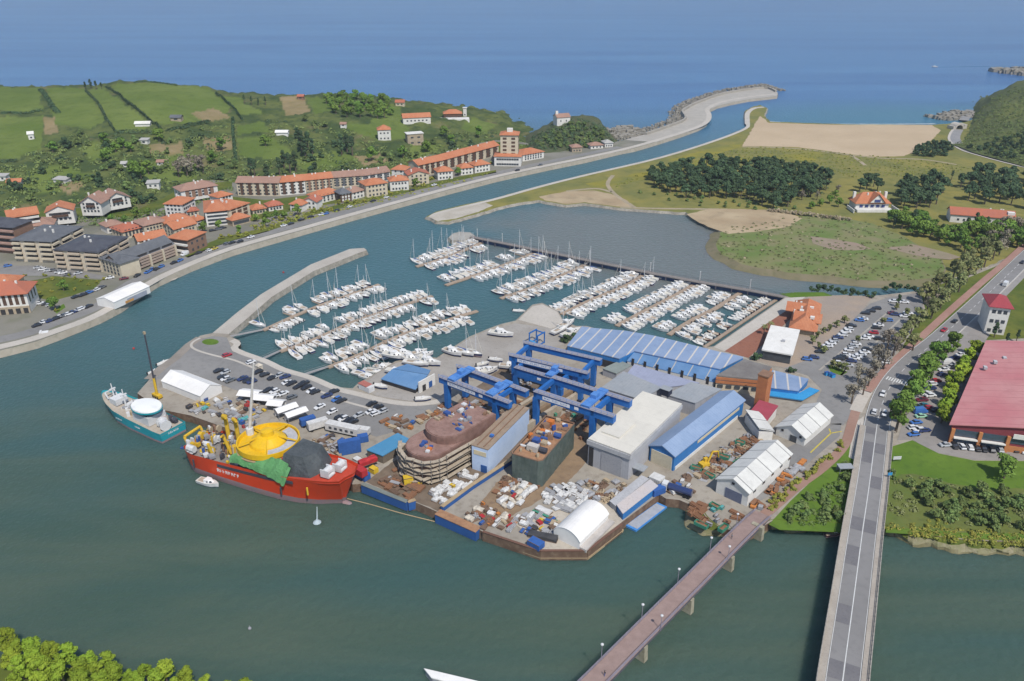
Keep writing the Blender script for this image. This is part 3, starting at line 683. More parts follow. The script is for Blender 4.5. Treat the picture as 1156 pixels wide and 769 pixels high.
for (x, y) in ((724.6, 744), (777.5, 691), (824, 643), (858.5, 609)):
    w = W(x, y, 0); d = (FB[3] - FB[1]).normalized(); rz = math.atan2(d.y, d.x)
    w2 = min((FB[0].lerp(FB[5], t / 200) for t in range(201)), key=lambda p: (p.x - w.x) ** 2 + (p.y - w.y) ** 2)
    c = w.lerp(Vector((w2.x, w2.y, 0)), .45)
    pm = MB(); pm.box((c.x, c.y, 1.1), (1.7, 4.4, 7.2), rz, .82); pm.build('pier', M('pier_concrete', (.36, .33, .25), (.28, .25, .18), .4, (.12, .11, .07), .9, pos=True), fb)
# marina breakwater and pier
bw = px([(257, 378), (276, 362), (307, 335), (354, 306), (405, 285.5), (414, 282.5), (411, 280), (395, 281), (351, 298.5), (295, 332), (268, 352.5), (240, 376)], 2.6)
o = land('marina_breakwater', bw, (M('breakwater_walk', (.38, .345, .30), (.43, .395, .345), .12, pos=True), rock_m), 1.3, -1, kind='thing'); o['kind'] = 'structure'
o = land('pier_head', px([(507, 268), (511, 263.5), (520, 261.5), (531, 262.5), (536, 266), (531, 270), (520, 271.5), (511, 271)], 2.0), (M('pier_head', (.36, .34, .30), (.30, .28, .25), .2, pos=True, bump=.5), rock_m), 1.5, -1, 1)
PIER = px([(532, 267), (560, 272.5), (612, 283), (664, 293.5), (734, 307.5), (791, 318), (845, 327), (887, 335)], 2.9)
pr_ = thing('marina_pier', 'long grey pier on piles closing the marina from the lagoon', 'pier')
strip(MB(), PIER, -1.5, 1.5, -.45, 0).build('deck', M('pier_deck', (.23, .205, .185), (.27, .24, .22), .4, pos=True), pr_)
r = MB()
for s_ in (-1.4, 1.4):
    q = side(PIER, s_, 0)
    for i in range(len(q) - 1):
        r.beam(q[i] + Vector((0, 0, 1)), q[i + 1] + Vector((0, 0, 1)), .1, .1); r.beam(q[i] + Vector((0, 0, .5)), q[i + 1] + Vector((0, 0, .5)), .06, .06)
r.build('railing', steel_m, pr_)
r = MB(); pl = MB(); pan = M('pier_shade_panel', (.055, .085, .165), (.08, .11, .19), .5, pos=True)  # dark blue panel paints the shade along the piles under the deck
for i in range(len(PIER) - 1):
    r.beam(PIER[i] + Vector((0, 0, -1.6)), PIER[i + 1] + Vector((0, 0, -1.6)), .25, 2.3)
r.build('pier_shade_panel', pan, pr_)
for i in range(len(PIER) - 1):
    n = max(2, int((PIER[i + 1] - PIER[i]).length / 8))
    for k in range(n):
        for s_ in (-1.2, 1.2):
            c = side([PIER[i], PIER[i + 1]], s_)[0] + (PIER[i + 1] - PIER[i]) * k / n
            pm = MB(); pm.tube((0, 0, -4.4), (0, 0, -.2), .32, n=8); p = pm.build('pile', steel_m, pr_); p.location = c
# ------------------------------------------------------------------ buildings: helpers
white_w = M('white_render', (.68, .66, .62), (.60, .58, .54), .25, (.50, .48, .44), 1.2)
cream_w = M('cream_render', (.55, .48, .36), (.50, .43, .32), .25, (.40, .35, .27), 1.2)
beige_w = M('beige_render', (.54, .47, .37), (.48, .42, .33), .25, (.40, .35, .28), 1.2)
yellow_w = M('yellow_render', (.60, .46, .22), (.54, .42, .22), .25)
brown_w = M('brown_brick', (.22, .13, .09), (.26, .16, .11), .3)
grey_w = M('grey_cladding', (.34, .34, .36), (.38, .38, .40), .15, (.30, .30, .31), .8, stripe=(0, .9, .06, (.26, .26, .28)))
stone_w = M('stone_wall', (.34, .27, .19), (.40, .33, .24), .6, (.22, .17, .12), 1.4)
tile_o = M('orange_tiles', (.43, .155, .075), (.48, .20, .105), .25, (.31, .115, .065), 1.3, rough=.9, stripe=(0, .6, .22, (.34, .12, .06)))
tile_r = M('red_tiles', (.42, .135, .075), (.36, .13, .085), .25, (.29, .10, .065), 1.3, rough=.9, stripe=(0, .6, .22, (.33, .11, .065)))
tile_b = M('weathered_tiles', (.33, .195, .145), (.28, .17, .13), .3, (.40, .27, .21), 1.1, rough=.9, stripe=(0, .6, .22, (.27, .16, .12)))
slate = M('slate', (.062, .064, .078), (.085, .088, .10), .3, (.045, .046, .055), 1.5, rough=.6)
slate2 = M('grey_slate', (.125, .13, .14), (.10, .105, .115), .3, (.16, .165, .17), 1.5, rough=.6)
glass = M('window_glass', (.045, .052, .062), (.07, .08, .09), .4, rough=.12, spec=.5)
glass_b = M('blue_glass', (.06, .09, .13), (.05, .065, .085), .5, rough=.1, spec=.6)
dark_in = M('dark_opening', (.030, .030, .034), (.045, .042, .042), .5)
wood_d = M('dark_timber', (.085, .05, .035), (.11, .065, .045), .6)
flat_r = M('roof_felt', (.40, .385, .36), (.36, .35, .33), .15, (.30, .29, .28), .6)
SH = {}
def boxmesh(d, mat, name='panel'):
    k = (tuple(round(x, 2) for x in d), mat.name)
    if k not in SH: SH[k] = MB().box((0, 0, 0), d).mesh(name, mat)
    return SH[k]
def put(name, me, parent, loc, rz=0):
    o = link(name, me, parent); o.location = loc
    if rz: o.rotation_euler = (0, 0, rz)
    return o
def footprint(a, b, c, along=False):
    if along:   # trust the long side b-c, square the short side to it
        v = Vector((c.x - b.x, c.y - b.y, 0)).normalized(); u = Vector((a.x - b.x, a.y - b.y, 0)); a = Vector(b) + (u - v * u.dot(v)); a.z = b.z
    u = Vector((b.x - a.x, b.y - a.y, 0)); v = Vector((c.x - b.x, c.y - b.y, 0)); un = u.normalized()
    v = v - un * v.dot(un); n = Vector((-un.y, un.x, 0))
    if v.dot(n) < 0: a, b = b, a; un = -un
    ctr = Vector((a.x + b.x, a.y + b.y, 0)) / 2 + v / 2
    return ctr, math.atan2(un.y, un.x), u.length, v.length
def roof_mesh(kind, lx, ly, rh, o=.5, t=.3, axis='x'):
    """roof whose eave plane is z=0; ridge along axis"""
    m = MB()
    if kind == 'flat':
        m.bx(-lx / 2 - o, lx / 2 + o, -ly / 2 - o, ly / 2 + o, 0, t)
        return m
    if axis == 'y': A, B = ly, lx
    else: A, B = lx, ly
    X, Y = A / 2 + o, B / 2 + o; sl = rh / (B / 2); ze = -o * sl
    ins = 0 if kind == 'gable' else min(X * .96, Y * (1.0 if kind == 'hip' else .45))
    if kind == 'shed':
        vs = [(-X, -Y, 0), (X, -Y, 0), (X, Y, rh), (-X, Y, rh)]
        vs += [(x, y, z + t) for x, y, z in vs]; fs = [(3, 2, 1, 0), (4, 5, 6, 7), (0, 1, 5, 4), (1, 2, 6, 5), (2, 3, 7, 6), (3, 0, 4, 7)]
    elif kind == 'arch':
        n = 10; pr = [(-Y + 2 * Y * i / n, rh * (1 - (2 * i / n - 1) ** 2) ** .8) for i in range(n + 1)]
        vs = []
        for x in (-X, X):
            vs += [(x, y, z + t) for y, z in pr] + [(x, y, z) for y, z in pr]
        k = 2 * (n + 1); fs = []
        for i in range(n):
            fs += [(i, k + i, k + i + 1, i + 1), (n + 1 + i, n + 2 + i, k + n + 2 + i, k + n + 1 + i), (i, i + 1, n + 2 + i, n + 1 + i), (k + i + 1, k + i, k + n + 1 + i, k + n + 2 + i)]
        fs += [(0, n + 1, k + n + 1, k), (n, k + n, k + 2 * n + 1, 2 * n + 1)]
    else:
        vs = [(-X, -Y, ze), (X, -Y, ze), (X, Y, ze), (-X, Y, ze), (-X + ins, 0, rh), (X - ins, 0, rh)]
        vs += [(x, y, z + t) for x, y, z in vs]
        fs = [(6, 7, 11, 10), (8, 9, 10, 11), (7, 8, 11), (9, 6, 10), (0, 4, 5, 1), (2, 5, 4, 3), (1, 5, 2), (3, 4, 0),
              (0, 1, 7, 6), (1, 2, 8, 7), (2, 3, 9, 8), (3, 0, 6, 9)]
        if kind == 'gable':
            fs = [(6, 7, 11, 10), (8, 9, 10, 11), (0, 4, 5, 1), (2, 5, 4, 3), (0, 1, 7, 6), (2, 3, 9, 8), (1, 5, 11, 7), (5, 2, 8, 11), (3, 4, 10, 9), (4, 0, 6, 10)]
    if axis == 'y': vs = [(-y, x, z) for x, y, z in vs]
    m.add(vs, fs); return m
def wall_mesh(lx, ly, hw, rk, rh, axis='x'):
    m = MB()
    if rk == 'gable':
        A, B = (lx, ly) if axis == 'x' else (ly, lx)
        pr = [(-B / 2, 0), (B / 2, 0), (B / 2, hw), (0, hw + rh), (-B / 2, hw)]
        vs = [(x, y, z) for x in (-A / 2, A / 2) for y, z in pr]
        if axis == 'y': vs = [(-y, x, z) for x, y, z in vs]
        fs = [(i, 5 + i, 5 + (i + 1) % 5, (i + 1) % 5) for i in range(5)] + [(0, 1, 2, 3, 4), (9, 8, 7, 6, 5)]
        fs = [tuple(reversed(f)) for f in fs]
        m.add(vs, fs)
    else: m.bx(-lx / 2, lx / 2, -ly / 2, ly / 2, 0, hw)
    return m
def windows(root, lx, ly, side, n, floors, z0, fh, w, h, mat=None, margin=.08, proud=.06, name='window', skip=0, seed=0):
    mat = mat or glass; L = lx if side in 'fb' else ly; me = boxmesh((w, .14, h), mat, name); rg = random.Random(seed)
    for f in range(floors):
        for i in range(n):
            if skip and rg.random() < skip: continue
            x = -L / 2 + L * margin + L * (1 - 2 * margin) * (i + .5) / n; z = z0 + f * fh + h / 2
            if side == 'f': put(name, me, root, (x, -ly / 2 - proud + .05, z))
            elif side == 'b': put(name, me, root, (x, ly / 2 + proud - .05, z))
            elif side == 'r': put(name, me, root, (lx / 2 + proud - .05, x, z), PI / 2)
            else: put(name, me, root, (-lx / 2 - proud + .05, x, z), PI / 2)
def balconies(root, lx, ly, side, floors, z0, fh, mat, depth=1.3, share=(0, 1)):
    L = lx if side in 'fb' else ly; a, b = -L / 2 + L * share[0], -L / 2 + L * share[1]; me = boxmesh((b - a, depth, 1.0), mat, 'balcony'); c = (a + b) / 2
    me2 = boxmesh((b - a - .5, .2, 1.25), dark_in, 'window')
    for f in range(floors):
        z = z0 + f * fh
        if side == 'f': put('balcony', me, root, (c, -ly / 2 - depth / 2 + .02, z + .5)); put('window', me2, root, (c, -ly / 2 - .03, z + 1.8))
        elif side == 'l': put('balcony', me, root, (-lx / 2 - depth / 2 + .02, c, z + .5), PI / 2); put('window', me2, root, (-lx / 2 - .03, c, z + 1.8), PI / 2)
        elif side == 'r': put('balcony', me, root, (lx / 2 + depth / 2 - .02, c, z + .5), PI / 2); put('window', me2, root, (lx / 2 + .03, c, z + 1.8), PI / 2)
def building(name, label, cat, a, b, c, z0, hw, roof, rh, wall, tiles, axis='x', o=.6, group=None, chim=0, t=.3, along=False):
    ctr, rz, lx, ly = footprint(a, b, c, along); ctr.z = z0
    r = thing(name, label, cat, ctr, rz, group)
    wall_mesh(lx, ly, hw, roof, rh, axis).build('wall', wall, r)
    ro = roof_mesh(roof, lx, ly, rh, o, t, axis).build('roof', tiles, r); ro.location = (0, 0, hw + (.02 if roof != 'gable' else .02))
    rg = random.Random(int(abs(ctr.x * 7 + ctr.y)))
    for k in range(chim):
        x = (rg.random() - .5) * lx * .7; y = (rg.random() - .5) * ly * .4
        put('chimney', boxmesh((.9, .7, 2.0), white_w, 'chimney'), ro, (x, y, max(.6, rh * .75) + .4))
    r['_lx'] = lx; r['_ly'] = ly
    return r, lx, ly
def tb(name, label, cat, A, B, base, z0, depth=12, C=None, hw=None, roof='hip', rh=2.6, wall=None, tiles=None, axis='x', o=.7, chim=0, group=None, cat_h=None):
    """town building surveyed from its eave corners A (left) and B (right) and a point below A at ground level"""
    if hw is None: hw = hgt(W(A[0], base, z0), A[1])
    z = z0 + hw; a, b = W(*A, z), W(*B, z)
    if C: c = W(*C, z)
    else:
        d = (b - a).normalized(); n = Vector((-d.y, d.x, 0))
        if n.y < 0: n = -n
        c = b + n * depth
    r, lx, ly = building(name, label, cat, a, b, c, z0 - 1.5, hw + 1.5, roof, rh, wall or white_w, tiles or tile_o, axis, o, group, chim)
    return r, lx, ly, hw
# ------------------------------------------------------------------ town on the left bank
H1 = 1.5
def flats(label, A, B, base, z0, depth, roofm, wallm, balm, floors, sides='fr', C=None, rk='hip', rh=3.0, share=((0, .2), (.3, .58), (.68, .98)), wins='l'):
    r, lx, ly, hw = tb('apartment_block', label, 'building', A, B, base, z0, depth, C, None, rk, rh, wallm, roofm, chim=3)
    fh = (hw - .4) / floors
    for s in sides:
        for sh in share: balconies(r, lx, ly, s, floors, H1 + .9, fh, balm, share=sh)
    for s in wins: windows(r, lx, ly, s, max(2, int((lx if s in 'fb' else ly) / 4)), floors, H1 + 1.2, fh, 1.3, 1.5)
    return r, lx, ly, hw, fh
flats('slate roofed beige flats with long balcony bands, farthest left of the three beside the quay', (13, 271), (58, 273), 293, G + 1, 30, slate2, beige_w, cream_w, 4, 'fr', (96, 256))
flats('dark slate roofed beige flats with balcony bands, middle one of the three beside the quay', (61, 282), (111, 285), 303, G + .5, 30, slate, beige_w, M('tan_render', (.52, .43, .33)), 4, 'fr', (150, 268))
r, lx, ly, hw, fh = flats('long grey slate roofed flats stepping along the quay road with cream piers', (136, 299), (196, 276), 312, G, 13, slate2, brown_w, M('brown_balcony', (.40, .31, .25)), 4, 'f', None, 'gable', 4.2, ((.02, .24), (.27, .49), (.52, .74), (.77, .98)))
for k in range(5): put('pier', boxmesh((1.0, 1.7, hw + .5), cream_w, 'pier'), r, (-lx / 2 + .4 + k * (lx - .8) / 4, -ly / 2 - .9, hw / 2 + 1.3))
windows(r, lx, ly, 'l', 3, 4, H1 + 1, fh, 1.4, 1.6)
r, lx, ly, hw = tb('apartment_block', 'cream gable-ended block closing the left end of the long slate roofed flats', 'building', (112, 291), (135, 298), 307, G, 11, None, None, 'hip', 2, cream_w, slate2)
windows(r, lx, ly, 'f', 5, 4, H1 + 1, hw / 4, 1.5, 1.5)
r, lx, ly, hw = tb('apartment_block', 'brick flats with slate roof cut by the left edge of the photo', 'building', (-22, 254), (14, 257), 282, G + 1, 14, None, None, 'hip', 3, brown_w, slate)
balconies(r, lx, ly, 'f', 4, H1 + 1, hw / 4, M('pink_render', (.42, .27, .22)))
r, lx, ly, hw = tb('apartment_block', 'flats with orange roof and white balcony bands at the foot of the fields', 'building', (9, 246), (43, 241), 262, G + 3, 13, None, None, 'gable', 2.8, wood_d, tile_o, chim=2)
balconies(r, lx, ly, 'f', 3, H1 + .8, hw / 3, white_w); windows(r, lx, ly, 'l', 3, 3, H1 + 1, hw / 3, 1.3, 1.4)
r, lx, ly, hw = tb('house', 'white house with orange roof and balconied gable below the fields', 'house', (51, 240), (82, 237), 252, G + 3, 13, None, None, 'gable', 3.2, white_w, tile_o, axis='y', chim=1)
windows(r, lx, ly, 'f', 5, 2, H1 + 1, hw / 2, 1.6, 1.5); balconies(r, lx, ly, 'f', 1, H1 + hw / 2, hw / 2, wood_d, share=(.2, .8))
r, lx, ly, hw = tb('house', 'low house with weathered pink roof behind the left slate roofed flats', 'house', (28, 256), (60, 253), 262, G + 2, 14, None, None, 'hip', 3, white_w, tile_b)
for k, (A, B, bs, lab) in enumerate((((90, 229), (113, 229), 241, 'left one of the two big white chalets above the slate roofed flats'), ((118, 227), (146, 222), 236, 'right one of the two big white chalets above the slate roofed flats'))):
    r, lx, ly, hw = tb('chalet', lab, 'house', A, B, bs, G + 4, 13, None, None, 'gable', 4.2, white_w, tile_b, axis='y' , o=1.0, chim=2)
    windows(r, lx, ly, 'f', 5, 3, H1 + .8, hw / 3, 1.2, 1.4); windows(r, lx, ly, 'l', 4, 3, H1 + .8, hw / 3, 1.2, 1.4); balconies(r, lx, ly, 'f', 1, H1 + hw * .62, 3, wood_d, share=(.3, .7))
# cluster of roofs between the flats and the channel bend
for A, B, bs, dep, rk, wl, tl, fl, n, lab in (
    ((138, 262), (162, 256), 270, 14, 'hip', cream_w, tile_r, 3, 5, 'cream house with broad pinkish red roof beside the dark slate roofed flats'),
    ((162, 255), (188, 249), 266, 14, 'hip', cream_w, tile_b, 3, 6, 'cream house with weathered pink roof between two red roofed neighbours'),
    ((186, 252), (216, 246), 262, 12, 'hip', yellow_w, tile_o, 3, 6, 'yellow house with orange roof below the white flats'),
    ((156, 272), (187, 266), 284, 9, 'gable', cream_w, tile_o, 3, 5, 'narrow orange roof showing just over the long grey slate roofed flats'),
    ((196, 259), (221, 252), 270, 11, 'gable', cream_w, tile_o, 3, 6, 'cream house with bright orange roof in front of the yellow house')):
    r, lx, ly, hw = tb('house', lab, 'house', A, B, bs, G + .5, dep, None, None, rk, 2.6, wl, tl, chim=2)
    windows(r, lx, ly, 'f', n, fl, H1 + .9, hw / fl, 1.2, 1.4); windows(r, lx, ly, 'l', 3, fl, H1 + .9, hw / fl, 1.2, 1.4)
r, lx, ly, hw = tb('house', 'house with bright orange hipped roof standing by the quay at the bend', 'house', (189, 268), (211, 271), 284, G, 15, (217, 260), None, 'hip', 3, brown_w, tile_o, chim=1)
balconies(r, lx, ly, 'f', 2, H1 + 1, hw / 2.2, white_w, share=(0, 1)); windows(r, lx, ly, 'r', 3, 2, H1 + 1, hw / 2.2, 1.4, 1.4)
r, lx, ly, hw = tb('apartment_block', 'white flats with wide orange roof at the bend of the channel', 'building', (231, 239.5), (258, 237), 256, G, 26, None, None, 'hip', 3.5, white_w, tile_o, chim=3)
windows(r, lx, ly, 'f', 4, 4, H1 + .9, hw / 4, 3.2, 1.3); windows(r, lx, ly, 'l', 5, 4, H1 + .9, hw / 4, 1.3, 1.4)
r, lx, ly, hw = tb('apartment_block', 'cream and brown flats with orange roof adjoining the white flats at the bend', 'building', (258, 237), (281, 229), 254, G, 16, None, None, 'hip', 3, cream_w, tile_o, chim=2)
windows(r, lx, ly, 'f', 3, 4, H1 + .9, hw / 4, 3.4, 1.9, wood_d); windows(r, lx, ly, 'r', 3, 4, H1 + .9, hw / 4, 1.3, 1.4)
r, lx, ly, hw = tb('apartment_block', 'white flats with orange hipped roof left of the wide orange roof', 'building', (185, 230), (205, 231), 243, G + 2, 17, (230, 224), None, 'hip', 3, white_w, tile_o, chim=2)
windows(r, lx, ly, 'f', 4, 3, H1 + .9, hw / 3, 1.4, 1.4); windows(r, lx, ly, 'r', 6, 3, H1 + .9, hw / 3, 1.6, 1.4)
r, lx, ly, hw = tb('apartment_block', 'white flats with brown piers and weathered roof set against the green slope', 'building', (204, 216), (245, 209), 226, G + 3, 14, None, None, 'hip', 3, white_w, tile_b, chim=4)
windows(r, lx, ly, 'f', 5, 1, H1 + .5, hw, 2.6, hw - .6, brown_w, name='loggia'); windows(r, lx, ly, 'f', 4, 3, H1 + .9, hw / 3, 1.5, 1.4, margin=.14); windows(r, lx, ly, 'l', 2, 3, H1 + .9, hw / 3, 1.4, 1.4)
r, lx, ly, hw = tb('house', 'low restaurant with orange roof in front of the cream and brown flats', 'house', (262, 249), (282, 244), 256, G, 10, None, None, 'hip', 2.2, stone_w, tile_o)
windows(r, lx, ly, 'f', 5, 1, H1 + .8, 3, 2.4, 1.8)
# the long row of flats under the green slope
ROW = [((266.5, 206), (314, 206.5), 221, tile_b, cream_w, wood_d, 5, 'long row flats with cream bays and weathered roof, at its left end'),
       ((314.5, 206), (344, 203.5), 221, tile_o, white_w, wood_d, 3, 'long row flats with dark loggias round a white centre under an orange roof'),
       ((344.5, 203.5), (375, 200.5), 216.5, tile_o, cream_w, brown_w, 4, 'long row flats with yellowish bays under an orange roof, right of the white centre'),
       ((375.5, 200.5), (408, 198), 212, tile_b, cream_w, slate2, 4, 'long row flats with grey bays and pinkish roof'),
       ((408.5, 198.5), (440, 193.5), 209, tile_b, white_w, slate2, 4, 'long row flats with pale blue-grey bays and pinkish roof, at its right end')]
for A, B, bs, tl, wl, bay, n, lab in ROW:
    r, lx, ly, hw = tb('apartment_block', lab, 'building', A, B, bs, G, 13, None, None, 'gable', 2.6, wl, tl, chim=3)
    windows(r, lx, ly, 'f', n, 1, H1 + .6, hw, lx / n * .38, hw - .9, bay, name='loggia', margin=.02)
    windows(r, lx, ly, 'f', n * 2, 4, H1 + .9, hw / 4, 1.2, 1.3, margin=.0, skip=.15); windows(r, lx, ly, 'l', 3, 4, H1 + .9, hw / 4, 1.3, 1.4)
# houses in front of it
for A, B, bs, dep, rk, ax, wl, tl, fl, n, lab in (
    ((327, 230), (340, 231.5), 238, 9, 'hip', 'x', white_w, tile_o, 2, 3, 'small white house with orange roof beside the garden trees, first on the quay road'),
    ((341, 227), (357, 228), 236, 9, 'gable', 'y', white_w, tile_r, 2, 3, 'white house with red gabled roof second on the quay road'),
    ((357, 222.5), (383, 216), 231, 10, 'hip', 'x', white_w, tile_o, 3, 5, 'white house with broad orange roof and dark timber bays in front of the long row'),
    ((384, 219), (396, 217), 229, 9, 'hip', 'x', wood_d, slate2, 3, 3, 'dark balconied house with slate roof in front of the long row'),
    ((397, 217.5), (411, 214), 226, 9, 'hip', 'x', white_w, tile_b, 2, 3, 'low white house right of the dark balconied house'),
    ((413, 209.5), (437, 206), 223.5, 13, 'hip', 'x', cream_w, tile_o, 3, 5, 'cream villa with bright orange hipped roof on the quay road'),
    ((440, 204.5), (461, 203), 216, 10, 'hip', 'x', white_w, tile_o, 2, 5, 'white house with orange roof between the cream villa and the gabled house'),
    ((461, 198), (484, 196), 209.5, 11, 'gable', 'y', cream_w, tile_r, 3, 4, 'cream house with red roof and two dormer gables'),
    ((442, 191), (457, 192), 204, 10, 'hip', 'x', white_w, tile_o, 3, 2, 'plain white flats with orange roof behind the gabled house'),
    ((494, 194), (511, 192.5), 203.5, 10, 'hip', 'x', white_w, tile_o, 2, 4, 'white villa with orange hipped roof right of the gabled house'),
    ((520, 190), (534, 188.5), 198, 9, 'hip', 'x', white_w, tile_o, 2, 3, 'white villa with orange roof beside a dark tree on the quay road'),
    ((536, 187), (553, 184.5), 195.5, 10, 'hip', 'x', white_w, tile_o, 2, 4, 'white villa with orange roof next left of the tower hotel')):
    r, lx, ly, hw = tb('house', lab, 'house', A, B, bs, G, dep, None, None, rk, 2.5, wl, tl, ax, chim=1)
    windows(r, lx, ly, 'f', n, fl, H1 + .8, hw / fl, 1.3, 1.4, glass if wl is not wood_d else white_w); windows(r, lx, ly, 'l', 2, fl, H1 + .8, hw / fl, 1.2, 1.4)
ROW2 = [((472, 186.5), (498, 181), 200, 'first stretch of the cream terrace with dark loggias and orange roof climbing to the tower'), ((498.5, 181), (530, 172.5), 193, 'middle stretch of the cream terrace with dark loggias and orange roof'), ((530.5, 172.5), (563, 164), 184, 'last stretch of the cream terrace with orange roof, touching the tower hotel')]
for A, B, bs, lab in ROW2:
    r, lx, ly, hw = tb('terrace', lab, 'building', A, B, bs, G, 12, None, None, 'gable', 2.8, cream_w, tile_o, chim=4)
    windows(r, lx, ly, 'f', 4, 1, H1 + .5, hw, lx / 8, hw - .6, wood_d, name='loggia', margin=.02); windows(r, lx, ly, 'f', 8, 4, H1 + .8, hw / 4, 1.1, 1.3, margin=0, skip=.3)
for A, B, bs, dep, wl, tl, lab in (((285, 237), (300, 234.5), 243, 9, cream_w, tile_o, 'low cream house with orange roof among the gardens below the long row'), ((303, 233), (319, 230.5), 239, 8, white_w, tile_r, 'low white house with red roof beside the small white houses on the quay road'),
    ((60, 265), (84, 261), 272, 9, cream_w, tile_b, 'weathered roof wedged between the two left slate roofed flats'), ((222, 249), (232, 246), 256, 8, white_w, tile_o, 'narrow white house with orange roof left of the white flats at the bend'),
    ((120, 256), (138, 252), 264, 10, white_w, tile_b, 'white house with weathered roof behind the middle slate roofed flats'), ((205, 240), (224, 237), 246, 10, cream_w, tile_r, 'cream house with red roof between the two white flats'), ((246, 223), (262, 219), 232, 10, white_w, tile_o, 'white house with orange roof at the left end of the long row')):
    r, lx, ly, hw = tb('house', lab, 'house', A, B, bs, G, dep, None, None, 'hip', 2.2, wl, tl, chim=1); windows(r, lx, ly, 'f', 4, 2, H1 + .8, hw / 2, 1.3, 1.4)
# tower hotel: low wings and the square tower
r, lx, ly, hw = tb('hotel', 'white hotel with orange roofs and square cream tower ending the quay road', 'building', (558, 176.5), (588, 177), 187.5, G, 14, None, None, 'hip', 2.2, white_w, tile_o)
windows(r, lx, ly, 'f', 9, 2, H1 + .8, hw / 2, 1.8, 1.5); windows(r, lx, ly, 'l', 4, 2, H1 + .8, hw / 2, 1.5, 1.5)
tw_ = MB().bx(-7, 7, -5, 8, 0, 24).build('tower', cream_w, r); tw_.location = (1, 2, 1.5)
o_ = roof_mesh('hip', 14, 13, 2.2, .9).build('tower_roof', tile_o, tw_); o_.location = (0, 1.5, 24.02)
MB().bx(-2, 2.5, -1.5, 2, 24, 28.2).build('lift_house', white_w, tw_)
for f in range(6):
    for x in (-3.6, 3.2): put('window', boxmesh((3.0, .16, 1.7), wood_d), tw_, (x, -5.02, 6 + f * 3))
    for y in (-2, 4): put('window', boxmesh((.16, 3.0, 1.7), wood_d), tw_, (7.02, y, 6 + f * 3))
r, lx, ly, hw = tb('hotel_wing', 'white wing with orange roof right of the square cream tower', 'building', (590, 175), (614, 171), 182.5, G, 16, None, None, 'hip', 2.6, white_w, tile_o)
windows(r, lx, ly, 'f', 7, 3, H1 + .8, hw / 3, 1.4, 1.4); windows(r, lx, ly, 'r', 3, 3, H1 + .8, hw / 3, 1.4, 1.4)
for A, B, bs, wl, tl, lab in (((646, 166.5), (657, 166), 172, stone_w, tile_b, 'pink stone house with weathered roof at the foot of the wooded knoll'), ((667, 164.5), (681, 163.5), 168.5, white_w, tile_b, 'low white house with reddish roof right of the wooded knoll'), ((683, 161.5), (692, 161), 166.5, white_w, flat_r, 'small white shed at the start of the breakwater')):
    r, lx, ly, hw = tb('house', lab, 'house', A, B, bs, G, 9, None, None, 'hip', 1.8, wl, tl); windows(r, lx, ly, 'f', 3, 1, H1 + .7, 3, 1.2, 1.3)
# big white building, marquee and stalls on the near quay
r, lx, ly, hw = tb('town_house', 'large white building with red roof and stone arcade beside the near quay', 'building', (-24, 334), (28.5, 330), 357, G, 14, None, None, 'hip', 3.4, white_w, tile_r, chim=2, o=1.2)
windows(r, lx, ly, 'f', 7, 3, H1 + 4.4, (hw - 4.6) / 3, 1.5, 2.1, wood_d, margin=.03); windows(r, lx, ly, 'r', 3, 3, H1 + 4.4, (hw - 4.6) / 3, 1.3, 2)
put('arcade', boxmesh((lx + .3, .5, 3.6), stone_w), r, (0, -ly / 2 - .2, H1 + 1.8))
for k in range(6): put('arch', boxmesh((2.0, .2, 2.6), dark_in), r, (-lx / 2 + lx * (k + .5) / 6, -ly / 2 - .42, H1 + 1.4))
r, lx, ly, hw = tb('town_house', 'red roofed building partly behind the large white building', 'building', (-30, 322), (13, 321), 330, G, 12, None, None, 'hip', 3, cream_w, tile_o)
canvas = M('white_canvas', (.74, .72, .69), (.68, .66, .63), .12, (.60, .58, .56), .5)
def tent(name, label, a, b, c, z0, hw, rh, cat='tent', axis='y', rk='gable', mat=None):
    ctr, rz, lx, ly = footprint(a, b, c); ctr.z = z0; r = thing(name, label, cat, ctr, rz)
    mat = mat or canvas
    wall_mesh(lx - .1, ly - .1, hw, 'gable' if rk == 'gable' else 'box', rh - .05, axis).build('wall', mat, r)
    ro = roof_mesh(rk, lx, ly, rh, .15, .12, axis).build('roof', mat, r); ro.location = (0, 0, hw)
    return r, lx, ly
zt = G + 3.5
r, lx, ly = tent('marquee', 'long white marquee pitched on the town quay', W(108.5, 337.5, zt), W(128.5, 341.5, zt), W(156.5, 321, zt), G, 3.5, 1.6)
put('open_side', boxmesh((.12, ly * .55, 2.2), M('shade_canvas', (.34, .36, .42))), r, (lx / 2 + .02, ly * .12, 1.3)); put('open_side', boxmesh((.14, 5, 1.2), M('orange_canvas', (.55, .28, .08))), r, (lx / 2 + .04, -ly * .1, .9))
# ------------------------------------------------------------------ houses on the hills
def hill_house(label, x, y, w, d, h, rk, rh, wl, tl, rz=0, n=3, fl=1, name='house'):
    p = on_hill(x, y)
    if p is None: return
    r = thing(name, label, 'house', (p.x, p.y, p.z - 2), rz)
    wall_mesh(w, d, h + 2, rk, rh).build('wall', wl, r); ro = roof_mesh(rk, w, d, rh, .6).build('roof', tl, r); ro.location = (0, 0, h + 2.02)
    if n: windows(r, w, d, 'f', n, fl, 2.9, h / fl, w / n * .35, 1.3)
    return r
hill_house('long low house with orange roof high on the headland', 470, 137, 26, 10, 4.5, 'gable', 3, white_w, tile_o, .25, 6)
r = hill_house('dark house with orange roof and white terrace at the seaward edge of the headland', 511, 133, 18, 11, 5, 'hip', 3, wood_d, tile_o, .1, 4)
if r: MB().bx(-14, 16, -16, -6, 0, 3.4).build('terrace', white_w, r)
hill_house('small white tower at the end of the headland terrace', 525, 131, 3.4, 3.4, 8, 'flat', .4, white_w, white_w, 0, 1, 1, 'tower')
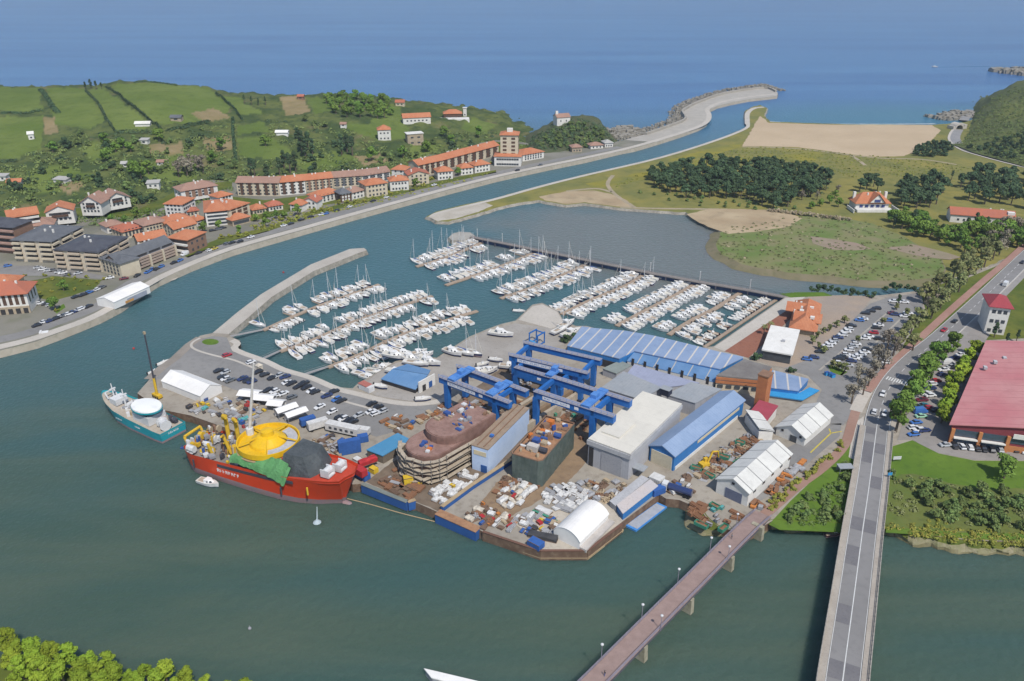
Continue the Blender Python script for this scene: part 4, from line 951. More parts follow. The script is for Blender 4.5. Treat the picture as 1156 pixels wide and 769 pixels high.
hill_house('tall white villa with orange roof alone on the green slope', 434, 157, 11, 10, 9, 'hip', 3, white_w, tile_o, .2, 3, 2)
hill_house('white flat roofed house with stone walls between trees above the terrace', 468, 162, 14, 9, 9, 'flat', .4, stone_w, white_w, .35, 2, 2)
hill_house('small house with reddish roof on the skyline of the headland', 452, 119, 9, 7, 3.5, 'gable', 2, cream_w, tile_r, 0, 2)
hill_house('tiny white hut standing in the left field', 36, 157, 4, 3.5, 4.5, 'gable', 1.5, white_w, white_w, .4, 1)
hill_house('small hut with orange roof below the left field', 18, 209, 9, 6, 3, 'gable', 1.6, white_w, tile_o, .2, 2)
hill_house('small white shed at the left edge of the slope', 3, 203, 8, 5, 3, 'shed', .8, white_w, flat_r, 0, 2)
hill_house('grey roofed shed beside the path on the slope', 71, 206, 10, 6, 2.6, 'shed', .8, white_w, flat_r, -.2, 2)
hill_house('white shed with grey roof among the gardens above the flats', 174, 211, 8, 6, 3.2, 'shed', .8, white_w, flat_r, .2, 2)
hill_house('white greenhouse on the brow below the hedges', 162, 142, 12, 5, 2.2, 'gable', 1.4, white_w, white_w, .1, 0, 1, 'greenhouse')
hill_house('small grey barn on the brow right of the greenhouse', 200, 136, 9, 6, 3, 'gable', 1.6, stone_w, slate2, 0, 1, 1, 'barn')
hill_house('white hut below the greenhouse', 164, 162, 6, 5, 3, 'shed', .7, white_w, flat_r, 0, 1)
hill_house('small white cabin among the garden plots', 184, 186, 7, 5, 2.6, 'gable', 1.2, white_w, tile_b, .1, 2)
hill_house('white shed beside the bare tree on the slope', 143, 188, 6, 4, 2.6, 'gable', 1.2, white_w, flat_r, .1, 1)
hill_house('long pale polytunnel in the terraces', 319, 152, 10, 5, 2.0, 'arch', 1.6, canvas, canvas, 0, 0, 1, 'polytunnel')
hill_house('tiny white hut on the upper slope right of the terraces', 388, 143, 5, 4, 2.6, 'gable', 1.2, white_w, tile_b, 0, 1)
hill_house('small white cottage at the brown plot on the skyline', 340, 112, 6, 5, 3, 'gable', 1.4, brown_w, tile_r, 0, 1)
p = on_hill(634, 139)
if p:
    r = thing('hermitage', 'white hermitage with tiled roof perched on the left shoulder of the knoll', 'chapel', (p.x, p.y, p.z - 2), .35)
    wall_mesh(13, 9, 8, 'gable', 2.5).build('wall', white_w, r); ro = roof_mesh('gable', 13, 9, 2.5, .5).build('roof', tile_b, r); ro.location = (0, 0, 8.02)
    bt = MB().bx(-1.2, 1.2, -.8, .8, 0, 4).build('belfry', white_w, r); bt.location = (-5.2, 0, 9.2); windows(r, 13, 9, 'f', 2, 1, 4, 3, 1, 1.6)
# ------------------------------------------------------------------ houses on the right
r, lx, ly, hw = tb('villa', 'white museum villa with steep orange roof and timbered gable among the dune trees', 'house', (967, 228), (1004, 228), 236.5, 2, 11, None, None, 'hip', 5, white_w, tile_o, 'x', 1.2, 3)
gb = MB(); gb.add([(-5, -2.5, 0), (5, -2.5, 0), (5, 5, 0), (-5, 5, 0), (0, -2.5, 5.5), (0, 5, 5.5)], [(0, 1, 4), (1, 2, 5, 4), (3, 0, 4, 5), (2, 3, 5), (3, 2, 1, 0)])
g_ = gb.build('gable', white_w, r); g_.location = (2, -ly / 2 + .4, hw + 1.5)
gr = MB(); gr.add([(-6, -3.4, -.9), (0, -3.4, 5.7), (0, 5.4, 5.7), (-6, 5.4, -.9), (6, -3.4, -.9), (6, 5.4, -.9)], [(0, 1, 2, 3), (1, 4, 5, 2)]); rr = gr.build('gable_roof', tile_o, g_)
rr.location = (0, 0, .25); put('window', boxmesh((4, .2, 1.8), M('blue_timber', (.06, .08, .22))), g_, (0, -2.55, 1.2)); windows(r, lx, ly, 'f', 5, 1, H1 + 1.2, 3, 2.2, 2, M('blue_timber', (.06, .08, .22)))
for x in (-10, 11): put('tower', boxmesh((1.6, 1.6, hw + 6.4), white_w), r, (x, 2, (hw + 6.4) / 2))
for s_ in (-1, 1): put('garden_wall', boxmesh((.5, 12, 2.2), white_w), r, (s_ * (lx / 2 + 4), -ly / 2 - 2, 2.4))
put('terrace', boxmesh((lx + 2, 6, 1.6), white_w), r, (0, -ly / 2 - 3.2, 2.0))
r, lx, ly, hw = tb('farmhouse', 'long low house with red tiled roof half hidden in dark trees', 'house', (1074, 241.5), (1146, 247), 250, 2, 12, None, None, 'gable', 3, white_w, tile_r, chim=3)
windows(r, lx, ly, 'f', 9, 1, H1 + 1, 3, 1.3, 1.4); put('tower', boxmesh((4, 4, 8), white_w), r, (lx / 2 - 2, -2, 5.4))
r, lx, ly, hw = tb('house', 'white three storey house with crimson roof right of the road', 'house', (1119, 345), (1142, 347.5), 376, G, 16, (1176, 339), None, 'hip', 3, white_w, M('crimson_tiles', (.33, .055, .065), (.29, .05, .06), .3, stripe=(0, .6, .2, (.26, .045, .055))), o=1)
windows(r, lx, ly, 'f', 3, 3, H1 + 1, hw / 3, 1.5, 1.6); windows(r, lx, ly, 'r', 5, 3, H1 + 1, hw / 3, 1.8, 1.6)
# red hall
z = G + 7.6
a, b, fl = W(1075, 479, z), W(1162, 491, z), W(1115, 386, z)
d_ = (b - a).normalized(); b = a + d_ * 44; c = b + (fl - a)
redmetal = M('red_sheet_roof', (.46, .165, .172), (.50, .24, .23), .05, (.38, .14, .145), .3, rough=.65, stripe=(1, 5.2, .05, (.36, .13, .135)))
r, lx, ly = building('sports_hall', 'big hall with faded red metal roof, orange pillars and shop windows', 'building', a, b, c, G, 7.6, 'gable', 2.6, M('red_fascia', (.22, .045, .055), (.19, .04, .05), .3), redmetal, 'y', .8)
un = Vector((math.cos(r.rotation_euler[2]), math.sin(r.rotation_euler[2]), 0)); vv = fl - a; sh = vv.dot(un) / (vv - un * vv.dot(un)).length   # the plan is a parallelogram
for ch in r.children:
    for v in ch.data.vertices: v.co.x += sh * (v.co.y + ly / 2)
orange_p = M('orange_render', (.50, .20, .075), (.45, .18, .07), .4)
for k in range(6): put('pillar', boxmesh((1.1, .8, 6.2), orange_p), r, (-lx / 2 + .7 + k * (lx - 1.4) / 5, -ly / 2 - .45, 3.1))
for k in range(5):
    x = -lx / 2 + .7 + (k + .5) * (lx - 1.4) / 5
    put('window', boxmesh((lx / 5 - 1.6, .2, 2.5), glass_b), r, (x, -ly / 2 - .06, 4.7))
    put('shop_front' if k < 2 else 'brick_panel', boxmesh((lx / 5 - 1.6, .24, 2.4), glass_b if k < 2 else orange_p), r, (x, -ly / 2 - .05, 1.25))
    if k < 2: put('canopy', boxmesh((lx / 5 - 1.4, 1.4, .35), white_w), r, (x, -ly / 2 - .7, 3.05))
sg = put('sign', boxmesh((6.6, .3, 1.7), white_w), r, (-lx / 2 + 2.5 * (lx - 1.4) / 5 + .7, -ly / 2 - .9, 6.7))
for k in range(5): put('roof_vent', boxmesh((1.2, 1.8, .9), M('vent_metal', (.45, .45, .46))), r, (-3 + k * 4.7, 8 + (k % 3) * 6, 9.7 - abs(-3 + k * 4.7) * .11))
# restaurant and white pavilion
z = G + 4
r, lx, ly = building('restaurant', 'restaurant under a sprawling bright orange tiled roof by the marina promenade', 'building', W(894, 367, z), W(920, 371, z), W(954, 346, z), G, 3.6, 'hip', 3.4, stone_w, tile_o, 'y', 1.2, None, 2)
for x, y, rz_ in ((-3, 4, 0), (1, -6, 0)):
    rr = roof_mesh('gable', 11, 7, 2.6, .6).build('dormer_roof', tile_o, r); rr.location = (x, y, 4.4)
for k, (x, y) in enumerate(((2, 3), (-2, -3), (3, -9))): put('roof_light', boxmesh((1.8, 1.8, 1.0), white_w), r, (x, y, 6.2))
put('skylight_wall', boxmesh((.5, 16, 1.6), white_w), r, (-lx / 2 - .3, 4, 4.2)); windows(r, lx, ly, 'r', 8, 1, .8, 3, 1.8, 2)
z = G + 4.2
r, lx, ly = building('pavilion', 'white flat roofed pavilion with dark glazed front beside the red paving', 'building', W(862, 395.5, z), W(893, 401, z), W(918, 377, z), G, 4.2, 'flat', .3, glass, M('white_roof', (.70, .68, .64), (.64, .62, .58), .2, (.54, .52, .48), .9), 'x', .7, None, 0, .6)
put('roof_unit', boxmesh((1.4, 1.1, .8), grey_w), r, (1, -2, 5.2)); windows(r, lx, ly, 'r', 6, 1, .6, 3, 1.6, 2.6, white_w)
# ------------------------------------------------------------------ shipyard halls
RY = math.radians(-39)
blue_m = M('blue_cladding', (.028, .155, .40), (.035, .18, .45), .2, (.025, .12, .32), .8, stripe=(0, 1.1, .06, (.02, .11, .30)), rough=.5)
blue_roof = M('light_blue_roof', (.20, .275, .405), (.245, .32, .45), .1, (.165, .235, .36), .5, rough=.6, stripe=(1, 1.2, .07, (.17, .24, .365)))
blue_roof2 = M('mid_blue_roof', (.10, .20, .36), (.13, .235, .40), .15, (.085, .17, .31), .5, rough=.5, stripe=(0, 7, .06, (.38, .36, .33)))
strip_roof = M('striped_blue_roof', (.19, .26, .39), (.24, .31, .44), .08, (.155, .215, .34), .4, rough=.6, stripe=(0, 4.7, .13, (.50, .47, .43)))
grey_roof = M('grey_sheet_roof', (.27, .29, .31), (.31, .32, .33), .12, (.22, .23, .24), .6, stripe=(0, 1.2, .06, (.23, .25, .27)))
cream_roof = M('cream_membrane', (.62, .585, .51), (.57, .54, .475), .06, (.50, .47, .41), .35, stripe=(1, 5, .02, (.5, .475, .42)))
purple_roof = M('purplish_sheet_roof', (.30, .32, .42), (.26, .28, .36), .1, (.23, .24, .31), .5, stripe=(0, 1.2, .07, (.25, .27, .36)))
steel_d = M('rust_steel', (.20, .115, .075), (.26, .155, .10), .3, (.12, .075, .055), 1.2)
def seen(p, q):  # height of the building whose foot and eave share a vertical in the survey photo
    return hgt(W(p[0], p[1], G), q)
h = seen((712, 542), 512); z = G + h
r, lx, ly = building('hall', 'tall grey clad hall with a flat cream membrane roof in the shipyard', 'building', W(664.7, 495, z), W(711, 512, z), W(781, 459.5, z), G, h - .3, 'flat', .3, grey_w, cream_roof, 'x', .15, None, 0, .3)
put('fascia', boxmesh((lx + .9, .6, 1.6), M('pale_fascia', (.42, .42, .43))), r, (0, -ly / 2 - .2, h - 1.3)); put('fascia', boxmesh((.6, ly + .4, 1.6), M('pale_fascia', (.42, .42, .43))), r, (lx / 2 + .2, 0, h - 1.3))
put('roof_panel', boxmesh((6.5, 11, .5), cream_roof), r, (-lx / 2 + 5, -ly / 2 + 11, h + .3))
put('door', boxmesh((1.6, .2, h - 3), dark_in), r, (-lx / 2 + 1.2, -ly / 2 - .06, (h - 3) / 2)); put('door', boxmesh((7.5, .2, h - 2.6), M('hall_door', (.29, .29, .31), (.32, .32, .335), .3)), r, (1.2, -ly / 2 - .05, (h - 2.6) / 2))
MB().bx(0, 4, -3.5, 0, 3.2, 3.5).build('porch', grey_roof, r).location = (lx / 2, -ly / 2 + 6, 0)
h2 = seen((759, 532), 515); z = G + h2; apex = W(744.7, 504, 3)
r, lx, ly = building('hall', 'long hall with light blue ridged roof and blue cladding in the shipyard', 'building', W(727, 508.6, z), W(761.6, 515, z), W(840, 452, z), G, h2, 'gable', 2.0, blue_m, blue_roof, 'y', .5, along=True)
put('door', boxmesh((lx - 1.4, .3, h2 - .9), M('cream_door', (.56, .50, .38), (.50, .45, .34), .5)), r, (0, -ly / 2 - .08, (h2 - .9) / 2))
put('window_band', boxmesh((.2, ly * .62, 1.0), M('cream_glazing', (.58, .50, .33), (.52, .45, .32), .8)), r, (lx / 2 + .05, ly * .12, h2 - 1.9))
put('plinth', boxmesh((.25, ly * .9, 1.2), white_w), r, (lx / 2 + .08, -ly * .03, .6))
# connecting roofs behind the cream roof
def slab(name, label, cat, pts, t, walls=None, roof=None, z0=G, wall_inset=.25, opening=None):
    """roof given by its corners in space, on walls that reach the ground"""
    c = sum((Vector(p) for p in pts), Vector()) / len(pts); d = Vector(pts[1]) - Vector(pts[0]); rz = math.atan2(d.y, d.x)
    r = thing(name, label, cat, (c.x, c.y, z0), rz); R = Matrix.Rotation(-rz, 3, 'Z'); q = [R @ (Vector(p) - Vector((c.x, c.y, z0))) for p in pts]
    n = len(q); m = MB(); m.add([(p.x, p.y, p.z) for p in q] + [(p.x, p.y, p.z + t) for p in q], [tuple(range(n - 1, -1, -1)), tuple(range(n, 2 * n))] + [(i, (i + 1) % n, n + (i + 1) % n, n + i) for i in range(n)])
    m.build('roof', roof or grey_roof, r, recalc=True)
    k = Vector((sum(p.x for p in q) / n, sum(p.y for p in q) / n, 0)); w = MB(); s = []
    for p in q:
        e = Vector((p.x, p.y, 0)) - k; e *= 1 - wall_inset / max(1, e.length); s.append(Vector((k.x + e.x, k.y + e.y, p.z - .02)))
    w.add([(p.x, p.y, 0) for p in s] + [tuple(p) for p in s], [(i, (i + 1) % n, n + (i + 1) % n, n + i) for i in range(n)] + [tuple(range(n - 1, -1, -1)), tuple(range(n, 2 * n))])
    w.build('wall', walls or grey_w, r, recalc=True); return r, q
def at(*a): return [W(x, y, z) for x, y, z in a]
slab('workshop', 'low grey roofed workshop between the blue gantries and the cream roofed hall', 'building', at((679, 438, 9), (722, 451.5, 9), (748, 438.5, 9), (704, 420, 9)), .3)
slab('workshop', 'purplish roofed link between the blue glazed roof and the cream roofed hall', 'building', at((704, 427, 8), (748, 438.5, 8), (790, 433, 8), (716, 412, 8)), .3, None, purple_roof)
slab('workshop', 'grey roofed bay behind the cream roof and beside the light blue ridge', 'building', at((752, 446, 8.4), (785, 456, 8.4), (815, 440, 8.4), (780, 432, 8.4)), .3)
slab('shelter', 'small greenish grey roofed shelter in front of the striped blue shed', 'shelter', at((680, 416.5, 6), (696, 422.5, 6), (713, 413, 6), (700, 407.5, 6)), .25, None, M('greenish_roof', (.24, .27, .25)))
put_ = W(752, 441, 10)
r = thing('ventilator', 'dark square ventilator box standing behind the cream roof', 'ventilator', put_, RY)
MB().bx(-1.8, 1.8, -1.4, 1.4, -1.6, .9).build('housing', M('dark_navy', (.03, .035, .06)), r); MB().bx(-2, 2, -1.6, 1.6, .9, 1.1).build('cap', grey_roof, r)
r, q = slab('boat_shed', 'long shed with blue roof striped by pale skylights along the marina edge', 'building', at((640, 391, 8), (699, 405.5, 8), (716, 397, 8.6), (813, 417.5, 8.6), (840, 404, 9.4), (809, 397.3, 9.6), (775, 388.5, 9.8), (737, 379.5, 9.8), (707, 374.3, 9.4), (669, 371, 9), (657, 369.3, 8.8)), .35, blue_m, strip_roof)
e = (q[1] - q[0]); en = e.normalized(); op = MB(); op.beam(q[0] + en * 5 + Vector((0, 0, -4.6 - .6)), q[1] + Vector((0, 0, -4.6 - .6)), .3, 6.6); o_ = op.build('opening', dark_in, r); o_.location = Vector((en.y, -en.x, 0)) * .12
r, q = slab('lean_to', 'lower glazed blue roof on white piers in front of the striped blue shed', 'building', at((707.5, 408, 6.4), (806, 432, 6.4), (813.4, 418.4, 8.0), (716, 398, 8.0)), .25, white_w, blue_roof2)
e = q[1] - q[0]; me = boxmesh((1.1, .3, 3.2), dark_in)
for k in range(7): p = q[0] + e * (k + .5) / 7; put('window', me, r, (p.x, p.y + .12, 3.6), math.atan2(e.y, e.x))
# orange and cream office with its pillar tower
r, q = slab('office', 'cream office with orange bands under a dark flat roof', 'building', at((808.5, 425, 9.6), (861, 430, 9.6), (871, 415.5, 9.6), (840, 406.5, 9.6)), .5, cream_w, M('dark_felt', (.16, .145, .135), (.20, .185, .17), .2))
orr = M('orange_cladding', (.44, .17, .07), (.38, .14, .06), .5)
for k, zz in enumerate((5.9, 4.4)):
    m = MB(); 
    for a, b in ((q[0], q[1]), (q[1], q[2])): m.beam(Vector((a.x, a.y, zz)), Vector((b.x, b.y, zz)), .5, 1.0)
    m.build('band', orr, r)
e = q[1] - q[0]
for k in range(5): p = q[0] + e * (k + .6) / 5.4; put('window', boxmesh((2.0, .3, 1.2), glass), r, (p.x, p.y, 2.6), math.atan2(e.y, e.x))
tw = W(857, 462, G); hh = hgt(tw, 424)
r = thing('pillar_tower', 'tall flat orange pillar standing against the cream office', 'tower', tw, RY); MB().bx(-1.9, 1.9, -1, 3.5, 0, hh).build('shaft', orr, r); MB().bx(-2.1, 2.1, -1.2, 3.7, hh, hh + .4).build('cap', steel_d, r)
r, q = slab('annex', 'blue striped roof annex right of the orange pillar', 'building', at((867, 438, 5.6), (901, 442, 5.6), (913, 428.5, 5.6), (872, 418.5, 5.6)), .3, blue_m, strip_roof)
r, q = slab('canopy', 'bright blue canopy in front of the blue striped annex', 'canopy', at((866, 447, 4), (906, 452.5, 4), (925, 441.5, 4), (914, 438, 4), (902, 444.5, 4), (867, 440, 4)), .35, grey_w, M('bright_blue', (.03, .24, .50), (.04, .28, .55), .3), wall_inset=1.2)
z = G + 3.3
r, lx, ly = building('store', 'small white store with a crimson roof beside the white warehouses', 'building', W(845, 469, z), W(865, 475.5, z), W(878, 462.5, z), G, 3.3, 'shed', 1.2, white_w, M('crimson_sheet', (.33, .06, .085), (.30, .055, .075), .3), 'x', .3)
# white warehouses with dark roof seams
ware_roof = M('white_sheet_roof', (.60, .59, .55), (.54, .53, .50), .12, (.46, .45, .42), .5, stripe=(1, 6.4, .055, (.17, .17, .165)))
h = seen((841, 571.6), 556.2); z = G + h
r, lx, ly = building('warehouse', 'white gabled warehouse with dark roof seams and a blue-grey door, nearer the footbridge', 'building', W(806.5, 543.7, z), W(845.4, 556.7, z), W(893, 512.5, z), G, h, 'gable', 2.6, white_w, ware_roof, 'y', .5, along=True)
put('door', boxmesh((5.6, .2, 3.6), M('blue_grey_door', (.115, .13, .19), (.14, .155, .21), .5)), r, (.6, -ly / 2 - .05, 1.8)); put('window', boxmesh((.9, .2, .8), dark_in), r, (0, -ly / 2 - .06, h + .9))
for k in range(5): put('window', boxmesh((.16, 1.6, .9), glass), r, (lx / 2 + .04, -ly / 2 + 4 + k * 6, h - 1.4))
h = seen((910.5, 504), 494.6); z = G + h
r, lx, ly = building('warehouse', 'white gabled warehouse with dark roof seams and round window vents, nearer the road', 'building', W(873, 485, z), W(909, 494.6, z), W(939, 469, z), G, h, 'gable', 2.8, white_w, ware_roof, 'y', .5, along=True)
put('door', boxmesh((2.4, .2, 2.4), glass), r, (1.2, -ly / 2 - .05, 1.3))
for x in (-3, 3.6): put('vent', boxmesh((.8, .2, .8), dark_in), r, (x, -ly / 2 - .06, 3))
h = 3.6; z = G + h
r, lx, ly = building('store', 'white lean-to store joining the two white warehouses', 'building', W(857, 488, z), W(873, 487, z), W(893, 464, z), G, h, 'shed', 1.4, white_w, ware_roof, 'y', .3)
put('skylight', boxmesh((1.2, 4, .3), dark_in), r, (-1, -1, h + .7))
# light blue workshop between the slipways
h = seen((551, 532.6), 505); z = G + h
r, lx, ly = building('workshop', 'narrow light blue workshop with rusty flat roof between the two slipways', 'building', W(532.5, 502, z), W(551, 507.5, z), W(622, 467, z), G, h - .3, 'flat', .3, M('pale_blue_render', (.42, .53, .72), (.47, .57, .74), .2, (.36, .46, .63), .9), M('rusty_roof', (.26, .195, .14), (.31, .235, .17), .2, (.19, .14, .10), .7), 'x', .1, None, 0, .3)
put('door', boxmesh((2.2, .2, 2.8), M('deep_blue', (.03, .10, .30))), r, (1.4, -ly / 2 - .05, 1.4)); put('window', boxmesh((lx * .75, .2, 1.6), M('cream_glazing', (.58, .50, .33))), r, (0, -ly / 2 - .05, h - 2.4))
for s_ in (-1.2, 1.2): put('rail', boxmesh((.25, ly - 1, .3), steel_d), r, (s_, 0, h + .2))
put('roof_winch', boxmesh((1.2, 1.0, .9), M('winch_blue', (.05, .16, .45))), r, (.6, -ly / 2 + 7, h + .5))
# sheds by the quay
shed_blue = M('teal_blue_roof', (.055, .21, .36), (.08, .24, .40), .12, (.05, .17, .30), .5, stripe=(0, 1.2, .07, (.05, .22, .41)))
r, q = slab('open_shed', 'long open sided shed with flat teal blue roof beside the rusty hull block', 'shed', at((413.5, 508.5, 6), (432, 515.5, 6), (464, 497, 6), (449, 489.5, 6)), .3, M('painted_underside_shade', (.13, .105, .08), (.17, .14, .11), .4), shed_blue)  # dark wall colour paints the shade under the open roof
r, q = slab('boat_workshop', 'boat workshop with two pitched blue roofs and a white end on the boatyard', 'building', at((430, 428.5, 4.6), (469, 440.5, 4.6), (483, 424, 6.2), (443, 417.5, 6.2)), .3, dark_in, M('sea_blue_roof', (.095, .20, .36), (.13, .24, .40), .15, (.08, .17, .31), .5, stripe=(0, 1.3, .07, (.10, .23, .44))))
r, q = slab('boat_workshop', 'rear half of the blue boat workshop roof beyond its ridge', 'building', at((443.3, 417, 6.1), (483.3, 423.4, 6.1), (486, 418.5, 5.2), (460, 411.5, 5.2)), .3, white_w, M('sea_blue_roof', ()))
w0, w1 = W(473, 444, G), W(491, 434, G); m = MB(); m.beam(w0 + Vector((0, 0, 2.4)), w1 + Vector((0, 0, 2.4)), .5, 4.8); r = thing('gable_wall', 'white end wall with blue doors of the boat workshop', 'wall'); m.build('wall', white_w, r)
for t, c in ((.3, dark_in), (.7, M('deep_blue', ()))): p = w0.lerp(w1, t); d = w1 - w0; put('door', boxmesh((1.8, .7, 2.6), c), r, (p.x, p.y, G + 1.4), math.atan2(d.y, d.x))
# white tents
z = G + 2.6
r, lx, ly = tent('storage_tent', 'round topped white storage tent on the tip of the shipyard quay', W(624.7, 598.5, z), W(654.6, 612.6, z), W(690, 582, z), G, 2.6, 2.6, 'tent', 'y', 'arch')
put('end_wall', MB().prism([(-lx / 2 + .2, 0), (lx / 2 - .2, 0)] + [(lx / 2 * math.cos(t) * .96, 2.6 + 2.5 * math.sin(t) ** 1.2) for t in [k * PI / 8 for k in range(9)]], -.1, .1).mesh('end_wall', canvas), r, (0, -ly / 2 + .1, 0)).rotation_euler = (PI / 2, 0, 0)
put('end_wall', MB().prism([(-lx / 2 + .2, 0), (lx / 2 - .2, 0)] + [(lx / 2 * math.cos(t) * .96, 2.6 + 2.5 * math.sin(t) ** 1.2) for t in [k * PI / 8 for k in range(9)]], -.1, .1).mesh('end_wall', canvas), r, (0, ly / 2 - .1, 0)).rotation_euler = (PI / 2, 0, 0)
put('skirt', boxmesh((2.2, ly, 1.0), M('pale_skirt', (.50, .46, .42))), r, (lx / 2 + 1.1, 0, .5))
z = G + 3.0
tent('storage_tent', 'white gabled storage tent in the marina car park behind the teal ship', W(182, 430, z), W(226, 447.5, z), W(257, 438, z), G, 3.0, 2.6, 'tent', 'x')
# low blue walled covers on the right quay and the raft below them
r, q = slab('long_store', 'low blue walled store with pale canvas roof along the right edge of the quay', 'shed', at((703, 580.5, 5.4), (743, 549, 5.4), (734, 541.5, 5.4), (696, 570.5, 5.4)), .2, blue_m, M('peach_canvas', (.52, .46, .43), (.46, .44, .45), .15))
r, q = slab('long_store', 'low grey canvas covered stack behind the blue walled store', 'shed', at((688, 566, 5), (695, 572, 5), (733, 541, 5), (724, 537, 5)), .2, M('grey_canvas', (.36, .36, .37), (.42, .42, .43), .3), M('grey_canvas', ()))
# ------------------------------------------------------------------ dock edges
dark_dirt = M('oily_dirt', (.135, .10, .07), (.19, .145, .105), .15, (.085, .065, .05), .5, pos=True)
sheet('slipway_ground', px([(413, 544), (462, 508), (520, 450), (580, 405), (640, 425), (632, 475), (552, 540), (494, 577), (470, 566), (460, 566)], L1), dark_dirt, jit=.5)
sheet('slipway_ground', px([(560, 545), (590, 530), (650, 470), (672, 470), (664, 520), (640, 545), (600, 570), (560, 590), (535, 580)], L2), M('brown_dirt', (.26, .18, .11), (.21, .145, .09), .2, (.15, .10, .07), .5, pos=True), jit=.5)
sheet('quay_slab', px([(604, 610), (612, 620.5), (660, 620.5), (701, 590), (730, 560), (715, 552), (640, 570), (580, 590)], L1), M('pale_slab', (.47, .42, .35), (.41, .365, .30), .15, (.27, .24, .19), .7, pos=True))
def dockwall(name, label, pts, w, z0, z1, m, topm=None, cat='wall'):
    r = thing(name, label, cat); b = MB(); t = MB()
    for a, c in zip(pts[:-1], pts[1:]):
        b.beam(Vector((a.x, a.y, (z0 + z1) / 2)), Vector((c.x, c.y, (z0 + z1) / 2)), w, z1 - z0)
        t.beam(Vector((a.x, a.y, z1 + .1)), Vector((c.x, c.y, z1 + .1)), w + .3, .2)
    b.build('wall', m, r); t.build('coping', topm or concrete, r); return r
deepblue = M('deep_blue', ())
yel_rust = M('buff_edge', (.40, .30, .18), (.34, .25, .15), .4)
dockwall('crane_rail_wall', 'long blue sided rail wall with pale coping beside the light blue workshop', px([(499, 577), (533, 552), (577, 523)], G), 1.0, .2, G + 1.6, deepblue, yel_rust)
dockwall('dock_gate', 'blue floating dock gate with buff sill at the left slipway mouth', px([(409, 548), (460, 568.5)], G), 1.2, .5, G + .6, deepblue, M('grey_green_deck', (.19, .21, .19)), 'gate'); 
dockwall('dock_gate', 'short blue return wall at the corner of the left slipway mouth', px([(460.5, 568.6), (469, 566)], G), 1.0, .5, G + .6, deepblue, yel_rust, 'gate')
dockwall('dock_gate', 'rusty topped blue dock gate between the two slipways', px([(494, 579), (540, 599.5)], G), 2.6, -.5, G + .3, deepblue, M('rusty_deck', (.36, .20, .11), (.28, .15, .085), .5, (.17, .10, .06), 1), 'gate')
dockwall('fender_beam', 'buff fender beam along the foot of the dock gate at the left slipway', px([(407, 552), (458, 574.5), (470, 570), (494, 582)], .5), .8, -.5, .7, yel_rust, yel_rust, 'fender')
dockwall('fender_beam', 'buff tide line timber round the foot of the quay tip', px([(545, 608), (610, 630.5), (663, 630.5), (703, 599)], .4), .5, -.6, .7, yel_rust, yel_rust, 'fender')
dockwall('quay_curb', 'brown sheet pile curb round the tip of the shipyard quay', px([(545, 601), (610, 622.6), (663, 622.6), (702, 592.5)], G), .5, -.5, G + .25, sheet_pile, M('brown_curb', (.16, .085, .06)))
r = thing('work_raft', 'blue edged work raft moored under the blue walled store', 'raft', W(730, 584, .3), 0)
q = [p - Vector(r.location) for p in px([(706, 594), (718, 600), (753, 573), (742, 568)], .3)]
MB().prism([(p.x, p.y) for p in q], -.6, .35).build('float', M('raft_blue', (.05, .22, .55), (.07, .25, .58), .4), r); MB().prism([(p.x * .9, p.y * .9) for p in q], .35, .42).build('deck', M('raft_deck', (.30, .32, .36), (.36, .38, .42), .4), r)
# ------------------------------------------------------------------ gantry cranes
gblue = M('gantry_blue', (.018, .115, .36), (.022, .135, .42), .4, (.015, .09, .28), 1.0, rough=.45)
gblue2 = M('gantry_light_blue', (.07, .20, .50), (.10, .24, .54), .4, rough=.5)
walk_m = M('gantry_walkway', (.24, .235, .27), (.28, .27, .30), .5)
signw = M('sign_white', (.72, .72, .74), (.66, .66, .68), .5)
def glyphs(n, w, h, seed, mat):
    """a row of short painted strokes, like lettering too far off to read"""
    rg = random.Random(seed); m = MB(); cw = w / n
    for k in range(n):
        x = -w / 2 + cw * k + cw * .15
        m.bx(x, x + cw * .16, -.02, .02, -h / 2, h / 2)
        if rg.random() < .8: m.bx(x + cw * .16, x + cw * .62, -.02, .02, h / 2 - h * .2, h / 2)
        if rg.random() < .5: m.bx(x + cw * .16, x + cw * .55, -.02, .02, -h * .1, h * .1)
        if rg.random() < .5: m.bx(x + cw * .55, x + cw * .7, -.02, .02, -h / 2, h * .3)
    return m
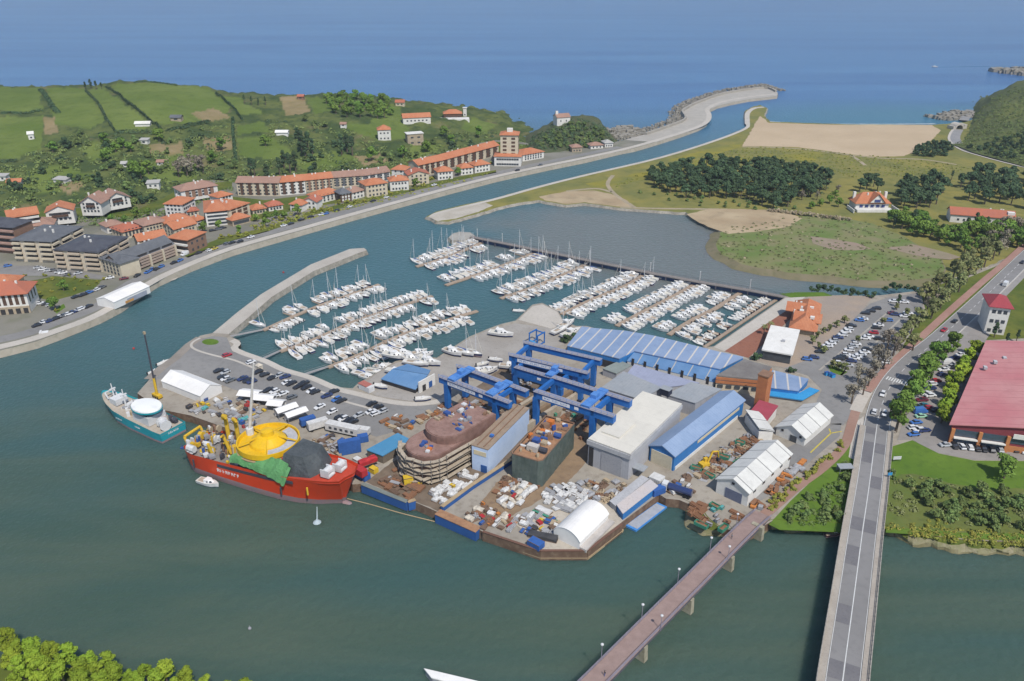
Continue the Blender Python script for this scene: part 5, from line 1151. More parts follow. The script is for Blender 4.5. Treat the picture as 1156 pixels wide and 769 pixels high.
def gantry(label, fl, fr, rr, top, trolley, sign=(.12, .55), over=(3, 3), gd=2.4, boxes=()):
    """four-legged gantry on ground points fl, fr, rr, girders reaching height top"""
    ctr, rz, lx, ly = footprint(fl, fr, rr)
    ctr.z = G; r = thing('gantry_crane', label, 'crane', ctr, rz)
    for x in (-lx / 2, lx / 2):
        for y in (-ly / 2, ly / 2):
            l = MB().box((x, y, (top - gd) / 2 + .3), (1.7, 1.8, top - gd - .6), 0, 1.15).build('leg', gblue, r)
            b = MB().box((x, y, .35), (1.6, 3.0, .7)).build('bogie', M('dark_navy', ()), l)
        MB().bx(x - .6, x + .6, -ly / 2 - 1, ly / 2 + 1, top - gd * .8, top - .3).build('end_beam', gblue, r)
    for y in (-ly / 2, ly / 2):
        g = MB().bx(-lx / 2 - over[0], lx / 2 + over[1], y - 1.0, y + 1.0, top - gd, top).build('girder', gblue, r)
        MB().bx(-lx / 2 - over[0], lx / 2 + over[1], y - 1.4, y + 1.1, top, top + .12).build('walkway', walk_m, g)
        rl = MB(); n = 14
        for k in range(n + 1):
            x = -lx / 2 - over[0] + (lx + sum(over)) * k / n; rl.bx(x - .04, x + .04, y - 1.2, y - 1.12, top + .12, top + 1.1)
        rl.bx(-lx / 2 - over[0], lx / 2 + over[1], y - 1.2, y - 1.12, top + 1.05, top + 1.12); rl.build('handrail', gblue2, g)
    if sign:
        a, b = -lx / 2 + lx * sign[0], -lx / 2 + lx * sign[1]; s = put('sign', boxmesh((b - a, .1, 1.45), signw), r, ((a + b) / 2, -ly / 2 - 1.07, top - gd * .5))
        g = glyphs(9, (b - a) * .9, .6, 4, M('sign_blue', (.30, .36, .52))).build('lettering', M('sign_blue', ()), s); g.location = (0, -.07, 0)
        put('sign', boxmesh((1.6, .1, 1.2), signw), r, (b + 2.6, -ly / 2 - 1.07, top - gd * .5))
    for x in trolley:
        t = MB().bx(x - 1.6, x + 1.6, -ly / 2 - 1, ly / 2 + 1, top + .15, top + .9).build('trolley', gblue2, r)
        MB().bx(x - 1.1, x + 1.1, -1.4, 1.4, top + .9, top + 2.3).build('winch_house', gblue2, t); MB().tube((x, 0, top - 5), (x, 0, top + .2), .06, n=4).build('hoist_rope', M('dark_navy', ()), t)
    MB().bx(lx / 2 - 3.4, lx / 2 - 1.2, -ly / 2 - .2, -ly / 2 + 2, top - gd - 2.2, top - gd).build('cab', gblue2, r)
    return r
def gz(x, y): return W(x, y, G)
gantry('blue gantry crane over the rusty hull block, the leftmost of the four gantries', gz(506, 461), gz(560, 483), gz(581, 470.5), hgt(gz(506, 461), 427), (-8.6, 9), (.05, .62), (3.2, 6.5))
gantry('blue gantry crane beside the cream roofed hall with a long white sign', gz(605, 481), gz(668, 503), gz(692, 487), hgt(gz(605, 481), 441), (8.5,), (.14, .62), (.6, 8), 2.6)
gantry('rearmost blue gantry crane with curved ends, nearest the boatyard', gz(581, 433), gz(655, 452), gz(672, 437), hgt(gz(581, 433), 401), (), (.06, .62), (2, 3), 2.4)
r = gantry('blue gantry crane with deep panelled girder, second nearest the boatyard', gz(583, 441), gz(632, 456), gz(645, 446), hgt(gz(583, 441), 414), (5,), None, (.5, .5), 3.8)
put('emblem', boxmesh((1.6, .12, .9), signw), r, (1, -5.2, hgt(gz(583, 441), 414) - 1.9))
# small boat hoist
r = thing('boat_hoist', 'small blue four legged boat hoist on the boatyard', 'hoist', gz(606, 388), RY)
for x in (-2.2, 2.2):
    for y in (-2.5, 2.5): MB().bx(x - .2, x + .2, y - .2, y + .2, 0, 5).build('leg', gblue, r)
    MB().bx(x - .25, x + .25, -2.7, 2.7, 5, 5.5).build('top_beam', gblue, r); MB().bx(x - .2, x + .2, -2.5, 2.5, .3, .7).build('side_beam', gblue, r)
MB().bx(-2.2, 2.2, 2.3, 2.7, 4.6, 5).build('cross_beam', gblue, r); MB().bx(-1.9, 1.9, -2.9, -1.9, .7, 1.9).build('engine_box', M('bright_blue', ()), r)
# ------------------------------------------------------------------ hull blocks on the slips
prim = M('shop_primer', (.18, .10, .08), (.235, .14, .115), .35, (.11, .065, .05), .9)
plank = M('scaffold_planks', (.42, .36, .28), (.34, .28, .21), .5, (.24, .2, .15), 1.5)
pole_m = M('scaffold_steel', (.15, .14, .13))
def bow_plan(w, L, n=10):
    return [(-w * math.cos(PI * k / n), -w * math.sin(PI * k / n)) for k in range(n + 1)] + [(w, L), (-w, L)]
VA = math.radians(49) - PI / 2
def gz0(x, y, z): p = W(x, y, z); return (p.x, p.y, G)
r = thing('hull_block', 'rust pink round ended hull block under scaffolding on the left slipway', 'hull block', gz0(505, 487, 13), VA)
MB().prism(bow_plan(6.9, 16), .8, 12.2, bow_plan(7.3, 16)).build('upper_hull', prim, r); d_ = MB().prism(bow_plan(6.8, 15.6), 12.22, 12.4).build('upper_deck', M('primer_deck', (.225, .132, .108), (.29, .18, .15), .35, (.14, .085, .065), .9), r)
lo = [(x, y - 8.4) for x, y in bow_plan(7.6, 9)]
MB().prism([(x * .85, y) for x, y in lo], .8, 9.2, lo).build('fore_hull', prim, r); MB().prism([(x * .94, y * .98) for x, y in lo], 9.22, 9.4).build('fore_deck', M('primer_deck', ()), r)
for k in range(6):
    z = 1.2 + k * 1.45; b = MB(); ring = [(x * 1.16, y * 1.1) for x, y in lo[1:-2]]; ring = [(x * f_ + random.uniform(-.5, .5), y * f_ + random.uniform(-.6, .6)) for (x, y), f_ in zip(ring, [1 + .05 * ((j_ + k) % 2) for j_ in range(20)])]
    for a, c in zip(ring[:-1], ring[1:]): b.beam((a[0], a[1], z + random.uniform(-.2, .2)), (c[0], c[1], z + random.uniform(-.2, .2)), 1.3, .22)
    b.beam((ring[-1][0], ring[-1][1], z), (10.2, 20, z + .5), 1.3, .22); b.build('scaffold_platform', plank, r)
b = MB()
for x, y in [(x * 1.24, y * 1.16) for x, y in lo[1:-2]] + [(9.8 + .05 * k, k * 3.3) for k in range(7)]: b.tube((x, y, 0), (x, y, 9.6), .09, n=5)
tag(b.build('scaffold_poles', pole_m, r), kind='stuff')
rg = random.Random(11)
def gear(parent, n, xr, yr, z, cols, name, s=(.4, 1.6), hs=(.3, 1.4)):
    for k in range(n):
        d = (rg.uniform(*s), rg.uniform(*s), rg.uniform(*hs)); m = MB(); t = rg.random(); rz = rg.choice((0, .4, -.5, 1.1))
        if t < .5: m.box((0, 0, d[2] / 2), d, rz); m.box((0, 0, d[2] + .06), (d[0] * .8, d[1] * .5, .12), rz)
        elif t < .8: m.tube((-d[0] / 2, 0, d[2] / 2), (d[0] / 2, 0, d[2] / 2), d[2] / 2, n=8); m.box((0, 0, .1), (d[0] * .7, d[2], .2))
        else: m.tube((0, 0, 0), (d[0] * .2, 0, d[2] * 1.8), .12, n=6); m.box((0, 0, .2), (d[0] * .6, d[1] * .6, .4))
        o = m.build(name, cols[rg.randrange(len(cols))], parent); o.location = (rg.uniform(*xr), rg.uniform(*yr), z)
c_wh = M('gear_white', (.60, .60, .60)); c_yel = M('gear_yellow', (.62, .40, .03), (.54, .34, .03), .8); c_blu = M('gear_blue', (.04, .09, .28)); c_gry = M('gear_grey', (.28, .28, .30)); c_dk = M('gear_dark', (.06, .06, .075)); c_or = M('gear_orange', (.55, .17, .04)); c_rst = steel_d; c_grn = M('gear_green', (.10, .28, .19)); c_tan = M('gear_tan', (.40, .32, .22)); c_red = M('gear_red', (.42, .04, .035))
gear(r, 34, (-5.4, 5.4), (0, 15), 12.4, (c_wh, c_gry, c_rst, c_blu, c_tan, c_rst), 'deck_fitting', (.6, 2.2), (.3, 1.2)); gear(r, 9, (-5, 5), (-13, -9), 9.4, (c_blu, c_wh, c_or, c_gry), 'deck_fitting', (.5, 1.8), (.3, 1))
a, b_, c_ = W(577, 511.5, 13), W(611, 521.5, 13), W(664, 482, 13); ctr, rz, lx, ly = footprint(a, b_, c_); ctr.z = G
r = thing('netted_hull', 'hull block wrapped in dark green netting with a rusty cluttered deck on the right slipway', 'hull block', ctr, rz)
hx, hy = lx / 2, ly / 2; ring = []
for x0, y0, x1, y1 in ((-hx, -hy + .8, -hx + .6, -hy), (-hx + .6, -hy, hx - 1.2, -hy), (hx - 1.2, -hy, hx, -hy + 1.2), (hx, -hy + 1.2, hx, hy), (hx, hy, -hx, hy), (-hx, hy, -hx, -hy + .8)):
    n = max(1, int(math.hypot(x1 - x0, y1 - y0) / .9))
    for k in range(n): t = k / n; ring.append((x0 + (x1 - x0) * t, y0 + (y1 - y0) * t))
rows = []
for z in (0, 3.3, 6.6, 9.9):
    rows.append([(x * (1 + .025 * noise.noise(Vector((x, y, z * .4)) * 1.1)) * 1.02 + rg.uniform(-.08, .08), y * 1.01 + rg.uniform(-.12, .12), z) for x, y in ring]); rows[-1].append(rows[-1][0])
MB().grid(rows).build('netting', M('green_netting', (.070, .092, .080), (.10, .122, .108), .35, (.045, .062, .055), 1.2), r, recalc=True)
MB().prism([(x * .97, y * .98) for x, y in ring], .3, 9.4).build('hull', prim, r); MB().prism([(x * .94, y * .97) for x, y in ring], 9.42, 9.7).build('deck', M('rusty_deck', ()), r)
m = MB()
for i in range(len(ring)): m.beam((*ring[i], 10.0), (*ring[(i + 1) % len(ring)], 10.0), .3, .3)
m.build('deck_edge', steel_d, r)
gear(r, 46, (-hx + 1.2, hx - 1.2), (-hy + 1.5, hy - 1), 9.7, (c_rst, c_rst, c_rst, c_or, c_tan, c_gry, c_blu, c_wh, c_dk), 'deck_fitting', (.6, 2.4), (.4, 2.0))
put('deck_house', boxmesh((3.6, 2.2, 2.0), M('primer_white', (.50, .46, .42))), r, (0, -hy + 5, 10.8)); put('deck_house', boxmesh((2.2, 2.2, 2.2), M('gear_blue', ())), r, (-.6, -hy + 8.5, 10.9))
# staging between the gantries
r = thing('staging', 'brown stepped staging running back along the slipway under the gantries', 'scaffold', gz0(592, 470, 6), VA)
for k in range(5): MB().bx(-7 + k * 2.6, -5.6 + k * 2.6, -12, 26, 0, 4.2 - abs(k - 2) * .5).build('wall', M('brown_dirt', ()) if k % 2 else plank, r)
# ------------------------------------------------------------------ ships
def loft(st, mats, parent, name='hull', belt=1.1, zb=-2):
    """st: x, half beam at deck, half beam at water, deck height, (x shift of the deck edge)"""
    rows = []
    for x, bd, bw, zd, dx in st:
        s = [(x + dx, -bd, zd), (x + dx * .5, -(bd * .45 + bw * .55), belt + (zd - belt) * .4), (x + dx * .15, -(bw + (bd - bw) * .15), belt), (x, -bw, 0), (x, -bw * .9, zb)]
        rows.append(s + [(a, -b, c) for a, b, c in reversed(s)])
    m = MB(); n = len(rows[0])
    for i in range(len(rows) - 1):
        for j in range(n - 1):
            m.mi = 0 if j in (0, 1, n - 2, n - 3) else 1
            o = len(m.v); m.v += [rows[i][j], rows[i + 1][j], rows[i + 1][j + 1], rows[i][j + 1]]; m.f.append((o, o + 3, o + 2, o + 1)); m.m.append(m.mi)
    m.mi = 0
    for r, rev in ((rows[0], False), (rows[-1], True)):
        k = n // 2
        for j in range(k):
            o = len(m.v); q = [r[j], r[j + 1], r[n - 2 - j], r[n - 1 - j]]; m.v += q[::-1] if rev else q; m.f.append((o, o + 1, o + 2, o + 3)); m.m.append(1 if j > 1 else 0)
    o = m.build(name, mats, parent); bm = bmesh.new(); bm.from_mesh(o.data); bmesh.ops.remove_doubles(bm, verts=bm.verts, dist=1e-4); bmesh.ops.recalc_face_normals(bm, faces=bm.faces); bm.to_mesh(o.data); bm.free()
    if len(st) > 8: o.data.polygons.foreach_set('use_smooth', [True] * len(o.data.polygons)); o.data.set_sharp_from_angle(angle=.6)
    return o
def deckcap(st, drop, inset, mat, parent, name='deck', x0=-1e9, x1=1e9):
    s = [(x + dx, max(.05, bd - inset), zd - drop) for x, bd, bw, zd, dx in st if x0 <= x <= x1]
    m = MB(); m.grid([[(x, -b, z), (x, b, z)] for x, b, z in s]); o = m.build(name, mat, parent, recalc=True)
    bm = bmesh.new(); bm.from_mesh(o.data)
    for f in bm.faces:
        if f.normal.z < 0: f.normal_flip()
    ex = bmesh.ops.extrude_face_region(bm, geom=bm.faces[:]); vs = [g for g in ex['geom'] if isinstance(g, bmesh.types.BMVert)]
    bmesh.ops.translate(bm, verts=vs, vec=(0, 0, .15)); bmesh.ops.recalc_face_normals(bm, faces=bm.faces); bm.to_mesh(o.data); bm.free(); return o
red_h = M('red_hull', (.60, .055, .014), (.55, .048, .014), .1, (.46, .05, .02), .5, rough=.4, coat=.2); boot = M('worn_bottom', (.27, .17, .18), (.21, .17, .18), .4, (.30, .17, .12), .8)
A, B = W(207, 530), W(372, 583); dd = (B - A).normalized(); nn = Vector((-dd.y, dd.x, 0)); RB = 8.0
ctr = (A + B) / 2 + nn * RB; rz = math.atan2(dd.y, dd.x); LH = (B - A).length / 2
rs = thing('cable_ship', 'red offshore ship with a yellow cable carousel and green netting moored at the quay', 'ship', ctr, rz)
STN = [(-LH, 5.2, 4.2, 6.0, -1.0), (-LH + 2, 7.0, 6.4, 6.0, -.6), (-LH + 5, 7.9, 7.6, 6.1, 0), (-LH + 16, 8, 8, 6.6, 0), (0, 8, 8, 7.2, 0), (10, 8, 7.6, 7.8, 0), (17, 7.9, 6.4, 8.6, .5), (23, 7.2, 4.4, 9.2, 1.2), (27, 6.2, 2.2, 9.6, 2.2), (29.5, 5.0, .9, 9.9, 3.0), (LH - .6, 3.2, .3, 10.2, 3.9), (LH, .6, .1, 10.3, 4.6)]
loft(STN, [red_h, boot], rs, belt=1.7); deckcap(STN, 1.1, .3, M('steel_deck', (.20, .19, .185), (.26, .235, .21), .3, (.13, .12, .12), 1), rs, 'deck', -1e9, 14); deckcap(STN, .9, .3, M('red_deck', (.50, .06, .03)), rs, 'fore_deck', 10)
bb = MB(); bb.lathe([(.1, 0), (1.3, 1.2), (1.5, 3), (1.3, 5), (.4, 7)], n=10); o = bb.build('bulbous_bow', boot, rs, True); o.location = (LH - 3.0, 0, -1.0); o.rotation_euler = (0, PI / 2, 0)
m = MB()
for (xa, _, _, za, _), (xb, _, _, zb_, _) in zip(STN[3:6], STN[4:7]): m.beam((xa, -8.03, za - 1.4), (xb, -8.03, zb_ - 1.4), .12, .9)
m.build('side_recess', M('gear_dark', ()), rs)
g = glyphs(8, 9.5, 1.0, 9, M('lettering_white', (.75, .74, .74))); o = g.build('lettering', M('lettering_white', ()), rs); o.location = (-9.5, -8.06, 3.7)
for x in (-24, 12, 22): m = MB().tube((0, 0, 0), (0, 0, 2.2), .3, n=8); o = m.build('fender', c_yel if x == 22 else c_dk, rs); o.location = (x, -8.2 if x < 20 else -7.6, 2.5 if x < 20 else 4.5)
# carousel
cx, cy, cz = -.4, 2.4, 9.8
yel_m = M('carousel_yellow', (.70, .43, .012), (.64, .385, .012), .3, (.52, .32, .02), 1.1, rough=.45)
ca = MB().lathe([(9.4, 0), (10.2, .5), (10.2, 2.6), (9.8, 2.6), (9.6, 1.2), (5.2, 1.2)], n=36).build('carousel', yel_m, rs); ca.location = (cx, cy, cz)
cm_ = MB(); cm_.grid([[(r_ * math.cos(t), r_ * math.sin(t), z_) for r_, z_ in ((9.5, 1.25), (9.4, 1.9), (6.2, 1.9), (6.2, 1.25))] for t in [-.9 + k * .14 for k in range(18)]]); cm_.build('cable_coil', M('coil_grey', (.45, .45, .46), (.36, .36, .38), .8, (.28, .28, .3), 2), ca)
MB().lathe([(6.2, 1.2), (5.8, 2.2), (3.4, 4.2), (2.2, 4.6), (2.0, 6.2), (.6, 6.6)], n=24).build('cone', yel_m, ca)
for k in range(5):
    t = k * 1.256 + .3; MB().beam((2.2 * math.cos(t), 2.2 * math.sin(t), 4.4), (9.7 * math.cos(t), 9.7 * math.sin(t), 2.6), .45, .4).build('spoke', yel_m, ca)
MB().lathe([(10.5, -.35), (10.5, -.05), (9.4, -.05), (9.4, -.35)], n=36).build('rim_walk', M('buff_edge', ()), ca)
MB().lathe([(7.6, 5.9), (8.0, 9.0)], c=(cx, cy, 0), n=24).build('carousel_base', c_dk, rs)
# green and dark covers
gnet = M('green_cover', (.085, .235, .085), (.11, .28, .11), .35, (.055, .155, .06), 1.0, bump=.5, bs=1.5)
def cover(name, rows, mat, jit=.25):
    out = []
    for i, r in enumerate(rows):
        q = smooth(r, 5); out.append([p + Vector((rg.uniform(-jit, jit), rg.uniform(-jit, jit), rg.uniform(-jit, jit))) for p in q])
    k = len(out); res = []
    for j in range(len(out[0])): res.append(smooth([out[i][j] for i in range(k)], 4))
    m = MB().grid([list(x) for x in res]); o = m.build(name, mat, rs); md = o.modifiers.new('thick', 'SOLIDIFY'); md.thickness = .12; return o
cover('green_cover', [[(-8, -8.0, 7.9), (-3, -8.3, 8.0), (3, -8.4, 7.6), (9, -8.5, 6.6), (14, -8.6, 5.6)], [(-8, -7.2, 9.4), (-2, -7.4, 9.6), (4, -7.4, 9.4), (10, -7.4, 9.2), (14.6, -7.6, 8.2)], [(-6, -5, 9.6), (0, -5.4, 10), (5, -5, 10.6), (11, -5, 11.4), (15, -6.0, 10.4)]], gnet)
m = MB(); m.prism([(10.5, -6.6), (22, -5.4), (24.5, 0), (22, 6.2), (10.5, 7)], 7.5, 13.2, [(11.8, -4.6), (18.5, -3.8), (21, 0), (19.5, 4.6), (11.8, 5)]); o = m.build('shrouded_bridge', M('dark_shroud', (.055, .065, .070), (.085, .095, .10), .3, (.035, .04, .045), 1, bump=.6, bs=1.2), rs)
m = MB(); m.prism([(10.7, -4.6), (13.4, -4.2), (13.4, 4.2), (10.7, 4.6)], 9, 11.6); m.build('bridge_top', red_h, rs)
for k, (x, y) in enumerate(((26.5, -2.6), (28.0, 1.6))):
    w = MB().tube((0, -1.4, 1.3), (0, 1.4, 1.3), 1.1, n=12); w.bx(-1.5, 1.5, -1.7, -1.4, 0, 2.2); w.bx(-1.5, 1.5, 1.4, 1.7, 0, 2.2); w.bx(-1.6, 1.6, -1.6, 1.6, 0, .4); o = w.build('anchor_winch', c_wh, rs); o.location = (x, y, 9.1)
# cranes and gear on the stern
def arm(name, pts, r, mat, par=rs):
    m = MB()
    for (a, b), (r0, r1) in zip(zip(pts[:-1], pts[1:]), zip(r[:-1], r[1:])): m.tube(a, b, r0, r1, 8)
    return m.build(name, mat, par)
arm('crane_boom', [(-9, 3.6, 12), (-4.6, 5.6, 32.5)], [.55, .3], M('boom_white', (.62, .60, .57), (.5, .48, .45), .6)); arm('crane_pedestal', [(-9, 3.6, 6), (-9, 3.6, 12.6)], [1.5, 1.2], c_wh)
for x, y in ((-20, 4.6), (-15.5, 4.4)): arm('davit', [(x, y, 6), (x, y, 12.5), (x + .6, y - 1.4, 14.4), (x + 2.6, y - 2.2, 14.6)], [.75, .7, .65, .5], c_yel)
arm('davit', [(-13, -2, 6.2), (-14.2, -3, 12), (-13, -5, 13)], [.6, .5, .3], c_yel); arm('davit', [(-18, -5, 6), (-18.4, -6, 10)], [.6, .5], c_yel)
arm('stern_frame', [(-30.4, -3.6, 6), (-31.4, -3.6, 8.2), (-31.4, 3.6, 8.2), (-30.4, 3.6, 6)], [.45, .45, .45, .45], c_yel)
gear(rs, 90, (-30.5, -9), (-6.8, 6.8), 6.0, (c_wh, c_wh, c_gry, c_gry, c_tan, c_blu, c_yel, c_dk, c_rst, c_wh), 'deck_gear', (.5, 2.1), (.5, 2.4)); gear(rs, 10, (-8, -4), (-6.5, 0), 6.2, (c_gry, c_wh, c_dk, c_blu), 'deck_gear', (.8, 2.4), (.5, 2))
rs.scale = (1, 1, 1.2); ca.scale = (.98, .98, .72)
# discharge of cooling water at the bow
wj = thing('water_spout', 'white spout of water falling beside the bow of the red ship', 'water', W(358, 590, 0))
MB().tube((.4, .6, 5.4), (0, 0, .1), .12, .3, 6).build('jet', M('foam', ()), wj); MB().lathe([(.2, 0), (1.3, .1), (1.0, .45), (.4, .9), (.1, 1.4)], n=9).build('splash', M('foam', ()), wj)
# teal ship
A, B = W(183, 502), W(110, 468); dd = (B - A).normalized(); nn = Vector((dd.y, -dd.x, 0)); TBm = 5.4; ctr = (A + B) / 2 + nn * TBm
LT = (B - A).length / 2 - .3; rz = math.atan2(dd.y, dd.x)
ts = thing('supply_ship', 'turquoise and white research ship with an oval white canopy moored ahead of the red ship', 'ship', ctr, rz)
teal = M('turquoise_hull', (.018, .26, .31), (.022, .29, .34), .2, (.02, .19, .23), .8, rough=.4, coat=.2)
STN = [(-LT, 5.2, 4.9, 4.0, 0), (-LT + 4, 5.4, 5.3, 4.0, 0), (0, 5.4, 5.3, 4.4, 0), (8, 5.2, 4.6, 5.0, .3), (13, 4.2, 3.0, 5.8, .8), (16.5, 2.9, 1.4, 6.4, 1.2), (LT, 1.5, .4, 6.8, 1.6), (LT + .8, .4, .1, 7.0, 1.9)]
loft(STN, [teal, boot], ts, belt=.8); deckcap(STN, .9, .25, M('sand_deck', (.36, .31, .25), (.42, .37, .31), .4, (.28, .24, .19), 1), ts)
for s_ in (-1, 1):   # pale lettering on both sides of the hull, illegible at this size
    for x, w_ in ((5, 3.6), (-6, 3.2)):
        g = glyphs(6, w_, .6, 5 + int(x), M('lettering_white', ())); o = g.build('lettering', M('lettering_white', ()), ts); o.location = (x, s_ * 5.44, 2.6); o.rotation_euler = (0, 0, 0 if s_ < 0 else PI)
g = glyphs(6, 4.4, .7, 8, M('lettering_white', ())); o = g.build('lettering', M('lettering_white', ()), ts); o.location = (-LT - .06, 0, 2.6); o.rotation_euler = (0, 0, -PI / 2)
MB().lathe([(1, 8.2), (1, 9.4)], c=(0, 0, 0), n=8).build('mast_base', c_wh, ts)
MB().bx(-10.5, -1.5, -3.6, 3.6, 3.5, 6.8).build('deckhouse', c_wh, ts); windows(ts, 9, 7.2, 'f', 5, 1, 5.2, 2, 1.0, .8) if False else None
MB().bx(-9, -3, -3.0, 3.0, 6.8, 8.6).build('wheelhouse', glass, ts)
cn = MB().lathe([(.2, .0), (.96, .0), (1.0, .35), (.98, .8), (.2, 1.05)], n=28).build('canopy', M('canopy_white', (.76, .76, .74), (.70, .70, .68), .4), ts)
cn.location = (-6, .3, 8.65); cn.scale = (6.3, 4.6, 1)
cn = MB().lathe([(1.02, -.3), (1.03, .2)], n=28).build('canopy_rim', teal, ts)
cn.location = (-6, .3, 8.6); cn.scale = (6.3, 4.6, 1)
w = MB().tube((0, -1.5, 1.6), (0, 1.5, 1.6), 1.5, n=14); w.tube((0, -1.9, 1.7), (0, -1.5, 1.7), 2.0, n=14); w.tube((0, 1.5, 1.7), (0, 1.9, 1.7), 2.0, n=14); o = w.build('cable_drum', c_wh, ts); o.location = (-15.6, 1.0, 3.4); o.rotation_euler = (0, 0, 1.3)
w = MB().tube((0, -.9, .9), (0, .9, .9), .9, n=12); o = w.build('winch', c_dk, ts); o.location = (-15, -3.4, 3.3)
for x, y in ((14.5, 0), (7, .5)): arm('mast', [(x, y, 5), (x + .3, y, 12)], [.35, .18], c_wh, ts); m = MB().bx(x - .2, x + .4, y - 1.2, y + 1.2, 9.6, 10); m.build('yard', c_wh, ts)
arm('bow_frame', [(15.5, -1.8, 6), (17, -1.8, 8.2), (17, 1.8, 8.2), (15.5, 1.8, 6)], [.3] * 4, c_wh, ts)
MB().bx(10, 14, -2.4, 2.4, 4.9, 7.2).build('forecastle_house', c_wh, ts); MB().lathe([(1.6, 0), (1.8, .4), (1.6, 1.0)], n=12).build('reel', c_wh, ts).location = (8, -2.2, 3.7)
gear(ts, 30, (-16, 9), (-4.2, -2.6), 3.6, (c_wh, c_gry, c_tan, c_or, c_wh, c_dk), 'deck_gear', (.5, 1.8), (.4, 1.6)); gear(ts, 12, (0, 9), (-2, 4), 3.7, (c_wh, c_gry, c_tan, c_wh), 'deck_gear', (.6, 2.2), (.4, 1.6))
# mobile crane standing on the quay behind
r = thing('tower_crane', 'slender black telescopic crane with yellow base behind the turquoise ship', 'crane', W(178, 449, G), -.6); r.scale = (.72, .72, 1)
MB().bx(-3, 3, -1.2, 1.2, .5, 1.6).build('carrier', c_yel, r)
for x in (-2, 0, 2):
    for y in (-1.2, 1.2): MB().tube((x, y - .2, .55), (x, y + .2, .55), .55, n=10).build('wheel', M('rubber', (.02, .02, .02)), r)
MB().tube((0, 0, 1.6), (.2, 0, 8.5), .75, .65, 8).build('lower_boom', c_yel, r); MB().tube((.2, 0, 8.5), (.9, 0, 27), .5, .35, 8).build('boom', c_dk, r); MB().bx(.4, 1.5, -.5, .5, 27, 28).build('boom_head', c_tan, r)
# floating hose and little workboat beside the red ship
hose = smooth(px([(392, 563), (420, 570), (455, 580), (500, 591), (545, 601), (560, 606)], .15), 5); m = MB()
for a, b in zip(hose[:-1], hose[1:]): m.tube(a, b, .16, n=6)
tag(m.build('floating_hose', yel_rust), 'thin pale floating hose trailing along the water below the dock gates', 'hose')
# ------------------------------------------------------------------ marina boats
gel = M('gelcoat', (.70, .69, .67), (.66, .65, .63), .6, (.60, .59, .57), 1.5, rough=.3, rnd=.06)
gel_deck = M('deck_moulding', (.62, .60, .56), (.56, .54, .50), .8, (.48, .46, .43), 2, rnd=.06)
hull_navy = M('navy_hull', (.03, .045, .12), rough=.3); hull_red = M('maroon_hull', (.13, .03, .03), rough=.35)
sailc_b = M('blue_canvas', (.05, .11, .34), (.04, .09, .28), .6); sailc_w = M('cream_canvas', (.58, .55, .48)); teak = M('teak', (.42, .34, .26), (.36, .29, .22), .8)
alu = M('mast_aluminium', (.62, .63, .64), rough=.4); dkglass = M('smoked_glass', (.03, .035, .045), rough=.15, spec=.6); outb = M('outboard_black', (.025, .025, .028))
def boat_hull(L, B, F, mats, name, parent, sheer=.35):
    st = []
    for t in (0, .12, .35, .55, .72, .85, .94, 1.0):
        hb = B / 2 * (1 - max(0, (t - .45) / .55) ** 2.2) * (.86 + .14 * min(1, t / .3)); hb = max(hb, .03)
        st.append((-L / 2 + L * t * .96, hb, hb * (.82 if t < .8 else .55), F + sheer * max(0, t - .4) / .6, .04 * L * t ** 3))
    o = loft(st, mats, parent, name, belt=.22, zb=-.35); return st
def yacht(name, label, L, B, hm, cover, mast=1.3):
    r = thing(name, label, 'sailing boat'); F = .95
    st = boat_hull(L, B, F, [hm, boot if hm is not gel else hull_navy], 'hull', r); deckcap(st, .1, .06, gel_deck, r)
    m = MB(); m.prism([(-L * .02, -B * .27), (L * .24, -B * .2), (L * .3, 0), (L * .24, B * .2), (-L * .02, B * .27)], F, F + .5, [(0, -B * .22), (L * .2, -B * .15), (L * .24, 0), (L * .2, B * .15), (0, B * .22)]); m.build('cabin', gel, r)
    MB().bx(-L * .36, -L * .06, -B * .24, B * .24, F - .05, F + .08).build('cockpit', teak, r)
    H = L * mast; x = L * .12; m = MB().tube((x, 0, F), (x, 0, H), .13, .09, 6)
    for zz in (.45, .72): m.beam((x, -B * .22, H * zz), (x, B * .22, H * zz), .07, .05)
    m.build('mast', alu, r)
    MB().tube((x, 0, F + 1.1), (-L * .30, 0, F + 1.25), .22, .14, 6).build('boom', cover, r)
    MB().tube((L * .5, 0, F + .5), (x + .1, 0, H * .9), .09, .05, 5).build('furled_sail', sailc_w if cover is sailc_b else cover, r)
    return register(r)
def cruiser(name, label, L, B, hm, fly, cover=None):
    r = thing(name, label, 'motor boat'); F = 1.15
    st = boat_hull(L, B, F, [hm, boot if hm is not gel else hull_navy], 'hull', r, .6); deckcap(st, .1, .06, gel_deck, r)
    m = MB(); m.prism([(-L * .12, -B * .38), (L * .18, -B * .34), (L * .32, -B * .1), (L * .32, B * .1), (L * .18, B * .34), (-L * .12, B * .38)], F, F + 1.1, [(-L * .12, -B * .34), (L * .08, -B * .3), (L * .14, -B * .1), (L * .14, B * .1), (L * .08, B * .3), (-L * .12, B * .34)]); m.build('cabin', gel, r)
    m = MB(); m.prism([(L * .16, -B * .3), (L * .25, -B * .12), (L * .25, B * .12), (L * .16, B * .3), (L * .02, B * .36), (L * .02, -B * .36)], F + .35, F + .85, [(L * .10, -B * .3), (L * .17, -B * .12), (L * .17, B * .12), (L * .10, B * .3), (L * .02, B * .36), (L * .02, -B * .36)]); m.build('windscreen', dkglass, r)
    MB().bx(-L * .44, -L * .13, -B * .32, B * .32, F - .02, F + .14).build('cockpit', teak if not cover else cover, r)
    if fly: MB().bx(-L * .16, L * .06, -B * .3, B * .3, F + 1.1, F + 1.55).build('flybridge', gel, r); MB().bx(-L * .2, -L * .14, -B * .36, B * .36, F + 1.6, F + 1.9).build('radar_arch', gel, r)
    return register(r)
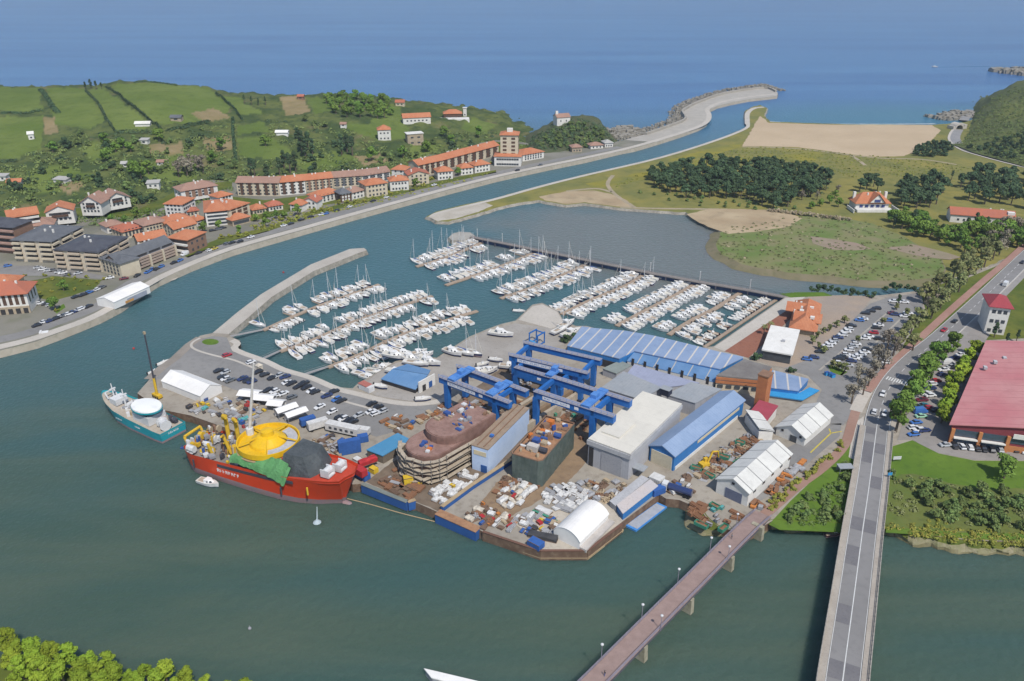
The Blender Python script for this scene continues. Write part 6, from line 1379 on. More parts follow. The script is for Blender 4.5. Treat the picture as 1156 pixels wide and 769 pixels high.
def launch(name, label, L, B, hm, inner):
    r = thing(name, label, 'open boat'); F = .7
    st = boat_hull(L, B, F, [hm, boot if hm is not gel else hull_navy], 'hull', r, .35); deckcap(st, .22, .12, inner, r, 'well')
    m = MB().bx(-.45, .45, -B * .2, B * .2, F - .2, F + .55); m.bx(.2, .32, -B * .18, B * .18, F + .55, F + .95); m.build('console', gel, r)
    m = MB(); m.bx(-L / 2 - .35, -L / 2 + .1, -.22, .22, F - .2, F + .6); m.build('outboard', outb, r)
    return register(r)
PB = [yacht('sailing_yacht', 'x', 10.5, 3.4, gel, sailc_b), yacht('sailing_yacht', 'x', 11.5, 3.6, gel, sailc_w), yacht('sailing_yacht', 'x', 9.0, 3.1, hull_navy, sailc_w), yacht('sailing_yacht', 'x', 12.5, 3.8, gel, sailc_b, 1.35),
      cruiser('motor_cruiser', 'x', 10.0, 3.5, gel, True), cruiser('motor_cruiser', 'x', 8.5, 3.1, gel, False), cruiser('motor_cruiser', 'x', 8.0, 3.0, gel, False, sailc_w), cruiser('motor_cruiser', 'x', 11.5, 3.9, gel, True, sailc_w),
      launch('open_launch', 'x', 6.2, 2.4, gel, gel_deck), launch('open_launch', 'x', 5.6, 2.3, gel, sailc_w), launch('open_launch', 'x', 6.4, 2.4, hull_red, teak)]
PL = [10.5, 11.5, 9, 12.5, 10, 8.5, 8, 11.5, 6.5, 6, 6.7]; PW = [3.4, 3.6, 3.1, 3.8, 3.5, 3.1, 3.0, 3.9, 2.4, 2.3, 2.4]
LOOK = ['white yacht with blue boom cover', 'white yacht with cream boom cover', 'navy hulled yacht', 'large white yacht with tall mast', 'white cruiser with flybridge', 'white cabin cruiser', 'white cruiser with cream cockpit cover', 'large white cruiser with flybridge', 'small white open boat', 'small boat with cream cover', 'small maroon hulled boat']
used = [False] * len(PB); NB = 0
def place_boat(k, loc, rz, label, group):
    global NB; NB += 1
    if not used[k]: o = PB[k]; used[k] = True; o.location = loc; o.rotation_euler = (0, 0, rz); o['label'] = label; o['group'] = group
    else: o = dup(PB[k], loc, rz, 1, label, group)
    return o
pont_m = M('pontoon_planks', (.30, .225, .165), (.36, .28, .21), .6, (.22, .16, .12), 1.5); pile_m = M('pale_pile', (.55, .54, .52))
def pontoon(label, nick, pts, w, near, far, mix, seed, gang, gangname):
    """pts: centre line from the landward end; near/far: mean berth size on the two sides (0 = none)"""
    rg = random.Random(seed); L = smooth(pts, 4); r = thing('pontoon', label, 'pontoon', L[0], 0, 'marina pontoons'); o0 = L[0]
    strip(MB(), [p - o0 for p in L], -w / 2, w / 2, .1, .62).build('walkway', pont_m, r)
    if gang:
        g = thing('gangway', 'sloping gangway down to the ' + gangname, 'gangway', gang, 0, 'marina gangways'); e = L[0] - gang
        MB().beam((0, 0, .1), (e.x, e.y, .75 - gang.z), 1.5, .16).build('ramp', M('gangway_grey', (.33, .32, .31)), g)
        d = Vector((e.x, e.y, 0)).normalized(); nr = Vector((-d.y, d.x, 0))
        for s_ in (-.7, .7): MB().beam(nr * s_ + Vector((0, 0, 1.0)), nr * s_ + Vector((e.x, e.y, 1.6 - gang.z)), .08, .08).build('handrail', M('gangway_grey', ()), g)
    seg = [(L[i + 1] - L[i]).length for i in range(len(L) - 1)]; tot = sum(seg)
    def pos(s):
        i = 0
        while i < len(seg) - 1 and s > seg[i]: s -= seg[i]; i += 1
        d = (L[i + 1] - L[i]).normalized(); return L[i] + d * s, d
    for side_, sz, nm in ((-1, near, 'shipyard'), (1, far, 'seaward')):
        if not sz: continue
        s = 1.5; rows = []
        while s < tot - 2:
            big = sz * rg.uniform(.8, 1.15); cand = sorted(mix, key=lambda k: abs(PL[k] - big) + rg.random() * 1.6); k = cand[0]
            gap = rg.random() < .07; step = PW[k] + rg.uniform(.15, .5)
            if s + PW[k] > tot: break
            if not gap:
                p, d = pos(s + PW[k] / 2); n = Vector((-d.y, d.x, 0)) * side_
                # right side of a line running away from the eye is +x: keep the berth sides fixed
                out = rg.random() < .5; a = math.atan2(n.y, n.x) + (0 if out else PI) + rg.uniform(-.05, .05)
                rows.append((k, p + n * (w / 2 + .4 + PL[k] / 2) - Vector((0, 0, .05)), a))
            if len(rows) % 3 == 2:
                p, d = pos(s); n = Vector((-d.y, d.x, 0)) * side_; f = MB().beam((0, 0, .35), n * (sz * .62) + Vector((0, 0, .35)), .55, .4).build('finger', pont_m, r); f.location = p + n * (w / 2) - o0
                m = MB().tube((0, 0, -1), (0, 0, 2.2), .16, n=6).build('pile', pile_m, r); m.location = p + n * (sz * .62 + w / 2 + .3) - o0
            s += step + (PW[k] * .9 if gap else 0)
        for i, (k, p, a) in enumerate(rows):
            place_boat(k, p, a, f'{LOOK[k]}, {ordn(i)} from land, {nm} side, {nick}', 'boats berthed in the marina')
WZ = .3
S_, Mx = (0, 1, 2, 3), (0, 1, 2, 4, 5, 6); Sm = (5, 6, 8, 9, 10); Mo = (4, 5, 6, 7, 5)
pontoon('timber pontoon nearest the curved breakwater, small boats at its root', 'breakwater pontoon', px([(297, 374), (332, 358), (366, 344), (400, 332), (428, 322)], 0), 2.2, 8.0, 9.5, (0, 1, 2, 3, 5, 6, 8), 21, W(260, 380, 2.8), 'pontoon nearest the curved breakwater')
pontoon('timber pontoon in the middle of the three reached from the car park', 'middle parking pontoon', px([(316, 398), (353, 385), (400, 364), (445, 349), (488, 335)], 0), 2.2, 8.6, 8.6, (0, 1, 2, 5, 6, 8, 9), 22, W(296, 405.5, 2.8), 'middle pontoon of the car park side')
pontoon('timber pontoon nearest the boatyard of the three reached from the car park', 'boatyard pontoon', px([(370, 416), (405, 402), (449, 381), (500, 364), (539, 352)], 0), 2.2, 9.0, 9.4, (0, 1, 2, 3, 5, 6, 7, 4), 23, W(345, 422.5, 2.8), 'car park pontoon nearest the boatyard')
NICK = ['outermost pier pontoon', 'second pier pontoon', 'third pier pontoon', 'fourth pier pontoon', 'fifth pier pontoon', 'innermost pier pontoon']
for k, (pts, nr, fr, mix, gang) in enumerate((
    ([(546, 274), (520, 285), (496, 294), (470, 302)], 9.0, 10, (0, 1, 2, 3, 4, 5), (553.6, 270.6)),
    ([(604, 286), (564, 302), (533, 313), (503, 323)], 9.5, 10.5, (0, 1, 3, 4, 5, 7), (610, 282.5)),
    ([(660, 300), (641, 309), (602, 325), (565, 338)], 9.0, 10, (0, 1, 2, 3, 4, 5), (667, 294)),
    ([(730, 309), (709, 322), (686, 332), (660, 343), (634, 356)], 8.2, 8.8, (0, 1, 2, 4, 5, 6), (738, 308)),
    ([(786, 321), (761, 335), (728, 352), (696, 369)], 7.6, 8.2, (4, 5, 6, 7, 5, 6), (793, 318.5)),
    ([(838, 330), (806, 350), (780, 363), (755, 379)], 7.4, 8.0, (5, 6, 4, 5, 8), (846, 327.5)))):
    pontoon(f'timber pontoon reached from the long pier, {ordn(k)} from the pier head', NICK[k], px(pts, 0), 2.4, fr, nr, mix, 31 + k, W(*gang, 2.8), f'pier pontoon {ordn(k)} from the pier head')
pontoon('narrow pontoon under the pale marina promenade', 'promenade pontoon', px([(876, 339.5), (840, 363), (812, 382), (795, 393)], 0), 1.6, 6.2, 0, (5, 6, 8, 9, 10, 8), 41, None, '')
# boats laid up on the boatyard
YARD = [(410, 424, 0, -.4), (416, 428, 5, -.5), (424, 421, 1, -.3), (432, 417, 5, -.4), (438, 413, 8, -.2), (446, 403, 7, -.4), (455, 400, 5, -.3), (463, 406, 4, -.5), (472, 400, 5, .5), (480, 403, 6, .6), (470, 411, 1, -.3), (484, 410, 7, -.4), (511, 399, 4, -.6), (524, 399, 0, -.6), (535, 400, 2, -.6),
        (566, 378, 7, -.3), (633, 373, 1, .8), (645, 377, 7, .7), (640, 367, 4, .75), (575, 415, 5, -.2), (552, 420, 6, .5), (545, 412, 9, .4), (560, 407, 8, -.3), (587, 418, 5, .1), (540, 421, 5, .7), (586, 352, 8, -.2), (430, 437, 8, -.4), (478, 451, 8, .1), (446, 421, 6, -.4)]
boats = []
cradle = M('cradle_steel', (.10, .12, .2))
for x, y, k, a in YARD:
    afloat = (x, y) in ((410, 424), (416, 428), (424, 421), (432, 417), (438, 413), (586, 352)); z = 0 if afloat else G + .7
    o = place_boat(k, W(x, y, z), a, '', 'boats laid up on the boatyard' if not afloat else 'boats at the boatyard quay'); boats.append((o, LOOK[k]))
    if not afloat:
        o.location.z = G + .75
        c = MB(); 
        c.bx(-2.4, 2.4, -.15, .15, 0, .25)
        for xx in (-2, 2):
            for yy in (-1, 1): c.tube((xx, yy * 1.2, 0), (xx, yy * .75, .95), .09, n=5)
            c.bx(xx - .12, xx + .12, -1.2, 1.2, 0, .2)
        ck = c.build('boat_cradle', cradle); ck.location = W(x, y, G); ck.rotation_euler = (0, 0, a); tag(ck, '', 'cradle', 'cradles under the laid up boats')
        boats[-1] = (o, LOOK[k], ck)
bs_ = sorted(boats, key=lambda t: P(t[0].location)[0])
for i, t in enumerate(bs_):
    w = 'leftmost' if i == 0 else ordn(i) + ' from left'; t[0]['label'] = f'{t[1]} {"at the boatyard quay" if len(t) == 2 else "laid up on the boatyard"}, {w}'
    if len(t) == 3: t[2]['label'] = f'low steel cradle under the boatyard boat {w}'
# other craft
o = place_boat(7, W(54, 381.5), .35, 'white motor boat moored at the town quay below the large white building', 'boats along the quays'); o.scale = (1.15,) * 3
place_boat(9, W(12, 390), .3, 'small covered boat at the town quay, left edge', 'boats along the quays')
place_boat(5, W(236, 547), -.4, 'grey and white workboat lying against the side of the red ship', 'boats along the quays')
place_boat(8, W(175, 420.5), .9, 'small white boat, lower of two at the sloping quay by the storage tent', 'boats along the quays'); place_boat(8, W(185, 410.5), .9, 'small white boat, upper of two at the sloping quay by the storage tent', 'boats along the quays')
place_boat(5, W(1055, 76), 2.9, 'tiny white motor boat under way on the open sea', 'boats out at sea')
place_boat(10, W(942, 603, .3), .2, 'maroon boat pulled up on the bank beside the road bridge', 'boats along the quays')
wk = W(1055, 76); wl = thing('wake', 'pale wake trailing behind the tiny motor boat at sea', 'wake', (wk.x, wk.y, 0)); wl['kind'] = 'structure'
MB().add([(6, -2, .06), (6, 2, .06), (240, 34, .06), (240, 20, .06)], [(0, 1, 2, 3)]).build('foam', M('wake_water', (.10, .20, .33)), wl)
# ------------------------------------------------------------------ cars
PAINT = {'white': (.66, .66, .66), 'black': (.022, .022, .025), 'grey': (.12, .125, .13), 'silver': (.40, .41, .42), 'navy': (.025, .04, .12), 'blue': (.05, .15, .42), 'red': (.38, .02, .03), 'dark red': (.14, .02, .035), 'teal': (.02, .15, .20), 'pale green': (.30, .52, .36), 'yellow': (.60, .46, .03)}
rubber = M('rubber', ()); WHEEL = MB().tube((0, -.11, 0), (0, .11, 0), .32, n=10).mesh('wheel', rubber)
def car_sec(secs):
    m = MB(); rows = []
    for x, w, z0, z1 in secs: rows.append([(x, -w, z0), (x, -w * 1.0, z0 + (z1 - z0) * .6), (x, -w * .86, z1), (x, w * .86, z1), (x, w, z0 + (z1 - z0) * .6), (x, w, z0)])
    m.grid([r + [r[0]] for r in rows]); n = 7
    m.add(rows[0], [(0, 1, 2, 3, 4, 5)]); m.add(rows[-1], [(5, 4, 3, 2, 1, 0)]); return m
CARS = {}
def car_proto(kind, col):
    if (kind, col) in CARS: return CARS[(kind, col)]
    p = M(col + '_paint', PAINT[col], tuple(x * .93 for x in PAINT[col]), 1, tuple(x * .9 for x in PAINT[col]), 3, rough=.3, spec=.5, coat=.4)
    nm = 'parked_van' if kind == 'van' else 'parked_car'
    r = thing(nm, '', 'van' if kind == 'van' else 'car')
    if kind == 'van':
        car_sec([(-2.6, .92, .35, 2.1), (-2.5, .98, .3, 2.3), (.9, .98, .3, 2.3), (1.5, .96, .3, 2.1), (1.75, .95, .3, 1.35), (2.55, .9, .35, 1.1), (2.65, .85, .4, .9)]).build('body', p, r, recalc=True)
        m = MB(); m.prism([(1.15, -.82), (1.82, -.8), (1.82, .8), (1.15, .82)], 1.4, 2.0, [(1.05, -.8), (1.5, -.76), (1.5, .76), (1.05, .8)]); m.build('windows', dkglass, r); wb = 1.6
    else:
        L = 2.1 if kind == 'hatch' else 2.3
        car_sec([(-L, .78, .42, .8), (-L + .12, .86, .3, .95), (-L * .5, .9, .28, .98), (L * .35, .9, .28, .96), (L - .3, .86, .3, .82), (L, .74, .42, .62)]).build('body', p, r, recalc=True)
        a, b, c, d = (-L + .15, -L + .55, .35, 1.0) if kind == 'hatch' else (-1.55, -.95, .4, 1.05)
        m = MB(); m.prism([(a, -.78), (d, -.78), (d, .78), (a, .78)], .93, 1.38, [(b, -.62), (c, -.62), (c, .62), (b, .62)]); m.build('windows', dkglass, r)
        MB().bx(b + .05, c - .05, -.6, .6, 1.381, 1.43).build('roof', p, r); wb = 1.3
    for x in (-wb, wb):
        for y in (-.8, .8): put('wheel', WHEEL, r, (x, y, .32))
    register(r); CARS[(kind, col)] = [r, False]; return CARS[(kind, col)]
def place_car(kind, col, loc, rz, group):
    e = car_proto(kind, col); o = e[0]
    if e[1]: o = dup(o, loc, rz, 1, None, group)
    else: e[1] = True; o.location = loc; o.rotation_euler = (0, 0, rz); o['group'] = group
    return o
CODE = {'w': 'white', 'k': 'black', 'g': 'grey', 's': 'silver', 'n': 'navy', 'b': 'blue', 'r': 'red', 'd': 'dark red', 't': 'teal', 'l': 'pale green', 'y': 'yellow'}
crng = random.Random(5)
def lot(spec, z, rz, group, fmt, jit=.08):
    objs = []
    for tok in spec.split():
        c, x, y = tok.split(','); kind = 'van' if c[0] == 'V' else ('saloon' if crng.random() < .4 else 'hatch'); c = c[-1]
        a = rz if not callable(rz) else rz(float(x), float(y))
        o = place_car(kind, CODE[c], W(float(x), float(y), z), a + crng.uniform(-jit, jit) + (PI if crng.random() < .5 else 0), group)
        objs.append((o, ('van' if kind == 'van' else CODE[c] + ' car') if kind != 'van' else CODE[c] + ' van'))
    from_left(objs, fmt); return objs
mar = W(340, 436, G); d1 = W(389, 452, G) - W(299, 420, G); AM = math.atan2(d1.y, d1.x) + PI / 2 - .25
lot('r,256.5,402 w,283.5,410 k,247.5,419.5 s,254.5,421.5 k,251.5,427 w,255,429 g,260.5,430.5 n,274,428.5 k,280,431 n,284.5,432 k,291.5,421 k,299,424 k,308,427.5 s,315,425 n,322,426.5 w,324.5,433 k,329,434 k,337,437.5 k,343.5,433.5 k,346,438.5 w,351.5,442.5 k,356,443.5 n,369,448 k,377.5,443 b,380,452 k,385.5,453.5 k,420,457 k,427.5,460.5 w,419,466 w,424,468 s,432,465.5 k,303,441.5 w,310,443 w,320,445.5 g,330,449.5 w,309,449 w,361,460.5 w,375,466 k,383.5,472.5 w,388,474 k,393,476 k,399,477.5 s,405,470', L1 + .02, AM, 'cars parked in the marina car park', '{c} {n} in the marina car park')
AE = math.atan2((W(1003, 352) - W(925, 418)).y, (W(1003, 352) - W(925, 418)).x) + PI / 2 + .5
lot('b,911,406.5 n,919,404.5 k,925.5,398 k,929.5,394.5 w,934,391.5 w,937.5,388.5 s,941,385.5 n,946,382 w,951,379 w,954.5,375.5 w,958,372.5 k,961,368.5 b,970,362.5 w,974,361 k,977,354.5 k,983,352 k,989.5,349 k,947,406 w,944,410.5 k,950,404 w,955,401.5 w,958.5,396 s,963,392 w,966.5,389.5 s,957.5,413.5 n,961.5,408.5 w,964,405.5 w,967.5,404 w,971.5,401.5 w,976,398.5 k,979,395.5 w,976.5,383 w,981,381 r,986,376.5 k,992.5,383.5 k,989.5,371 w,991.5,368 b,1002.5,362.5 d,1007.5,354.5 n,1010.5,356 w,1021,358 w,1025,354.5 w,1020.5,342 w,1008,341 g,991.5,413.5 w,998.5,410 g,989,411', L2 + .02, AE, 'cars parked in the restaurant car park', '{c} {n} in the restaurant car park')
lot('n,1077.5,405 w,1084.5,401.5 Vw,1070,411 s,1074,415 w,1065,418.5 n,1063.5,424 r,1056.5,431 w,1053,434.5 n,1050,439.5 w,1045.5,445.5 w,1050,447.5 d,1040.5,452.5 k,1035.5,460.5 t,1041,459 r,1048.5,461.5 k,1056,464 Vb,1038.5,466 l,1039.5,471 b,1034,478 w,1031,484 w,1037,486.5 b,1031,491.5 n,1043.5,487 s,1067.5,503.5', L3 + .02, lambda x, y: .15, 'cars parked beside the road trees', '{c} {n} in the car park beside the red hall')
lot('k,1077,504.5 w,1085,505 w,1094.5,506 k,1102,507 k,1110,508 k,1118.5,508.5 s,1128,508.5 k,1145,508 w,1154,509.5', L3 + .02, PI / 2 - .1, 'cars parked in front of the red hall', '{c} {n} in front of the red hall')
def road_dir(x, y):
    p = W(x, y, G); i = min(range(len(RC) - 1), key=lambda i: (RC[i] - p).length); d = RC[i + 1] - RC[i]; return math.atan2(d.y, d.x)
lot('w,996.3,446 w,986.8,466 w,998.2,468 r,1065.5,373.5 k,1077.5,363.5 Vw,1135,322 k,1154,297', G + .15, road_dir, 'cars on the main road', '{c} {n} driving on the main road', .02)
AQ = lambda x, y: (lambda a, b: math.atan2((b - a).y, (b - a).x))(W(x - 8, interp(x - 8, [p[0] for p in QUAY], [p[1] for p in QUAY])), W(x + 8, interp(x + 8, [p[0] for p in QUAY], [p[1] for p in QUAY])))
lot('k,41.5,368.5 w,50,364.5 n,57,363 k,62.5,361 w,66.5,359 g,71.5,357.5 w,77.5,355.5 n,82.5,353.5 w,88.5,351 w,93.5,349 k,100,347 k,86,336 k,93.5,334 b,101,331 w,110.5,327.5 g,116,325 k,155,312 b,167,308 b,171,305.5 k,177,304.5 b,182,302 k,196.5,297.5 b,203,295 Vw,209,288 k,224,286.5 w,236.5,283.5 y,242.5,281.5 g,256,276 k,262,275 k,271,273.5 w,283,268.5 w,320.5,255.5 k,328,253.5 k,340,249 k,351,245.5 w,363,243 b,368,242 k,380,238.5 w,395,234 k,421,227.5 w,436,223.5 k,465,215.5 w,490,209.5 k,584,193 g,610,187', G + .05, lambda x, y: AQ(x, y), 'cars parked along the town quay road', '{c} {n} along the town quay road')
lot('g,35,343 k,40,342 w,45,343.5 k,52,344 s,57,345.5 s,43,303 w,48,305 s,54,306.5 g,61,306 s,66,308 w,71,309 g,76,311 s,88,309.5 w,124,314.5 d,140,315.5 b,9,301 k,240,261 g,247,259.5 k,252,258', G + .02, .6, 'cars in the town car parks', '{c} {n} in the town car parks below the flats')
lot('k,1130,180.5 w,1139,182.5 k,1146,184 g,1120,177.5', 1.8, -.35, 'cars on the far coast road', '{c} {n} on the coast road before the tunnel')
# ------------------------------------------------------------------ coast road, tunnel
cr = smooth(px([(1082, 146), (1079, 151), (1078, 156.5), (1083, 163), (1094, 169.5), (1110, 174.5), (1130, 180), (1156, 186.5), (1200, 197), (1290, 222)], 1.75), 4)
sheet('coast_road', ribbon(cr, 9, 1.85), M('coast_asphalt', (.23, .225, .22), (.27, .26, .255), .1, pos=True)); sheet('coast_walk', ribbon([p + Vector((-6.5, -2, 0)) for p in cr], 2.2, 1.9), ltpave_m)
sheet('coast_road', ribbon(px([(1088, 136), (1092, 129), (1096, 124)], 1.75), 9, 1.85), M('coast_asphalt', ()))
tp = W(1083, 146, 1.8); r = thing('tunnel_portal', 'pale concrete tunnel mouth where the coast road enters the headland', 'tunnel', tp, .25); r.scale = (.6, .6, .6)
n = 12; m = MB(); ou = [(8.5 * math.cos(PI * k / n), 9.5 * math.sin(PI * k / n) ** .8) for k in range(n + 1)]; inn = [(6.4 * math.cos(PI * k / n), 6.6 * math.sin(PI * k / n) ** .8) for k in range(n + 1)]
m.grid([[(a[0], y, a[1]) for a in ou] for y in (0, 14)]); m.grid([[(o_[0], -.02, o_[1]) for o_ in ou], [(i_[0], -.02, i_[1]) for i_ in inn]]); m.grid([[(a[0], y, a[1]) for a in inn] for y in (0, 14)]); m.bx(-12, -8.5, 0, 14, 0, 5); m.bx(8.5, 14, 0, 14, 0, 7); m.build('arch', ltpave_m, r)
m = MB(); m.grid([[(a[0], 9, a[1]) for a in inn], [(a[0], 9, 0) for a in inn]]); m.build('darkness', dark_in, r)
# ------------------------------------------------------------------ trees
def leafmat(name, a, b, c, rnd=.22):
    m = M(name, a, b, .55, c, 1.6, rough=.9, spec=.15, rnd=rnd); return m
LM = {'green': leafmat('leaf_green', (0.105, 0.180, 0.033), (0.158, 0.247, 0.045), (0.068, 0.120, 0.027)), 'fresh': leafmat('leaf_fresh', (0.180, 0.258, 0.024), (0.240, 0.312, 0.034), (0.114, 0.180, 0.019)), 'dark': leafmat('leaf_dark', (0.052, 0.090, 0.045), (0.079, 0.121, 0.055), (0.031, 0.059, 0.031)),
      'bush': leafmat('leaf_bush', (0.117, 0.172, 0.055), (0.186, 0.230, 0.074), (0.074, 0.113, 0.043)), 'gold': leafmat('leaf_gold', (0.300, 0.277, 0.053), (0.225, 0.255, 0.053), (0.165, 0.180, 0.045)), 'twig': leafmat('bare_twigs', (0.232, 0.203, 0.150), (0.285, 0.247, 0.188), (0.150, 0.135, 0.098)), 'poplar': leafmat('leaf_poplar', (.165, .190, .068), (.215, .215, .095), (.115, .130, .055)), 'reed': leafmat('leaf_reed', (0.405, 0.330, 0.225), (0.330, 0.285, 0.180), (0.255, 0.210, 0.135))}
bark = M('bark', (.10, .075, .055), (.14, .11, .085), 1, (.06, .045, .035), 3)
def crown(kind, R, Hh, n, leaf, seed, flat=.85, blobs=11, z0=.35):
    """leaf faces gathered in clumps through an uneven volume"""
    rg = random.Random(seed); vs = []; fs = []; B = []
    for k in range(blobs):
        t = rg.random() * 2 * PI; q = rg.random() ** .6; z = rg.uniform(.12, .92)
        env = math.sin(PI * min(.98, z * .72 + .22)) if kind != 'cone' else (1.02 - z)
        B.append((Vector((math.cos(t) * q * R * .72 * env, math.sin(t) * q * R * .72 * env, Hh * (z0 + (1 - z0) * z))), R * rg.uniform(.28, .5) * (env * .6 + .4), rg.uniform(.7, 1)))
    for i in range(n):
        c, r, sq = B[rg.randrange(len(B))]
        d = Vector((rg.gauss(0, 1), rg.gauss(0, 1), rg.gauss(.15, 1))).normalized(); p = c + Vector((d.x, d.y, d.z * flat * sq)) * r * rg.uniform(.55, 1.08)
        nn = (d + Vector((rg.gauss(0, .5), rg.gauss(0, .5), rg.gauss(.3, .4)))).normalized(); a = nn.orthogonal().normalized(); b = nn.cross(a); s = leaf * rg.uniform(.6, 1.25); t = rg.random() * PI
        u = (a * math.cos(t) + b * math.sin(t)) * s; w = (b * math.cos(t) - a * math.sin(t)) * s * .7; o = len(vs)
        vs += [p - u, p + w, p + u, p - w]; fs.append((o, o + 1, o + 2, o + 3))
    m = MB(); m.v = [tuple(v) for v in vs]; m.f = fs; m.m = [0] * len(fs); return m
def trunk(h, r, R, seed):
    rg = random.Random(seed); m = MB(); m.tube((0, 0, -.4), (0, 0, h * .45), r, r * .75, 7); m.tube((0, 0, h * .45), (rg.uniform(-.3, .3), 0, h * .8), r * .75, r * .35, 6)
    for k in range(4):
        t = k * 1.6 + rg.random(); z = h * rg.uniform(.35, .6); m.tube((0, 0, z), (math.cos(t) * R * .55, math.sin(t) * R * .55, z + h * .25), r * .4, r * .15, 5)
    return m
TP = {}
def tree_proto(kind):
    if kind in TP: return TP[kind]
    K = {'plane': ('round_tree', 'green', 3.1, 6.6, 900, .46, 3), 'lime': ('round_tree', 'fresh', 2.6, 5.2, 750, .42, 3), 'pine': ('pine_tree', 'dark', 4.4, 9.5, 950, .62, 4), 'conifer': ('conifer', 'dark', 3.4, 10, 900, .55, 2), 'broad': ('broadleaf_tree', 'green', 4.2, 8.0, 1000, .56, 3), 'poplar': ('poplar_tree', 'poplar', 3.2, 8.6, 800, .5, 3),
         'bare': ('bare_tree', 'twig', 3.2, 7.4, 420, .34, 2), 'bush': ('bush', 'bush', 2.4, 3.0, 520, .42, 4), 'darkbush': ('bush', 'dark', 2.4, 3.0, 520, .42, 2), 'goldbush': ('shrub', 'gold', 1.8, 2.0, 420, .36, 2), 'near': ('maple_tree', 'fresh', 3.2, 7.5, 3400, .26, 4), 'reed': ('shrub', 'reed', 2.2, 2.6, 450, .4, 2), 'small': ('small_tree', 'poplar', 1.7, 3.4, 380, .36, 2), 'palm': ('palm_tree', 'poplar', 2.2, 5.5, 0, 0, 2)}[kind]
    L = []
    for v in range(K[6]):
        cat = 'bush' if 'bush' in K[0] or K[0] == 'shrub' else 'tree'; r = thing(K[0], '', cat)
        isb = cat == 'bush'
        if kind == 'palm':
            m = MB(); rg = random.Random(v)
            for k in range(16):
                t = k * 2 * PI / 16 + rg.random() * .2; up = rg.uniform(.1, 1.0); p0 = Vector((0, 0, 4.6)); 
                p1 = p0 + Vector((math.cos(t) * 1.2, math.sin(t) * 1.2, up)); p2 = p0 + Vector((math.cos(t) * 2.2, math.sin(t) * 2.2, up - .9)); sd = Vector((-math.sin(t), math.cos(t), 0)) * .3
                m.grid([[p0 - sd * .3, p0 + sd * .3], [p1 - sd, p1 + sd], [p2 - sd * .3, p2 + sd * .3]])
            m.build('crown', LM['poplar'], r); MB().tube((0, 0, -.3), (0, 0, 4.7), .25, .18, 7).build('trunk', bark, r)
        else:
            crown('cone' if kind == 'conifer' else 'round', K[2], K[3], K[4], K[5], 100 * v + len(kind), .8 if kind != 'pine' else .6, 14 if kind == 'near' else (12 if not isb else 8), {'pine': .45, 'conifer': .12, 'bare': .3}.get(kind, .05 if isb else .3)).build('crown', LM[K[1]], r)
            if isb: MB().tube((0, 0, -.3), (.1, 0, K[3] * .5), .16, .06, 5).build('stem', bark, r)
            else: trunk(K[3], .16 + K[3] * .022, K[2], v).build('trunk', bark, r)
        register(r); L.append([r, False])
    TP[kind] = L; return L
trng = random.Random(12)
def plant(kind, p, s=1.0, group=None):
    L = tree_proto(kind); e = L[trng.randrange(len(L))]; sc_ = s * trng.uniform(.85, 1.15); rz = trng.random() * 6.28
    zs = sc_ * trng.uniform(.9, 1.15)
    if e[1]: o = dup(e[0], p, rz, (sc_, sc_, zs), None, group)
    else: e[1] = True; o = e[0]; o.location = p; o.rotation_euler = (0, 0, rz); o.scale = (sc_, sc_, zs); o['group'] = group
    return o
def stand(kind, pts, z, group, fmt, s=1.0):
    from_left([plant(kind, W(x, y, z) if z is not None else on_hill(x, y), (s if not rest else rest[0]), group) for x, y, *rest in pts if z is not None or on_hill(x, y)], fmt)
def scatter(poly, n, seed, gap, avoid=()):
    rg = random.Random(seed); out = []; xs = [p[0] for p in poly]; ys = [p[1] for p in poly]; tries = 0
    while len(out) < n and tries < n * 60:
        tries += 1; x, y = rg.uniform(min(xs), max(xs)), rg.uniform(min(ys), max(ys))
        if not inpoly(x, y, poly) or any(inpoly(x, y, a) for a in avoid): continue
        if any(abs(x - a) < gap and abs(y - b) < gap * .45 for a, b in out): continue
        out.append((x, y))
    return out
stand('plane', [(1075, 398), (1064, 407), (1056, 414), (1049, 422), (1039, 436), (1033, 446), (1028, 455), (1022, 465), (1016, 477), (1011, 488)], G, 'plane trees between road and car park', 'round green tree {n}, between main road and car park', 1.5)
stand('lime', [(1099, 401), (1091, 411), (1086, 419), (1081, 431), (1075, 439), (1071, 450), (1069, 460), (1066, 470), (1062, 478)], G, 'yellow-green trees along the red hall', 'yellow-green tree {n} along the wall of the red hall', 1.4)
plant('broad', W(1133, 540, G), 1.25)['label'] = 'large green tree alone on the lawn in front of the red hall'
stand('bush', scatter([(1003, 538), (1030, 535), (1070, 548), (1110, 555), (1150, 556), (1180, 575), (1180, 600), (1120, 598), (1060, 586), (1010, 576)], 34, 3, 8), L1, 'bushes on the east river bank', 'olive bush {n}, on the bank right of the road bridge', .95)
stand('goldbush', scatter([(1020, 588), (1060, 590), (1120, 602), (1180, 606), (1180, 622), (1100, 618), (1030, 606)], 30, 4, 7), 2.0, 'yellowish bushes at the water edge', 'yellowish bush {n}, water edge right of the road bridge', .75)
stand('bush', scatter([(912, 556), (948, 535), (962, 520), (954, 586), (905, 590), (890, 588)], 15, 5, 8), L1, 'bushes between the two bridges', 'green bush {n} on the bank between the two bridges', .85)
stand('goldbush', scatter([(948, 500), (955, 498), (938, 522), (900, 552), (870, 576), (862, 572), (898, 545)], 26, 6, 5), L1, 'shrubs along the foot path', 'yellowish shrub {n} beside the pink foot path', .7)
stand('bare', [(974, 446), (985, 427), (961, 456), (997, 417), (1008, 402), (968, 432), (1046, 352), (1056, 341), (980, 436), (990, 412), (1001, 396)], G, 'bare trees by the restaurant car park', 'bare grey tree {n} beside the restaurant car park', 1.1)
